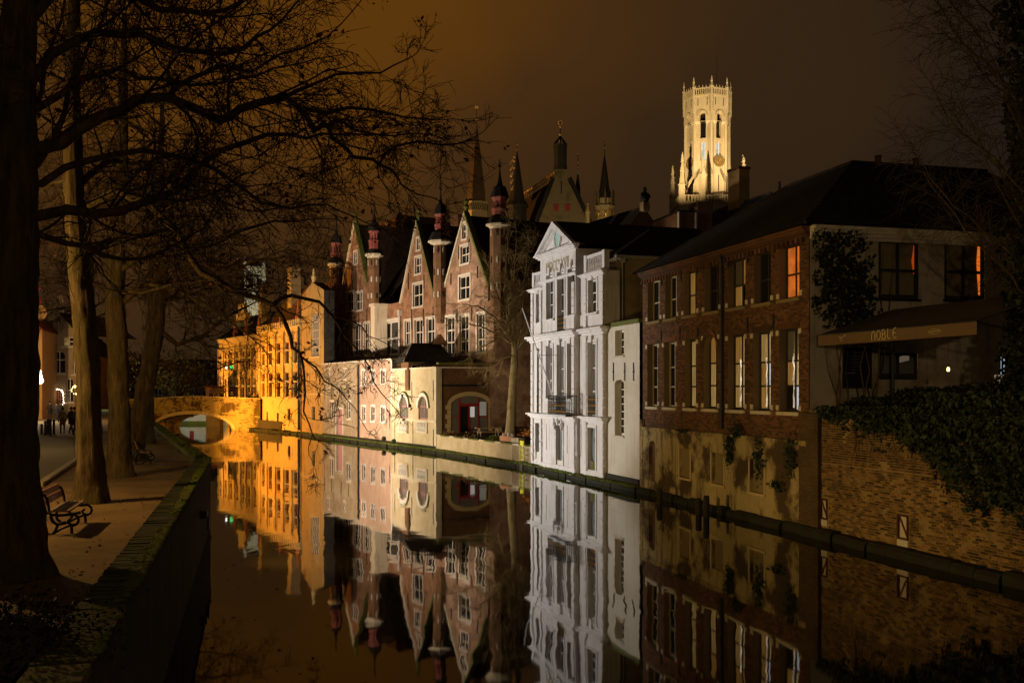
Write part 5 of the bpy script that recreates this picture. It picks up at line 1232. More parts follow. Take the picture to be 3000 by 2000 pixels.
# ================================================================== LOW CANAL HOUSE
LF = Facade((-20, 108.2), (-6.1, 82.4))
lh = LF.root('low_canal_house', 'low brick range on the water with arched windows and stone balustrades', 'house')
uS, uP = LF.u(1147), LF.u(1050)
zA_, zB_ = LF.z(1056, 1060), LF.z(1212, 1081)
tanw = [LF.rect(967, 978, 1176, 1228), LF.rect(1017, 1028, 1176, 1226), LF.rect(960, 967, 1082, 1110), LF.rect(1006, 1014, 1082, 1110), LF.rect(985, 1004, 1198, 1272)]
pinkw = [LF.rect(1061, 1072, 1085, 1126), LF.rect(1088, 1099, 1085, 1124), LF.rect(1117, 1129, 1085, 1122), LF.rect(1061, 1071.5, 1190, 1233), LF.rect(1088, 1099, 1190, 1233), LF.rect(1117, 1128.5, 1192, 1234)]
palew = [LF.rect(1171, 1196, 1160, 1226), LF.rect(1226, 1254, 1160, 1228)]
for ua_, ub_, wz, zt_, m in ((0, uP, tanw, zA_, M['brick_tan']), (uP, uS, pinkw, zA_, M['brick_pink']), (uS, LF.L, palew, zB_, M['brick_pale'])):
    mb = MB(); wall(mb, ua_, ub_, -.6, zt_, wz, 0, .3)
    if m is M['brick_pale']:
        for o in wz: arch_fill(mb, o[0], o[1], o[3]-(o[1]-o[0])*.5, o[3], 0, .28)
        mb.quad((LF.L, 0, -.6), (LF.L, .5, -.6), (LF.L, .5, zt_), (LF.L, 0, zt_)); mb.quad((uS, 6, 5), (uS, 0, 5), (uS, 0, zA_), (uS, 6, zA_)); mb.quad((uS, 0, zt_), (LF.L, 0, zt_), (LF.L, 6, zt_), (uS, 6, zt_))
    mb.build('wall', m, lh)
    for k, o in enumerate(wz):
        if m is M['brick_tan'] and k == 4:
            MB().box(o[0]+.05, o[1]-.05, .16, .22, o[2], o[3]).build('door', M['pink_door'], lh); MB().box(o[0]-.16, o[0], -.04, .02, o[2], o[3]).box(o[1], o[1]+.16, -.04, .02, o[2], o[3]).box(o[0]-.16, o[1]+.16, -.04, .02, o[3], o[3]+.2).build('door_surround', M['stone_pale'], lh); continue
        big = m is M['brick_pale']
        w = window(lh, o[0], o[1], o[2], o[3], .14, M['pink_door'] if big else gframe, M['glass_blue'] if big else M['glass'], 2, (.55,) if big else (.5,), .10, .08, single=not big)
        if m is not M['brick_tan']:
            mb = MB(); a, b, c, d = o
            if big:
                ring = [((a+b)/2-((b-a)/2+.3)*math.cos(math.pi*i/10), d-(b-a)*.5+((b-a)/2+.3)*math.sin(math.pi*i/10)) for i in range(11)]; inn = [((a+b)/2-((b-a)/2)*math.cos(math.pi*i/10), d-(b-a)*.5+((b-a)/2)*math.sin(math.pi*i/10)) for i in range(11)]
                for i in range(10): mb.prism([inn[i], inn[i+1], ring[i+1], ring[i]], -.10, .02)
                mb.build('window_arch', M['stone_white'], lh)
                mo = MB()
                for i in range(4, 10): mo.prism([ring[i], ring[i+1], (ring[i+1][0]*1.0+.06, ring[i+1][1]+.12), (ring[i][0]+.06, ring[i][1]+.12)], -.12, .02)
                mo.build('moss', M['moss'], lh)
            else:
                mb.box(a-.16, a, -.04, .02, c, d+.16).box(b, b+.16, -.04, .02, c, d+.16).box(a, b, -.04, .02, d, d+.16).box(a-.2, b+.2, -.08, .02, c-.14, c); mb.build('window_surround', M['stone_white'], lh)
        else: MB().box(o[0]-.12, o[1]+.12, -.06, .02, o[2]-.14, o[2]).box(o[0]-.1, o[1]+.1, -.03, .02, o[3], o[3]+.18).build('window_sill', M['stone_pale'], lh)
for x0, x1 in ((1169, 1197), (1223, 1254)):
    a, b, c, d = LF.rect(x0, x1, 1231, 1268)
    bl = empty('balustrade', (0, 0, 0), 0, parent=lh)
    MB().box(a, b, -.14, .02, d-.16, d).box(a, b, -.14, .02, c, c+.16).box(a, a+.16, -.12, .02, c+.16, d-.16).box(b-.16, b, -.12, .02, c+.16, d-.16).build('rail', M['stone_pale'], bl)
    for k in range(6): MB().lathe([(.05, 0), (.10, .25), (.05, .5), (.06, d-c-.32)], (a+.16+(b-a-.32)*(k+.5)/6, -.08, c+.16), 6).build('baluster', M['stone_white'], bl)
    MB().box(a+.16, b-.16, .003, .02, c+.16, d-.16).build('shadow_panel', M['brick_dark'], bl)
MB().box(uS, LF.L+.03, -.07, .02, LF.z(1212, 1230)-.1, LF.z(1212, 1230)+.08).build('string_course', M['stone_pale'], lh)
MB().box(LF.L-.22, LF.L+.035, -.035, .3, -.6, zB_).build('quoin_strip', M['stone_pale'], lh); MB().box(uS-.1, uS+.12, -.03, .05, 2.5, zA_).build('quoin_strip', M['stone_white'], lh)
MB().box(uS-.05, LF.L+.08, -.08, 6, zB_+.003, zB_+.12).build('coping', M['stone_pale'], lh); MB().box(-.1, uS+.06, -.08, .5, zA_+.003, zA_+.12).build('coping', M['stone_pale'], lh)
mb = MB(); mb.quad((-.1, .1, zA_+.125), (uS, .1, zA_+.125), (uS, 3.5, zA_+.75), (-.1, 3.5, zA_+.75)); mb.build('lean_to_roof', M['slate'], lh)
for px, y0, y1 in ((952, 1125, 1168), (972, 1130, 1170), (1000, 1130, 1170), (1022, 1128, 1170), (1157, 1116, 1172), (1207, 1118, 1178), (1270, 1114, 1174), (1142, 1200, 1255), (1157, 1235, 1290), (1210, 1232, 1300), (1270, 1258, 1310)): anchor(lh, LF.u(px), LF.z(px, y1), LF.z(px, y0))
MB().tube([(LF.u(1053), -.12, zA_-.2), (LF.u(1053), -.12, .4)], .09, 6).build('downpipe', M['iron'], lh)
MB().box(0, LF.L, -.05, .0-.003, -.6, .5).build('plinth', M['footing'], lh)
for px in (1129, 1158): MB().sphere((LF.u(px), -.15, LF.z(px, 1284 if px < 1150 else 1292)), .22, 7, 5).build('plant_tuft', M['ivy'], lh)

# ================================================================== RESTAURANT RANGE AND TERRACE
RF = Facade((-5.95, 82.9), (2.9, 87.7))
rh = RF.root('restaurant_range', 'dark brick range with stone arches and red glazed doors behind the terrace', 'house')
ra = [RF.rect(1321, 1431, 1159, 1266), RF.rect(1470, 1558, 1157, 1262)]
zr1 = RF.z(1400, 1068)
mb = MB(); wall(mb, 0, RF.L, 1.2, zr1, ra, 0, .35)
for o in ra: arch_fill(mb, o[0], o[1], o[3]-.75, o[3], 0, .33, 12)
mb.quad((0, 0, zr1), (RF.L, 0, zr1), (RF.L, 5, zr1), (0, 5, zr1)); mb.build('wall', M['brick_dark'], rh)
MB().box(0, RF.L, -.10, .02, RF.z(1400, 1132), RF.z(1400, 1126)).build('string_course', M['slate'], rh); MB().box(-.02, RF.L, -.05, .4, zr1+.003, zr1+.14).build('coping', M['verdigris'], rh)
for o in ra:
    a, b, c, d = o; m = (a+b)/2; w = (b-a)/2; sp = d-.75
    for k in range(17):
        p = lambda i, e: (m-(w+e)*math.cos(math.pi*i/17), sp+(.75+e)*math.sin(math.pi*i/17))
        MB().prism([p(k+.03, 0), p(k+.97, 0), p(k+.97, .34), p(k+.03, .34)], -.05, .04).build('voussoir', M['stone_yellow'], rh)
    for s in (-1, 1):
        for k in range(6):
            e = m+s*w; ww = .34+(.16 if k % 2 else 0); zz = c+k*(sp-c)/6
            MB().box(min(e, e+s*ww), max(e, e+s*ww), -.045, .04, zz+.01, zz+(sp-c)/6-.01).build('jamb_stone', M['stone_yellow'], rh)
    dw = w*.55
    MB().box(m-dw, m-dw+.12, .10, .2, c, d-.02).box(m+dw-.12, m+dw, .10, .2, c, d-.02).box(m-.07, m+.07, .10, .2, c, c+2.15).box(m-dw+.12, m+dw-.12, .10, .2, c+2.15, c+2.36).box(a, m-dw, .12, .18, c+1.25, c+1.33).box(m+dw, b, .12, .18, c+1.25, c+1.33).build('door_frame', M['red_door'], rh)
    for x0, x1, z0, z1_, mm_ in ((m-dw+.12, m-.07, c, c+2.15, M['glass']), (m+.07, m+dw-.12, c, c+2.15, M['glass_blue']), (a, m-dw, c, d, M['glass_blue']), (m+dw, b, c, d, M['glass_blue']), (m-dw+.12, m+dw-.12, c+2.36, d, M['glass_blue'])): MB().box(x0, x1, .19, .205, z0, z1_).build('pane', mm_, rh)
o = ra[0]; m = (o[0]+o[1])/2; MB().box(m+.12, m+.52, .17, .188, o[2]+1.25, o[2]+2.1).build('lit_blind', glow('lit_white_blind', (.9, .88, .8), .35), rh); MB().box(o[1]-.75, o[1]-.12, .17, .188, o[2]+1.36, o[2]+2.5).build('lit_blind', glow('lit_dim_blind', (.9, .85, .7), .12), rh)
anchor(rh, RF.u(1455), RF.z(1455, 1178), RF.z(1455, 1118))
# terrace and its low wall
TF = Facade((-6.08, 82.35), (1.29, 65.85))
structure(MB().slab([(-5.6, 82.3), (1.5, 66.2), (6, 67.6), (4.5, 89), (-5.7, 84)], 1.0, 1.38).build('garden_ground', M['soil']))
tw_ = TF.root('terrace_wall', 'low pale brick terrace wall standing in the water below the red doors', 'wall')
MB().box(0.02, TF.L, 0, .45, -.6, 1.36).build('wall_face', M['brick_pale'], tw_)
for k in range(18): MB().box(.03+k*TF.L/18, (k+1)*TF.L/18, -.05, .5, 1.363, 1.46).build('coping_stone', M['verdigris'] if k % 3 else M['stone_pale'], tw_)
MB().box(TF.u(1502), TF.L, -.06, -.002, -.6, 1.3).build('patched_brickwork', M['brick_tan'], tw_)
p0 = at(1462, 1283, 72); pl = empty('planter', (p0.x, p0.y, 1.47), TF.rz, 'long terracotta planter with pale stones on the low terrace wall', 'planter')
MB().box(0, 1.9, .05, .5, 0, .36).build('box', M['terracotta'], pl); MB().box(1.95, 3.2, .05, .5, -.02, .30).build('stone_trough', M['stone_pale'], pl)
for k, (x, s) in enumerate(((.3, .10), (1.3, .16), (1.8, .12), (2.0, .09))): MB().sphere((x, .2, .36+s*.7), s, 8, 6, 1.2).build('pale_stone', M['stone_white'], pl)
r = random.Random(31)
def shrub(name, label, px, py, Y, w, h, n, m, size=.06):
    p = at(px, py, Y); o = empty(name, p, 0, label, 'shrub', 'low plants along the terrace wall')
    pts = [(r.gauss(0, w*.4), r.gauss(0, .18), abs(r.gauss(0, h*.45))+.03) for _ in range(n)]
    q = leaf_cloud('foliage', pts, size, m, o, r.randint(0, 999)); q['kind'] = 'stuff'
    mb = MB()
    for k in range(7): mb.tube([(r.gauss(0, w*.2), 0, -.02), (r.gauss(0, w*.4), r.gauss(0, .1), h*.7)], [.012, .006], 3)
    mb.build('stem', M['twig'], o)
shrub('low_shrub', 'russet low shrub left of the terrace by the pale corner', 1314, 1276, 79.5, .8, .4, 260, M['autumn'])
shrub('low_shrub', 'brownish low shrub below the red doors on the terrace wall', 1375, 1284, 76, 1.0, .32, 280, M['autumn'])
shrub('low_shrub', 'dark green low shrub in the middle of the terrace wall', 1415, 1287, 74, .9, .3, 260, M['ivy'])
shrub('low_shrub', 'yellow green low shrub left of the terracotta planter', 1448, 1289, 72.5, .6, .34, 200, M['moss'])
shrub('orange_plant', 'orange flowering plant beside the white house corner', 1546, 1278, 67.6, .55, .42, 420, mat('orange_leaf', (.55, .22, .03), .8, .4, 2, 0, rnd=.4), .05)
pt_ = empty('picnic_table', (*at(1430, 1270, 79)[:2], 1.38), .25, 'wooden picnic table with benches standing on the terrace', 'table')
MB().box(-1.0, 1.0, -.40, .40, .70, .75).build('table_top', M['wood_grey'], pt_)
for s in (-1, 1):
    MB().box(-1.0, 1.0, s*.72-.13, s*.72+.13, .42, .46).build('bench_seat', M['wood_grey'], pt_)
    for x in (-.7, .7): MB().tube([(x, s*.65, 0), (x, s*.18, .70)], .04, 4).build('leg', M['wood_grey'], pt_)
for x in (-.7, .7): MB().box(x-.03, x+.03, -.8, .8, .36, .42).build('crossbeam', M['wood_grey'], pt_)
# porch with hipped roof above the low house
pr = empty('garden_pavilion', (*at(1245, HZ, 88.5)[:2], 0), .35, 'small dark pavilion with steep slate roof above the pale brick wall', 'pavilion')
k = 88.5/FP; zq = lambda py: CH+(HZ-py)*k
MB().box(-1.7, 2.0, -.9, 1.6, 5, zq(1062)).build('wall', M['brick_dark'], pr)
for x in (-1.45, -.35, .85): window(pr, x, x+.85, zq(1090), zq(1068), -.95, M['wood_grey'], M['glass'], 1, (.5,), .07, .05, True)
x0, x1, y0, y1 = -2.3, 2.35, -1.6, 2.2
MB().poly([(x0, y0, zq(1062)), (x1, y0, zq(1062)), (1.4, .3, zq(1005)), (-1.1, .3, zq(1005))]).poly([(x1, y1, zq(1062)), (x0, y1, zq(1062)), (-1.1, .3, zq(1005)), (1.4, .3, zq(1005))]).poly([(x0, y1, zq(1062)), (x0, y0, zq(1062)), (-1.1, .3, zq(1005))]).poly([(x1, y0, zq(1062)), (x1, y1, zq(1062)), (1.4, .3, zq(1005))]).poly([(x0, y0, zq(1062)), (x0, y1, zq(1062)), (x1, y1, zq(1062)), (x1, y0, zq(1062))]).build('roof', M['slate'], pr)
MB().tube([(x0, y0, zq(1062)+.03), (-1.1, .3, zq(1005)+.03)], .05, 4).build('hip_flashing', M['lead'], pr)
MB().prism([(.6, zq(1008)), (2.0, zq(1008)), (1.3, zq(978))], -.4, .6).build('dormer_gable', M['brick_dark'], pr)

# ================================================================== YELLOW HOUSES BY THE BRIDGE
YBF = Facade((-32.5, 130.8), (-24, 116))
yb_ = YBF.root('yellow_house', 'tall yellow battlemented house glowing orange beside the bridge', 'house')
ztB = YBF.z(817, 962)
cB = [771, 792, 816.5, 841, 865.5]; ops = []
for i, c in enumerate(cB):
    w = 4.2+i*.35
    ops += [(YBF.u(c-w), YBF.u(c+w), YBF.z(817, 1066), YBF.z(817, 1006)), (YBF.u(c-w), YBF.u(c+w), YBF.z(817, 1162), YBF.z(817, 1092))]
base = [YBF.rect(764.5, 768.5, 1194, 1226), YBF.rect(780.5, 785.5, 1206, 1250), YBF.rect(811, 817, 1209, 1254), YBF.rect(843.5, 850.5, 1197, 1231)]
mb = MB(); wall(mb, 0, YBF.L, -.6, ztB, ops+base, 0, .42); mb.quad((0, 6, -.6), (0, 0, -.6), (0, 0, ztB), (0, 6, ztB)); mb.quad((YBF.L, 0, -.6), (YBF.L, 1, -.6), (YBF.L, 1, ztB), (YBF.L, 0, ztB)); mb.build('wall', M['yellow_wall'], yb_)
redw = mat('red_brown_window_wood', (.16, .05, .02), .6, .2, 3, 0)
for o in ops: window(yb_, *o, .2, redw, M['glass'], 2, (.62,), .12, .12, True)
for k, o in enumerate(base): MB().box(o[0], o[1], .18, .24, o[2], o[3]).build('door' if k in (1, 2) else 'window', redw if k in (1, 2) else M['glass'], yb_)
for i, o in enumerate(ops):
    MB().box(o[0]-.06, o[1]+.06, -.05, .2, o[2]+(o[3]-o[2])*.60, o[2]+(o[3]-o[2])*.66).build('transom', M['stone_pale'], yb_); MB().box(o[0]-.2, o[1]+.2, -.08, .1, o[2]-.16, o[2]).build('window_sill', M['stone_pale'], yb_)
    if i % 2 == 0: MB().box(o[0]-.45, o[0]-.25, -.18, .02, YBF.z(817, 1166), o[3]+1.2).build('pilaster', M['yellow_wall'], yb_)
MB().box(0, YBF.L, -.14, .02, YBF.z(817, 1170), YBF.z(817, 1164)).build('string_course', M['yellow_wall'], yb_)
nM = 22
for k in range(nM): MB().box(YBF.L*k/nM+.05, YBF.L*(k+.55)/nM+.05, -.12, .3, ztB, ztB+.72).build('merlon', M['stone_yellow'], yb_)
MB().box(-.02, YBF.L+.02, -.10, .3, ztB-.25, ztB+.006).build('battlement_band', M['stone_yellow'], yb_)
rtile = mat('brown_orange_tile', (.30, .15, .05), .85, .35, 2.5, .03)
zRB = YBF.z(800, 868, 4.5)
mb = MB(); mb.quad((0, .5, ztB), (YBF.L, .5, ztB), (YBF.L, 4.5, zRB), (0, 4.5, zRB)); mb.poly([(YBF.L, .5, ztB), (YBF.L, 8.5, ztB), (YBF.L, 4.5, zRB)]); mb.poly([(0, 8.5, ztB), (0, .5, ztB), (0, 4.5, zRB)]); mb.build('roof', rtile, yb_)
for px, pya, pyb, w in ((770, 832, 890, 13), (857, 783, 858, 14)):
    u = YBF.u(px, 3); w_ = w/FP*YBF.t(px, 3)*1.3; MB().box(u-w_, u+w_, 2.6, 3.8, ztB, YBF.z(px, pya, 3)).box(u-w_-.15, u+w_+.15, 2.5, 3.9, YBF.z(px, pya+8, 3), YBF.z(px, pya+3, 3)).build('chimney', M['brick_yellow'], yb_)
fin = mat('orange_red_finial', (.50, .16, .06), .7, .2, 2, 0)
for px, py in ((754, 955), (818, 945), (868, 925)):
    u = YBF.u(px); MB().lathe([(.28, 0), (.34, .5), (.18, 1.0), (.10, 1.7), (.03, 2.5)], (u, .2, YBF.z(px, py)-.6), 6).build('roof_finial', fin, yb_)
MB().tube([(YBF.L-.2, -.12, ztB-.2), (YBF.L-.2, -.12, .5)], .12, 6).build('downpipe', M['iron'], yb_)
for px, y0, y1 in ((790, 985, 1010), (803, 985, 1012), (831, 985, 1012), (860, 980, 1005), (755, 1090, 1122)): anchor(yb_, YBF.u(px), YBF.z(px, y1), YBF.z(px, y0))
YAF = Facade((-42.8, 149.5), (-31.9, 131.6))
ya = YAF.root('yellow_house', 'lower yellow brick house with rows of narrow windows behind the bridge', 'house')
ztA = YAF.z(697, 987); ops = []
for i, c in enumerate((646, 661, 677, 694.5, 712.5, 729, 745.5)):
    w = 2.3+i*.22; ops += [(YAF.u(c-w), YAF.u(c+w), YAF.z(697, 1084), YAF.z(697, 1030)), (YAF.u(c-w), YAF.u(c+w), YAF.z(697, 1170), YAF.z(697, 1108))]
mb = MB(); wall(mb, 0, YAF.L, -.6, ztA, ops, 0, .42); mb.quad((0, 6, -.6), (0, 0, -.6), (0, 0, ztA), (0, 6, ztA)); mb.build('wall', M['yellow_wall'], ya)
for o in ops: window(ya, *o, .2, redw, M['glass'], 2, (.62,), .1, .1, True); MB().box(o[0]-.08, o[1]+.08, -.05, .2, o[2]+(o[3]-o[2])*.60, o[2]+(o[3]-o[2])*.67).build('transom', M['stone_pale'], ya); MB().box(o[0]-.55, o[0]-.3, -.16, .02, 3, o[3]+.8).build('pilaster', M['yellow_wall'], ya)
mb = MB(); cornice(mb, 0, YAF.L-.1, ztA-.5, ztA, 0, .4, 3, False); mb.build('eaves_cornice', M['stone_yellow'], ya)
MB().box(0, YAF.L-.1, -.12, .02, YAF.z(697, 1022), YAF.z(697, 1016)).build('string_course', M['stone_yellow'], ya)
mb = MB(); mb.quad((-.2, -.4, ztA), (YAF.L, -.4, ztA), (YAF.L, 4.5, ztA+3.6), (-.2, 4.5, ztA+3.6)); mb.build('roof', M['roof_tile'], ya)
for px in (690, 721): MB().lathe([(.3, 0), (.38, .5), (.2, 1.2), (.12, 2.2), (.03, 3.2)], (YAF.u(px), 0, ztA), 6).build('roof_finial', fin, ya)
# stepped gable rising behind the eaves
st_ = []; uu = YAF.u(706, 2); stp = [(-5.2, 0), (-5.2, 1.3), (-4.0, 1.3), (-4.0, 2.8), (-2.8, 2.8), (-2.8, 4.2), (-1.4, 4.2), (-1.4, 5.6), (1.4, 5.6), (1.4, 4.2), (2.8, 4.2), (2.8, 2.8), (4.0, 2.8), (4.0, 1.3), (5.2, 1.3), (5.2, 0)]
MB().prism([(uu+a, ztA-.5+b) for a, b in stp], 2.0, 2.5).build('stepped_gable', M['brick_yellow'], ya)
YCF = Facade((-24, 116.02), (-20.05, 108.35))
yc_ = YCF.root('yellow_house', 'narrow yellow gabled house with one tall leaded window', 'house')
zC, zCa = YCF.z(915, 858), YCF.z(917, 824)
o = YCF.rect(907, 931, 915, 1043); o2 = YCF.rect(909, 919, 1190, 1230)
sl = (zCa-zC)/(YCF.L/2); mb = MB(); wall(mb, 0, YCF.L, -.6, zCa, [o, o2], .15, .35, [(-sl, 1, zC), (sl, 1, zC+sl*YCF.L)]); arch_fill(mb, o[0], o[1], o[3]-.6, o[3], .15, .33); mb.build('wall', mat('dark_ochre_limewash', (.44, .28, .095), .88, .22, .9, .01, patch=(.30, .18, .06), pscale=.5, streak=(.26, .15, .05)), yc_)
window(yc_, *o, .35, M['stone_pale'], M['glass_blue'], 4, (.2, .4, .6, .8), .1, .05); window(yc_, *o2, .35, redw, M['glass'], 1, (.5,), .08, .06, True)
MB().box(o[0]-.15, o[1]+.15, -.0, .2, o[2]-.2, o[2]-.003).build('window_sill', M['stone_yellow'], yc_); MB().box(0, YCF.L, .05, .17, YCF.z(915, 1156), YCF.z(915, 1152)).build('string_course', M['stone_yellow'], yc_)
mb = MB(); mb.quad((0, .2, zC), (YCF.L/2, .2, zCa), (YCF.L/2, 1.3, zCa), (0, 1.3, zC)); mb.quad((YCF.L/2, .2, zCa), (YCF.L, .2, zC), (YCF.L, 1.3, zC), (YCF.L/2, 1.3, zCa)); mb.quad((YCF.L, .15, -.5), (YCF.L, 1.3, -.5), (YCF.L, 1.3, zC), (YCF.L, .15, zC)); mb.build('roof', M['slate'], yc_)
MB().lathe([(.2, 0), (.25, .5), (.05, 1.5)], (YCF.L/2, .3, zCa), 6).build('gable_finial', M['stone_yellow'], yc_)
# lit church tower far behind
ctp = at(747, HZ, 300); ct = empty('church_tower', (ctp.x, ctp.y, 0), .25, 'distant pale floodlit church tower above the yellow roofs', 'tower')
k = 300/FP; zq = lambda py: CH+(HZ-py)*k
mb = MB(); wall(mb, -3, 3, 5, zq(790), [(-1.9, -.5, zq(846), zq(818)), (.5, 1.9, zq(846), zq(818))], -3, .6); mb.box(-3, 3, -2.3, 3, 5, zq(790)); mb.build('wall', M['stone_white'], ct)
for x in (-1.2, 1.2): MB().box(x-.7, x+.7, -2.45, -2.35, zq(846), zq(818)).build('bell_opening', M['glass'], ct)
MB().box(-3.2, 3.2, -3.2, 3.2, zq(790), zq(783)).build('tower_cornice', M['stone_pale'], ct)
for sx in (-1, 1):
    for sy in (-1, 1): MB().lathe([(.5, 0), (.5, 1.2), (.05, 3)], (sx*2.7, sy*2.7, zq(783)), 6).build('pinnacle', M['stone_white'], ct)
MB().lathe([(2.5, 0), (1.2, 1.6), (.1, 2.4)], (0, 0, zq(783)), 8).build('tower_roof', M['roof_tile'], ct)
# beyond the bridge: white garden house wall, brick house, shed
ww = empty('canal_side_house', (-49.5, 152, 0), -.12, 'pale lit house wall with red shutter seen through the bridge arch', 'house')
mb = MB(); wall(mb, 0, 11, -.6, 3.4, [(1.7, 2.4, 1.0, 3.0), (4.3, 5.4, 1.3, 2.7)], 0, .2); mb.box(0, 11, .5, 4, -.6, 3.3); mb.build('wall', M['cream'], ww)
MB().box(1.7, 2.4, .05, .1, 1.0, 3.0).build('shutter', M['red_door'], ww); MB().box(4.3, 5.4, .1, .15, 1.3, 2.7).build('window', M['glass'], ww); MB().box(-.1, 11.1, -.4, -.02, -.6, .45).build('mossy_ledge', M['moss'], ww); MB().box(-.2, 11.2, -.2, 4.2, 3.403, 3.6).build('roof', M['slate'], ww)
hb = empty('far_brick_house', (-64, 172, 2), .1, 'dim far brick house with pale window frames beyond the bridge', 'house')
mb = MB(); opsf = [(1.2+i*2.6, 2.5+i*2.6, 1.0, 3.4) for i in range(5)]; wall(mb, 0, 14.5, 0, 5, opsf, 0, .25); mb.build('wall', M['brick_dark'], hb)
for o in opsf: window(hb, *o, .1, gframe, M['glass'], 2, (.5,), .12, .12)
MB().prism([(-.3, 5), (14.8, 5), (13, 8.2), (1.5, 8.2)], -.3, 7).build('roof', M['roof_tile'], hb)
sh_ = empty('garden_shed', (-42.6, 142.5, 3.2), 0, 'small grey shed with red eaves left of the yellow house', 'shed')
MB().box(0, 1.9, 0, 2, -4.3, 2.2).build('wall', M['stucco'], sh_); MB().box(-.35, 2.1, -.2, 2.2, 2.203, 2.42).build('roof', M['red_lantern'], sh_)

# ================================================================== TREES
class Tree:
    """bare tree: guided trunk and limbs, then recursive branches; limbs are parts, the fine twigs one part"""
    def __init__(s, name, label, base, seed, bark=None, twig=None, group=None, gravity=-.02):
        s.r = random.Random(seed); s.o = empty(name, base, 0, label, 'tree', group); s.b = Vector(base); s.bark = bark or M['bark']; s.twig = twig or M['twig']
        s.tw = MB(); s.tips = []; s.grav = gravity
    def trunk(s, pts, rad, n=14):
        pts = [Vector(p)-s.b for p in pts]
        fp, fr = [], []
        for i in range(len(pts)-1):
            for k in range(22):
                t = k/22; fp.append(pts[i].lerp(pts[i+1], t)); fr.append(rad[i]+(rad[i+1]-rad[i])*t)
        fp.append(pts[-1]); fr.append(rad[-1])
        n = min(24, n+8); mb = MB(); mb.tube([tuple(p) for p in fp], fr, n)
        v = []
        for i, q in enumerate(mb.v):                 # knobbly, ribbed bark outline
            c = fp[min(i//n, len(fp)-1)]; d = Vector(q)-c; k = 1+.15*mnoise.noise((q[0]*2.2+s.b.x, q[1]*2.2, q[2]*.9))+.10*mnoise.noise((q[0]*7+s.b.x, q[1]*7, q[2]*2.2))+.05*math.sin(7*math.atan2(d.y, d.x)+q[2])-.11*abs(mnoise.noise((math.atan2(d.y, d.x)*3.2+s.b.x, q[2]*1.1, 7.0)))-.07*abs(mnoise.noise((math.atan2(d.y, d.x)*7.0, q[2]*3.0, 1.0)))+.08
            v.append(tuple(c+d*k))
        mb.v = v; mb.build('trunk', s.bark, s.o, True); s.fp, s.fr = fp, fr
    def limb(s, pts, r0, r1, dens=1.0, lens=(2.1, .95, .42), levels=3, wig=.06):
        """pts are world points"""
        q = [Vector(p)-s.b for p in pts]; fp = []
        for i in range(len(q)-1):
            k = max(2, int((q[i+1]-q[i]).length/.45))
            for j in range(k):
                p = q[i].lerp(q[i+1], j/k)
                if j: p += Vector((s.r.gauss(0, 1), s.r.gauss(0, 1), s.r.gauss(0, 1)))*wig*.6
                fp.append(p)
        fp.append(q[-1]); n = len(fp); rad = [r0+(r1-r0)*(i/(n-1))**.8 for i in range(n)]
        MB().tube([tuple(p) for p in fp], rad, 7).build('limb', s.bark, s.o, True)
        tot = sum((fp[i+1]-fp[i]).length for i in range(n-1)); cnt = int(tot*3.0*dens)
        for _ in range(cnt):
            t = s.r.uniform(.12, 1.0); i = min(n-2, int(t*(n-1))); p = fp[i].lerp(fp[i+1], t*(n-1)-i)
            d = (fp[i+1]-fp[i]).normalized()
            s.grow(p, s.side(d, 28, 70), lens[0]*s.r.uniform(.5, 1.15)*(1.1-.35*t), min(.032, rad[i]*s.r.uniform(.24, .42)), 1, levels, lens)
        s.grow(fp[-1], (fp[-1]-fp[-2]).normalized(), lens[0]*.6, r1, 1, levels, lens)
    def side(s, d, a0, a1):
        a = R(s.r.uniform(a0, a1)); ax = d.cross(Vector((s.r.gauss(0, 1), s.r.gauss(0, 1), s.r.gauss(0, 1))))
        if ax.length < 1e-4: ax = Vector((1, 0, 0))
        return (Matrix.Rotation(a, 3, ax.normalized()) @ d)
    def grow(s, p, d, Lg, r_, lvl, maxl, lens):
        n = 5 if lvl == 1 else (4 if lvl == 2 else 3)
        r_ = max(r_, .0062); pts = [tuple(p)]; q = Vector(p); dirs = []
        for i in range(n):
            d = (d + Vector((s.r.gauss(0, .19), s.r.gauss(0, .19), s.r.gauss(0, .17)+s.grav*lvl))).normalized()
            q = q + d*(Lg/n); pts.append(tuple(q)); dirs.append(d)
        re = max(r_*.45, .0042)
        s.tw.tube(pts, [r_+(re-r_)*i/n for i in range(n+1)], 5 if lvl == 1 else (4 if lvl == 2 else 3), cap=False)
        if lvl >= maxl:
            if s.r.random() < .22: s.tips.append(q)
            return
        c = {1: 6, 2: 4}.get(lvl, 3)
        for k in range(c):
            t = s.r.uniform(.2, 1.0); i = min(n-1, int(t*n)); a, b = Vector(pts[i]), Vector(pts[i+1]); f = t*n-i
            s.grow(a.lerp(b, f), s.side(dirs[i], 25, 65), lens[lvl]*s.r.uniform(.45, 1.2), r_*.55, lvl+1, maxl, lens)
    def auto(s, n, z0, z1, length, r0, dens=1.0, lens=(2.1, .95, .42), up=.5, levels=3):
        for k in range(n):
            z = s.r.uniform(z0, z1); i = min(range(len(s.fp)), key=lambda j: abs(s.fp[j].z-z)); p = s.fp[i]
            a = s.r.uniform(0, 2*math.pi) if n > 4 else k*2.2
            Ln = length*s.r.uniform(.6, 1.15)*(1.15-.5*(z-z0)/max(.1, z1-z0)); u = up*s.r.uniform(.4, 1.4)
            pts = [p+s.b]; d = Vector((math.cos(a), math.sin(a), u)).normalized()
            for j in range(4):
                d = (d+Vector((s.r.gauss(0, .22), s.r.gauss(0, .22), -.10+s.r.gauss(0, .16)))).normalized(); pts.append(pts[-1]+d*Ln/4)
            s.limb(pts, min(r0, s.fr[i]*.6)*s.r.uniform(.6, 1), .018, dens, lens, levels, .05)
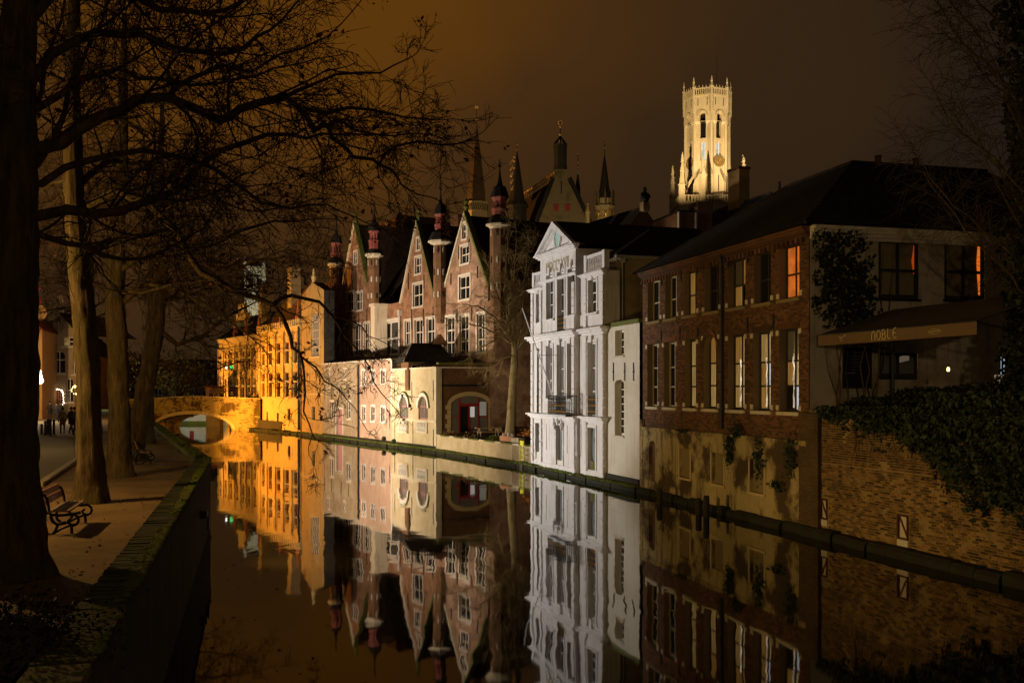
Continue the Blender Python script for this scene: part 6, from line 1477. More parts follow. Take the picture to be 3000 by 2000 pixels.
    def finish(s, leaves=0, lm=None, lsize=.075):
        s.tw.build('crown', s.twig, s.o)
        if leaves and s.tips:
            pts = []
            for _ in range(leaves):
                c = s.r.choice(s.tips)
                for k in range(s.r.randint(1, 4)): pts.append(c+Vector((s.r.gauss(0, .06), s.r.gauss(0, .06), s.r.gauss(0, .06)-.03)))
            q = leaf_cloud('dead_leaf', pts, lsize, lm or M['dead_leaf'], s.o, s.r.randint(0, 999)); q['kind'] = 'stuff'
        return s.o
GZ = 2.15
tg = 'bare trees along the left quay'
def P(lst, Y0, Y1=None):
    Y1 = Y1 if Y1 is not None else Y0; n = len(lst)
    return [at(px, py, Y0+(Y1-Y0)*i/(n-1)) for i, (px, py) in enumerate(lst)]
# tree 1, big trunk at the left edge
t1 = Tree('bare_tree', 'massive dark trunk at the left edge with limbs reaching over the canal', (at(8, 1690, 15.6).x, 15.6, GZ), 11, group=tg)
t1.trunk(P([(8, 1700), (14, 1610), (16, 1400), (16, 1150), (22, 850), (30, 560), (42, 300), (58, 60), (75, -250)], 15.6), [.72, .55, .47, .44, .41, .38, .30, .24, .14], 18)
L1 = [(40, 470), (180, 420), (300, 340), (400, 292), (491, 286), (643, 353), (700, 321), (834, 286), (865, 308), (923, 384), (959, 368), (1003, 424), (1035, 460), (1110, 482), (1160, 428), (1222, 415)]
t1.limb(P(L1, 15.6, 19.5), .115, .022, 1.0)
t1.limb(P([(865, 308), (960, 330), (1080, 321), (1190, 345), (1292, 352)], 18.2, 20), .05, .012, 1.3, (1.0, .5, .28))
t1.limb(P([(834, 286), (900, 255), (985, 218), (1115, 214), (1197, 172)], 18.2, 18.8), .045, .012, 1.2, (1.0, .5, .28))
t1.limb(P([(959, 368), (1010, 360), (1070, 388), (1160, 398), (1252, 393)], 18.6, 19.6), .04, .011, 1.2, (.9, .5, .28))
t1.limb(P([(1110, 482), (1150, 500), (1175, 540), (1225, 570), (1290, 590)], 19.2, 20), .03, .010, 1.1, (.8, .4, .25))
t1.limb(P([(40, 640), (200, 615), (350, 620), (520, 560), (650, 440), (780, 395), (900, 405), (1010, 395)], 15.6, 18), .10, .02, 1.0)
t1.limb(P([(50, 300), (150, 160), (280, 95), (420, 100), (560, 150), (640, 160), (720, 140), (790, 90), (850, 30)], 15.6, 17.5), .09, .018, 1.1)
t1.limb(P([(58, 90), (160, -30), (330, -60), (470, 30), (600, 40), (700, 10), (760, -30)], 15.6, 16.5), .10, .02, 1.1)
t1.limb(P([(30, 520), (120, 540), (260, 470), (420, 440), (560, 470), (680, 530), (760, 590), (850, 610), (960, 600)], 15.6, 19), .075, .016, 1.0)
t1.limb(P([(42, 330), (140, 300), (240, 230), (350, 200), (460, 230), (560, 250), (700, 230), (800, 200)], 15.6, 17), .07, .016, 1.1)
t1.limb(P([(58, 60), (90, -80), (200, -160), (320, -140), (420, -60)], 15.6, 14.5), .10, .02, 1.0)
t1.limb(P([(30, 560), (110, 480), (190, 330), (240, 180), (300, 60), (340, -60)], 15.6, 17), .07, .016, 1.0)
t1.limb(P([(36, 420), (100, 330), (130, 200), (180, 60), (200, -80)], 15.6, 16.5), .06, .016, 1.0)
t1.limb(P([(25, 700), (120, 690), (240, 720), (360, 760), (470, 740), (560, 690)], 15.6, 17.5), .07, .016, 1.0)
t1.limb(P([(491, 286), (560, 230), (650, 190), (740, 210), (820, 160), (930, 120), (1000, 70)], 17, 18), .05, .012, 1.1)
t1.finish(380, None, .05)
# tree 2: lit trunk beside the bench
t2 = Tree('bare_tree', 'straight trunk lit yellow on one side just behind the bench', (at(266, 1472, 26).x, 26, GZ), 12, group=tg)
t2.trunk(P([(266, 1474), (266, 1420), (264, 1300), (258, 1080), (245, 920), (228, 760), (214, 520), (212, 260), (218, 0), (222, -250)], 26), [.46, .34, .30, .29, .27, .25, .22, .18, .13, .07], 16)
t2.limb(P([(220, 640), (330, 560), (430, 590), (520, 680), (590, 800), (690, 857), (799, 893), (839, 953), (856, 1018), (882, 1045), (891, 1100), (889, 1204), (916, 1273)], 26, 27), .13, .016, .75, (1.1, .55, .28))
t2.limb(P([(799, 893), (854, 865), (935, 884), (973, 925), (1010, 985), (1061, 1042), (1095, 1120), (1149, 1185)], 26.6, 28), .06, .012, .9, (1.0, .5, .28))
t2.limb(P([(882, 1045), (925, 1075), (950, 1117), (1000, 1150), (1040, 1195), (1075, 1260)], 27, 28), .035, .008, .7, (.8, .4, .25))
t2.limb(P([(973, 925), (1020, 935), (1080, 985), (1130, 1005)], 27.3, 28), .03, .010, 1.0, (.8, .4, .25))
t2.limb(P([(916, 1273), (905, 1330), (930, 1400)], 27, 27.4), .015, .006, .5, (.5, .3, .2))
t2.limb(P([(228, 760), (330, 700), (450, 690), (560, 720), (660, 700), (760, 660), (860, 650), (960, 640)], 26, 28.5), .12, .014, 1.2)
t2.limb(P([(216, 560), (320, 470), (450, 480), (560, 540), (650, 590), (760, 620), (850, 600)], 26, 29), .10, .014, 1.2)
t2.auto(13, 6.5, 14, 5.0, .08, 1.0)
t2.finish(260, None, .06)
t3 = Tree('bare_tree', 'grey trunk standing between the lit trunk and the canal parapet', (at(348, 1396, 33.8).x, 33.8, GZ), 13, group=tg)
t3.trunk(P([(348, 1398), (349, 1350), (350, 1260), (345, 1080), (336, 900), (342, 700), (356, 480), (360, 250), (366, 40)], 33.8), [.50, .38, .33, .31, .29, .25, .20, .14, .07], 14)
t3.limb(P([(338, 900), (420, 830), (520, 850), (610, 900), (700, 960), (760, 1010)], 33.8, 34), .12, .016, 1.1)
t3.limb(P([(340, 800), (430, 740), (540, 770), (650, 790), (760, 760), (860, 740), (960, 760)], 33.8, 33), .11, .014, 1.2)
t3.auto(13, 5.5, 14, 5.5, .09, 1.0)
t3.finish(150, None, .06)
t4 = Tree('bare_tree', 'dark trunk leaning right close to the curved parapet', (at(393, 1348, 41.7).x, 41.7, GZ), 14, group=tg)
t4.trunk(P([(392, 1350), (396, 1310), (412, 1200), (440, 1070), (458, 950), (472, 820), (468, 660), (470, 480), (476, 300)], 41.7), [.48, .38, .34, .32, .30, .26, .21, .14, .07], 14)
t4.limb(P([(458, 960), (520, 1010), (590, 990), (660, 930), (720, 900), (780, 870)], 41.7, 43), .13, .016, 1.1)
t4.limb(P([(440, 1070), (500, 1060), (570, 1090), (640, 1080), (700, 1060)], 41.7, 43), .10, .016, .9)
t4.auto(12, 6.0, 15, 6.0, .10, 1.0)
t4.finish(250)
t5 = Tree('bare_tree', 'slender bare tree further along the path beyond the leaning trunk', (-19.6, 55, GZ), 15, group=tg)
t5.trunk([(-19.6, 55, 2.1), (-19.6, 55, 3), (-19.5, 55, 6), (-19.3, 55, 10), (-19.2, 55, 14), (-19.2, 55.2, 17)], [.45, .34, .3, .24, .15, .06], 12)
t5.auto(13, 5.0, 15.5, 6.0, .11, .9)
t5.finish(120)
src = t5.o
c = copy_tree(src); c.location = (-29.5, 72, GZ); c.rotation_euler = (0, 0, 2.1); c['label'] = 'bare tree standing far along the quay near the bridge'
c = copy_tree(src); c.location = (-30.5, 47, GZ-.05); c.rotation_euler = (0, 0, 4.0); c.scale = (1.05, 1.05, 1.1); c['label'] = 'bare tree on the street side behind the two nearest trunks'
# tree on the terrace, lit by the floodlights
tt = Tree('terrace_tree', 'pale bare tree with upright branches growing on the terrace', (at(1494, 1282, 78).x, 78, 1.38), 16, M['bark_pale'], M['twig_pale'])
tt.trunk(P([(1493, 1283), (1495, 1262), (1499, 1180), (1505, 1090), (1508, 1060), (1507, 1000)], 78), [.48, .36, .30, .26, .26, .20], 12)
for lst in ([(1508, 1050), (1494, 960), (1476, 850), (1484, 760), (1490, 650)], [(1508, 1040), (1530, 960), (1534, 830), (1548, 720)], [(1508, 1010), (1470, 985), (1420, 960), (1350, 940), (1285, 925)], [(1500, 1000), (1450, 930), (1400, 895), (1330, 890)], [(1507, 1000), (1510, 900), (1505, 800), (1512, 690)], [(1510, 1030), (1540, 990), (1560, 950), (1570, 880)], [(1500, 980), (1440, 1000), (1390, 1030)], [(1496, 940), (1450, 850), (1430, 780)], [(1505, 1040), (1475, 1050), (1440, 1085)]):
    tt.limb(P(lst, 78, 77), .11, .016, 1.0, (1.8, 1.0, .5), 3)
tt.finish(60, M['autumn'])
# ivy clad tree at the right edge
rt = Tree('ivy_clad_tree', 'tall dark ivy covered tree filling the right edge of the picture', (14.75, 28.5, 3.7), 17)
rt.trunk([(14.75, 28.5, 3.6), (14.75, 28.5, 6), (14.7, 28.5, 10), (14.7, 28.6, 14), (14.8, 28.7, 18), (14.9, 28.8, 22)], [.5, .42, .36, .3, .22, .1], 12)
for k in range(15):
    z = 7.2+k*.75; y = rt.r.uniform(26.5, 28.5); e = rt.r.uniform(2.0, 3.3)
    pts = [(14.6, 28.5, z), (13.7, (28.5+y)/2, z+.9), (14.0-e*.6, y, z+2.1), (14.0-e, y-.3, z+3.6)]
    rt.limb([Vector(p) for p in pts], .045, .010, 1.7, (1.6, .8, .4), 2)
rt.finish()
r = random.Random(77); pts = []
while len(pts) < 11000:
    z = r.uniform(3.2, 20); prof = interp([(3, 1.6), (5, 1.1), (7, .95), (8.5, 1.25), (10, .9), (13, .95), (17, 1.2), (20, .8)], z) + .35*mnoise.noise((z*.9, 4, 0))
    a = r.uniform(0, 2*math.pi); rr = prof*math.sqrt(r.random())*(1+.25*mnoise.noise((math.cos(a)*1.5, math.sin(a)*1.5, z*.8)))
    pts.append((math.cos(a)*rr, math.sin(a)*rr, z-3.7))
o = leaf_cloud('foliage', pts, .12, M['ivy_dark'], rt.o, 8); o['kind'] = 'stuff'
# leafy autumn tree beyond the bridge
at_ = Tree('autumn_tree', 'half bare autumn tree lit green behind the stone bridge', (-52, 158, 2.2), 18)
at_.trunk([(-52, 158, 2), (-52, 158, 4), (-52.2, 158, 7), (-52, 158, 11)], [.6, .45, .35, .15], 10)
at_.auto(10, 4.5, 10.5, 6.5, .16, .7, (2.4, 1.3, .7), .35, 2); at_.finish()
pts = []
while len(pts) < 4200:
    q = (r.gauss(0, 3.6), r.gauss(0, 3.0), 5.2+r.gauss(0, 2.2))
    if q[2] > 1 and mnoise.noise((q[0]*.55, q[1]*.55, q[2]*.6)) > -.12: pts.append(q)
o = leaf_cloud('foliage', pts, .19, M['autumn'], at_.o, 9); o['kind'] = 'stuff'
c = copy_tree(at_.o); c.location = (-63, 165, 2.2); c.rotation_euler = (0, 0, 1.9); c['label'] = 'darker autumn tree left of the bridge behind the trunks'
# shrub in the near left corner
sc_ = empty('quay_shrub', (at(40, 1900, 10.4).x, 10.4, GZ), 0, 'dark leafy shrub in the bottom left corner below the big trunk', 'shrub')
pts = []
while len(pts) < 7000:
    q = Vector((r.gauss(0, .36), r.gauss(0, .34), abs(r.gauss(.2, .26))))
    if q.z < .95: pts.append(q)
o = leaf_cloud('foliage', pts, .026, M['ivy_dark'], sc_, 10); o['kind'] = 'stuff'
mb = MB(); mb.lathe([(.62, 0), (.60, .12), (.45, .36), (.22, .52), (.05, .58)], (0, 0, 0), 12); mb.v = [(x*(1+.3*mnoise.noise((x*3, y*3, z*3))), y*(1+.3*mnoise.noise((y*3, x*3, z*3))), z) for x, y, z in mb.v]; mb.build('mound', M['soil'], sc_, True)
mb = MB()
for k in range(12): mb.tube([(r.gauss(0, .12), r.gauss(0, .12), 0), (r.gauss(0, .3), r.gauss(0, .3), .7)], [.015, .006], 4)
mb.build('stem', M['twig'], sc_)
# fallen leaves on the path
pts = []
for _ in range(700):
    Y = r.uniform(10, 60); X = (-1.5-.255*Y) - .8 - abs(r.gauss(0, 2.2)); pts.append((X, Y, GZ+.012))
for cx_, cy_ in ((-10.7, 26), (-13, 33.8), (-7.7, 15.6)):
    for _ in range(160): pts.append((cx_+r.gauss(0, .55), cy_+r.gauss(0, .4), GZ+.015+abs(r.gauss(0, .03))))
tag(leaf_cloud('fallen_leaf', pts, .032, M['dead_leaf'], None, 12, (0, 0, 1), .35), 'fallen brown leaves scattered over the sandy path', 'leaves', kind='stuff')

pts = []
while len(pts) < 420:
    Y = r.uniform(13, 95); k = abs(r.gauss(0, .16)); left = r.random() < .5
    xl = -1.5-.255*Y if Y < 38 else -11.19-.395*(Y-38); xr = interp([(10, 17.7), (35.6, 10.3), (50, 6.4), (65.8, 1.3), (82, -6), (108, -20)], Y)
    X = xl+.15+(xr-xl)*k if left else xr-.55-(xr-xl)*k
    if xl+.1 < X < xr-.5: pts.append((X, Y, .006))
tag(leaf_cloud('floating_leaf', pts, .045, M['dead_leaf'], None, 13, (0, 0, 1), .04), 'dead leaves floating on the dark canal near the banks', 'leaves', kind='stuff')

# ================================================================== QUAY FURNITURE
bn = empty('park_bench', (at(170, 1568, 20.3).x, 20.3, GZ), math.atan2(.247, .969), 'wooden slat bench with scrolled black iron ends beside the big trunk', 'bench')
def bp(c): return [(((x/6.03)-70)/148, 0, (188-y/6.03)/148) for x, y in c]
S1 = bp([(95, 500), (100, 455), (150, 425), (205, 440), (240, 510), (262, 620), (275, 700), (300, 770)])
S2 = bp([(255, 735), (190, 800), (140, 890), (125, 970), (150, 1060), (220, 1125), (320, 1135), (380, 1060), (430, 940)])
S3 = bp([(262, 740), (300, 780), (420, 800), (560, 795), (690, 790), (745, 835), (762, 900), (735, 960), (680, 985), (610, 960), (585, 905), (640, 870)])
S4 = bp([(640, 985), (645, 1050), (650, 1125)]); S5 = bp([(320, 1135), (480, 1040), (620, 985)]); S6 = bp([(300, 800), (330, 900), (400, 960), (560, 930)])
for yy in (0, 1.75):
    mb = MB()
    for st, rr in ((S1, .026), (S2, .030), (S3, .028), (S4, .03), (S5, .022), (S6, .035)): mb.tube([(p[0], yy, p[2]) for p in st], rr, 6)
    mb.build('iron_end', M['iron'], bn)
for (x0, z0, x1, z1_), m in ((((-.30, .80), (-.265, .675)), 'wood_orange'), (((-.255, .655), (-.22, .53)), 'wood_orange')) and [(((-.315), .86, (-.275), .735), 'wood_orange'), (((-.268), .715, (-.225), .59), 'wood_orange')]:
    mb = MB(); mb.v += [(x0-.018, -.05, z0), (x0+.018, -.05, z0), (x1+.018, -.05, z1_), (x1-.018, -.05, z1_), (x0-.018, 1.8, z0), (x0+.018, 1.8, z0), (x1+.018, 1.8, z1_), (x1-.018, 1.8, z1_)]
    mb.f += [(0, 1, 2, 3), (7, 6, 5, 4), (0, 4, 5, 1), (1, 5, 6, 2), (2, 6, 7, 3), (3, 7, 4, 0)]; mb.build('back_slat', M[m], bn)
for x in (-.10, .03, .16): MB().box(x-.055, x+.055, -.05, 1.8, .44, .475).build('seat_slat', M['wood_grey'], bn)
b2 = copy_tree(bn); b2.location = (-14.2, 39.5, GZ); b2.rotation_euler = (0, 0, .38); b2['label'] = 'second slat bench half hidden behind the trunks further along'; bn['group'] = b2['group'] = 'benches along the quay path'
for k, (px, h) in enumerate(((122, .70), (133, .95), (141, 1.0), (148, 1.05), (158, 1.0))):
    p = at(px, 1262+(k % 3)*4, 66-(k % 2)*1.5); b = empty('bollard', (p.x, p.y, GZ), 0, ('shortest dark bollard at the left of the row by the street', 'second dark bollard from the big trunk by the street', 'third dark bollard from the big trunk by the street', 'fourth dark bollard from the big trunk by the street', 'dark bollard nearest the walkers at the right of the row')[k], 'bollard', 'bollards beside the street')
    MB().lathe([(.10, 0), (.085, .05), (.075, h*.85)], (0, 0, 0), 9).build('post', M['iron'], b); MB().lathe([(.09, h*.85), (.095, h*.9), (.05, h)], (0, 0, 0), 9).build('cap', M['iron'], b)

# ================================================================== STREET HOUSES AT THE LEFT
SF = Facade((-49.5, 108), (-39.5, 105.2))
sh = SF.root('street_house', 'stone gabled house with garlanded arched door at the end of the street', 'house')
wz = [SF.rect(154, 191, 1028, 1094), SF.rect(214, 240, 1042, 1096), SF.rect(185, 217, 987, 1014), SF.rect(158, 187, 1136, 1184), SF.rect(193, 214, 1108, 1178)]
ul, ur = SF.u(127), SF.u(262); zsp, zap = SF.z(190, 985), SF.z(168, 915); mid_ = SF.u(172)
mb = MB(); sl = (zap-zsp)/(mid_-ul); wall(mb, ul, ur, 1.8, zap, wz, 0, .3, [(-sl, 1, zsp-sl*ul), (sl*.75, 1, zap+sl*.75*mid_)]); mb.quad((ul, 8, 1.8), (ul, 0, 1.8), (ul, 0, zsp), (ul, 8, zsp))
for k in (0, 3, 4): arch_fill(mb, wz[k][0], wz[k][1], wz[k][3]-(wz[k][1]-wz[k][0])*.4, wz[k][3], 0, .28)
stb = mat('street_house_stone', (.34, .25, .15), .9, .22, 1.2, .015, patch=(.24, .16, .09), pscale=.7)
mb.build('wall', stb, sh)
for k, o in enumerate(wz):
    if k == 3: MB().box(o[0]+.05, o[1]-.05, .12, .18, o[2], o[3]).build('door', M['red_paint'], sh); window(sh, o[0]+.1, o[1]-.1, o[2]+.1, o[3]-.1, .08, mat('lit_door_bar', (.5, .3, .2), .6, .1, 2, 0), glow('lit_red_door', (.8, .22, .12), .10), 3, (.3, .6), .08, .06)
    else: window(sh, *o, .12, gframe, M['lit_amber'] if k == 2 else M['glass'], 2, (.62,) if k < 2 else (.5,), .1, .1, pms=[M['lit_yellow'], M['lit_amber'], M['glass'], M['glass']] if k == 2 else None); MB().box(o[0]-.2, o[1]+.2, -.08, .02, o[2]-.16, o[2]).build('window_sill', M['stone_pale'], sh)
mb = MB(); mb.quad((ul, .2, zsp), (mid_, .2, zap), (mid_, 8, zap), (ul, 8, zsp)); mb.quad((mid_, .2, zap), (ur, .2, zsp), (ur, 8, zsp), (mid_, 8, zap)); mb.build('roof', M['roof_tile'], sh)
MB().lathe([(.4, 0), (.5, .4), (.25, .8), (.45, 1.2), (.1, 2.0)], (mid_, .2, zap), 6).build('gable_finial', stb, sh)
o = wz[3]; m = (o[0]+o[1])/2; ga = empty('door_garland', SF.w(m, -.15, o[2]), SF.rz, 'arch of small white lights round the red door of the stone house', 'garland')
w = (o[1]-o[0])/2+.12; pth = [(-w, 0), (-w, .5), (-w, 1.0)] + [(-w*math.cos(math.pi*i/8), 1.05+w*.75*math.sin(math.pi*i/8)) for i in range(9)] + [(w, .5), (w, 0)]
MB().tube([(a, 0, b) for a, b in pth], .05, 5).build('fir_branch', M['ivy_dark'], ga)
bm_ = MB().sphere((0, 0, 0), .035, 6, 4).mesh('bulb', glow('garland_bulb', (1, .82, .55), 14.0))
for k in range(46):
    t = k/45*(len(pth)-1); i = min(len(pth)-2, int(t)); f = t-i; link_mesh('bulb', bm_, ga, (pth[i][0]+(pth[i+1][0]-pth[i][0])*f+r.gauss(0, .05), -.07, pth[i][1]+(pth[i+1][1]-pth[i][1])*f))
p = at(222, 1143, 103); wr = empty('light_wreath', p, SF.rz, 'round wreath of yellow lights right of the garlanded door', 'wreath')
MB().tube([(.38*math.cos(R(30*i)), 0, .38*math.sin(R(30*i))) for i in range(13)], .09, 6).build('fir_ring', M['ivy_dark'], wr)
bw2 = MB().sphere((0, 0, 0), .035, 6, 4).mesh('wreath_bulb', glow('wreath_bulb', (1, .72, .25), 9.0))
for k in range(30): a = r.uniform(0, 6.28); link_mesh('bulb', bw2, wr, (.38*math.cos(a)+r.gauss(0, .06), -.1, .38*math.sin(a)+r.gauss(0, .06)))
MB().tube([(0, 0, -.4), (0, 0, p.z*-1+GZ)], .03, 5).build('stand', M['iron'], wr)
sp = empty('street_house', (-48.7, 101, 1.9), .2, 'tall dim orange house seen only as an edge beside the big trunk', 'house')
MB().box(-6, 2.2, 0, 8, 0, 9).build('wall', mat('orange_render', (.42, .25, .10), .9, .2, 1, .01), sp); MB().prism([(-6.2, 9), (2.4, 9), (-1.9, 13)], -.1, 8).build('roof', mat('red_roof_tile', (.22, .06, .025), .85, .3, 2, .02), sp)
for x in (-4.6, -2.2, .2):
    for z in (1.2, 4.0, 6.6): window(sp, x, x+1.1, z, z+1.7, -.03, gframe, M['glass'], 2, (.5,), .1, .08, True)
ds = empty('street_house', (-73, 152, 1.9), -.1, 'dark brick house behind the tree trunks with two small lit windows', 'house')
MB().box(-2, 12, 0, 8, 0, 8).build('wall', M['brick_dark'], ds); MB().prism([(-2.3, 8), (12.3, 8), (5, 13.5)], -.2, 8).build('roof', M['roof_tile'], ds)
for i, x in enumerate((-1, 1.2, 3.4, 5.6, 7.8, 10)):
    for j, z in enumerate((.8, 4.2)): window(ds, x, x+1.1, z, z+1.9, -.03, gframe, [M['glass'], M['glass'], M['lit_amber'], M['glass'], M['lit_pale'], M['glass']][(i+j*3) % 6] if j == 0 else M['glass'], 2, (.5,), .1, .08, True)
# white light cluster of a shop front and hanging lights
sl_ = empty('shop_lantern', at(106, 1095, 92), 0, 'bright white lantern cluster on a bracket beside the big trunk', 'lantern')
for k, (x, z, s) in enumerate(((0, .55, .32), (.15, -.25, .38), (.35, -.6, .30), (.25, .15, .22))): MB().sphere((x, 0, z), s, 10, 8).build('globe', glow('shop_globe', (1, .93, .80), 6.0), sl_)
MB().tube([(-.6, .2, 1.1), (.1, .1, 1.1), (.15, 0, .8), (.2, 0, -1.0)], .05, 5).build('bracket', M['iron'], sl_)
li = bpy.data.lights.new('shop_light', 'POINT'); li.energy = 900; li.color = (1, .85, .6); li.shadow_soft_size = .4
lo = bpy.data.objects.new('shop_light', li); col.objects.link(lo); lo.parent = sl_; lo.location = (.9, -1.0, 0)
def light_string(label, pts, bulbs):
    o = empty('light_string', pts[0], 0, label, 'string lights'); b0 = Vector(pts[0])
    MB().tube([tuple(Vector(p)-b0) for p in pts], .012, 4).build('cable', M['iron'], o)
    for p, mk, s in bulbs: MB().sphere(tuple(Vector(p)-b0), s, 8, 6, 1.3).build('bulb', mk, o)
light_string('cable with one white and one green bulb before the yellow house', [at(600, 1058, 96), at(662, 1076, 96), at(678, 1077, 96), at(740, 1060, 96)], [(at(663, 1077, 95.9), M['bulb_white'], .10), (at(678, 1076, 95.9), M['bulb_green'], .17)])
light_string('cable with a red and a green bulb high in the dark branches', [at(470, 815, 60), at(494, 824, 60), at(501, 846, 60), at(530, 850, 60)], [(at(494, 826, 59.9), M['bulb_red'], .06), (at(501, 846, 59.9), M['bulb_green'], .06)])
light_string('string of red bulbs ending in an orange globe beside the big trunk', [at(100, 780, 80), at(112, 830, 80), at(110, 870, 80), at(118, 905, 80), at(122, 925, 80)], [(at(110, 820, 79.8), M['bulb_red'], .16), (at(113, 845, 79.8), M['bulb_red'], .18), (at(104, 872, 79.8), M['bulb_red'], .14), (at(114, 882, 79.8), M['bulb_red'], .2), (at(120, 916, 79.8), glow('orange_globe', (.9, .35, .06), .35), .45)])

# ================================================================== PEOPLE
def person(label, loc, rz, h=1.74, coat='cloth_black', stride=.18, arms=(.1, .1), group='walkers', leanx=0.0, hood=False, bend=0.0):
    o = empty('person', loc, rz, label, 'person', group); k = h/1.75
    J = [(0, 0, .95), (0, .0, 1.12), (0, bend*.4, 1.32), (0, bend*.6, 1.45), (0, bend*.7, 1.54), (0, bend*.8-.01, 1.63), (0, bend*.8-.02, 1.73),
         (.10, 0, .90), (.11, -stride*.5, .50), (.11, -stride*1.1, .08), (.11, -stride*1.1-.15, .03),
         (-.10, 0, .90), (-.11, stride*.7, .50), (-.11, stride*1.5, .09), (-.11, stride*1.5-.15, .03),
         (.19, bend*.5, 1.40), (.25, .04, 1.12), (.23, -arms[0], .90), (.23, -arms[0]-.06, .80),
         (-.19, bend*.5, 1.40), (-.25, .04, 1.12), (-.23, -arms[1], .90), (-.23, -arms[1]-.06, .80)]
    Rd = [.16, .15, .17, .14, .065, .095, .085, .12, .085, .055, .04, .12, .085, .055, .04, .085, .065, .05, .04, .085, .065, .05, .04]
    E = [(0, 1), (1, 2), (2, 3), (3, 4), (4, 5), (5, 6), (0, 7), (7, 8), (8, 9), (9, 10), (0, 11), (11, 12), (12, 13), (13, 14), (3, 15), (15, 16), (16, 17), (17, 18), (3, 19), (19, 20), (20, 21), (21, 22)]
    me = bpy.data.meshes.new('body'); me.from_pydata([(x*k, y*k, z*k) for x, y, z in J], E, []); b = link_mesh('body', me, o)
    sm = b.modifiers.new('Skin', 'SKIN'); sm.use_smooth_shade = True
    for i, v in enumerate(me.skin_vertices[0].data): v.radius = (Rd[i]*k, Rd[i]*k*.85); v.use_root = (i == 0)
    b.modifiers.new('Sub', 'SUBSURF').levels = 1; b.modifiers['Sub'].render_levels = 1
    t = Nt('clothes_'+coat); sz = t.n('ShaderNodeSeparateXYZ'); t.l(t.tc.outputs['Object'], sz.inputs[0])
    cc = {'cloth_black': (.014, .013, .013), 'cloth_brown': (.16, .10, .045), 'cloth_blue': (.022, .028, .045), 'cloth_olive': (.06, .055, .025)}[coat]
    f1 = t.n('ShaderNodeMath', operation='GREATER_THAN', ins={1: .85*k}); t.l(sz.outputs[2], f1.inputs[0]); f2 = t.n('ShaderNodeMath', operation='GREATER_THAN', ins={1: 1.52*k}); t.l(sz.outputs[2], f2.inputs[0])
    t.l(t.mix(f2.outputs[0], t.mix(f1.outputs[0], (.018, .018, .022), cc), (.34, .20, .13)), t.b.inputs['Base Color']); t.b.inputs['Roughness'].default_value = .85; me.materials.append(t.m)
    MB().sphere((0, (bend*.8+.012)*k, 1.70*k), .108*k, 10, 7, 1.05).build('hair' if not hood else 'hood', M['hair'] if not hood else M['cloth_black'], o, True)
    MB().lathe([(.20*k, .62*k), (.19*k, .95*k), (.17*k, 1.1*k)], (0, 0, 0), 10, 0, False).build('coat_skirt', M['cloth_black' if coat == 'cloth_olive' else coat], o, True)
    return o
def pp(px, Y, z=GZ): p = at(px, HZ, Y); return (p.x, p.y, z)
person('walker in a dark coat left of the garlanded red door', pp(146, 99), 3.0, 1.78, 'cloth_black', .12)
person('walker in a navy coat in the middle before the red door', pp(166, 97), 3.3, 1.72, 'cloth_blue', .2)
person('walker in black just right of the red door', pp(178, 98), 2.9, 1.74, 'cloth_black', .1)
person('lone walker in a long brown coat past the bollards', pp(183, 67), .3, 1.68, 'cloth_brown', .05, hood=True)
person('left one of the pair of walkers near the lit trunk', pp(209, 68), 2.8, 1.72, 'cloth_black', .22)
person('right one of the pair of walkers near the lit trunk carrying nothing', pp(221, 65), 2.7, 1.76, 'cloth_olive', .2, (.16, .05), bend=.06)
bg_ = 'people leaning on the bridge parapet'
for px, lb, ct, hh in ((618, 'leftmost dark figure behind the bridge parapet by the shed', 'cloth_black', 1.66), (650, 'second dark figure from the left on the stone bridge', 'cloth_black', 1.74), (680, 'bulky dark figure in the middle of the stone bridge parapet', 'cloth_blue', 1.78), (731, 'left one of the close pair at the right end of the bridge', 'cloth_black', 1.76), (744, 'right one of the close pair at the right end of the bridge', 'cloth_brown', 1.72)):
    u = BF.u(px, .9); q = BF.w(u, .9, btop(u)-1.0); person(lb, q, BF.rz, hh, ct, .03, (.25, .25), bg_)
structure(MB().box(0, BF.L, .43, 4.99, 2.6, btop(BF.L)-1.0).build('bridge_deck', M['cobble'], None, loc=(BF.P0.x, BF.P0.y, 0), rot=(0, 0, BF.rz)))

# ================================================================== LAMPS
def lantern_light(loc, power, label, color=(1.0, .60, .22), h=4.6):
    """street lamp whose light hangs just under the hood, inside the open lantern"""
    o = empty('street_lamp', loc, 0, label, 'street lamp', 'street lamps on the quay')
    MB().lathe([(.16, 0), (.14, .3), (.08, .5), (.06, h-.7), (.09, h-.6), (.05, h-.5)], (0, 0, 0), 10).build('post', M['iron'], o, True)
    for k in range(4):
        a = R(45+90*k); MB().tube([(.05*math.cos(a), .05*math.sin(a), h-.5), (.22*math.cos(a), .22*math.sin(a), h)], .012, 4).build('lantern_rib', M['iron'], o)
    MB().lathe([(.27, h), (.20, h+.12), (.06, h+.28), (.02, h+.4)], (0, 0, 0), 6).build('hood', M['iron'], o)
    MB().sphere((0, 0, h-.16), .07, 8, 6).build('lamp', M['sodium'], o)
    li = bpy.data.lights.new('lamp', 'POINT'); li.energy = power; li.color = color; li.shadow_soft_size = .08
    lo = bpy.data.objects.new('lamp_light', li); col.objects.link(lo); lo.parent = o; lo.location = (0, 0, h-.30)
    return o
lantern_light((-15.4, 22.6, GZ), 2300, 'lantern street lamp lighting the park bench from the street side', (1.0, .58, .19), 5.6)
lantern_light((-25.8, 45.5, GZ), 800, 'lantern street lamp behind the nearest trunks', (1.0, .66, .28), 5.0)
lantern_light((-46.8, 90, GZ), 4200, 'lantern street lamp hidden behind the big trunk', (1.0, .60, .26), 5.0)
lantern_light((-62, 150, 2.2), 1600, 'lantern street lamp beyond the bridge', (.75, 1.0, .45), 4.5)
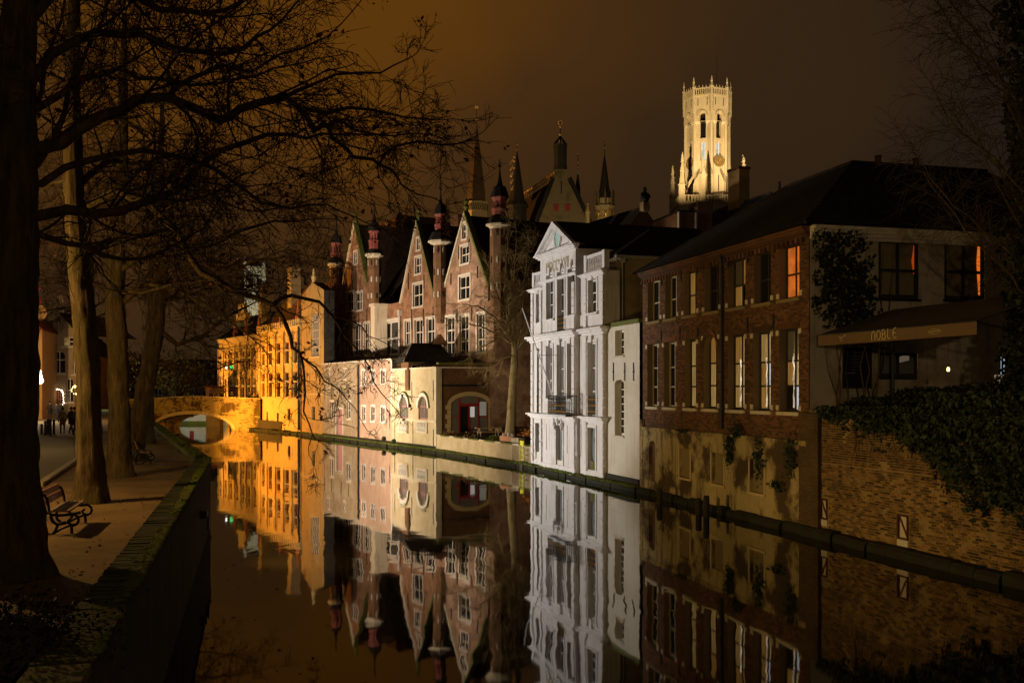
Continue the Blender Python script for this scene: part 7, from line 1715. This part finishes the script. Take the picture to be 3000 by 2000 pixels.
floodlight((-19.7, 62, 1.75), (3.2, 60.5, 7), 17000, (1.0, .93, .85), 58, 'floodlight on the quay wall aimed at the white house', .6)
floodlight((-25.5, 77, 1.75), (-4, 82, 4), 19000, (1.0, .80, .55), 85, 'floodlight on the quay wall aimed at the terrace and pale brick range', .7)
floodlight((-28.2, 84, 1.75), (-12.5, 100, 11), 30000, (1.0, .77, .56), 100, 'floodlight on the quay wall aimed at the brick gables', .7)
floodlight((-42.6, 119, 1.6), (-28.5, 123, 2.0), 30000, (1.0, .42, .055), 110, 'orange floodlight on the quay wall aimed at the yellow houses', .6)
floodlight((-36.5, 108, 1.7), (-40, 131, 2), 7000, (1.0, .47, .06), 70, 'orange floodlight on the quay wall aimed at the stone bridge', .6)
floodlight((-8.6, 29, 1.5), (10.2, 37.5, 1.3), 3300, (1.0, .64, .20), 115, 'amber floodlight low on the quay wall aimed at the canal wall', .8)
floodlight((-48, 141, .9), (-45, 152, 2), 900, (.78, 1.0, .92), 110, 'cool floodlight under the bridge aimed at the pale house wall', .6)
floodlight((27, 226, 44), (48, 262, 73), 115000, (1.0, .74, .38), 46, 'floodlight on a roof left of the belfry', .6)
floodlight((76, 232, 44), (52, 262, 72), 90000, (1.0, .76, .41), 46, 'floodlight on a roof right of the belfry', .6)
floodlight((-31, 163, 20), (-5.5, 160, 40), 42000, (1.0, .46, .10), 60, 'orange floodlight on a roof beside the tall spire', .6)
floodlight((8, 126, 19), (7.5, 150, 34), 7500, (1.0, .74, .38), 62, 'floodlight on a roof before the city hall gable', .7)
floodlight((-84, 268, 20), (-75, 298, 36), 26000, (1.0, .88, .52), 50, 'floodlight on a roof before the distant church tower', .6)
floodlight((3.5, -3.5, 8.0), (14.5, 36, 7.5), 2700, (1.0, .74, .42), 34, 'added floodlight on the near bridge brightening the terrace and stucco end wall', .9)  # unseen floodlight, added to brighten the dim end wall
floodlight((-13.6, 46, 1.6), (-1.5, 84, 4), 12000, (1.0, .74, .42), 24, 'added floodlight on the quay wall brightening the red terrace doors', .8)  # no lamp is known here; added to light the dark doorway range
floodlight((-50.3, 143.5, 2.1), (-37, 141, 9.5), 13000, (1.0, .42, .055), 100, 'added orange floodlight beyond the bridge brightening the lower yellow house', .6)  # extra flood, added because the bridge blocks the other orange one
lantern_light((5.5, -4.5, 4.2), 750, 'lantern street lamp on the near bridge behind the viewer', (1.0, .62, .26), 5.0)
floodlight((-24.4, 75, 1.75), (-15.5, 110, 14), 17000, (1.0, .74, .50), 34, 'added floodlight on the quay wall brightening the leftmost gable', .7)  # extra flood, put in to reach the gable left in shade
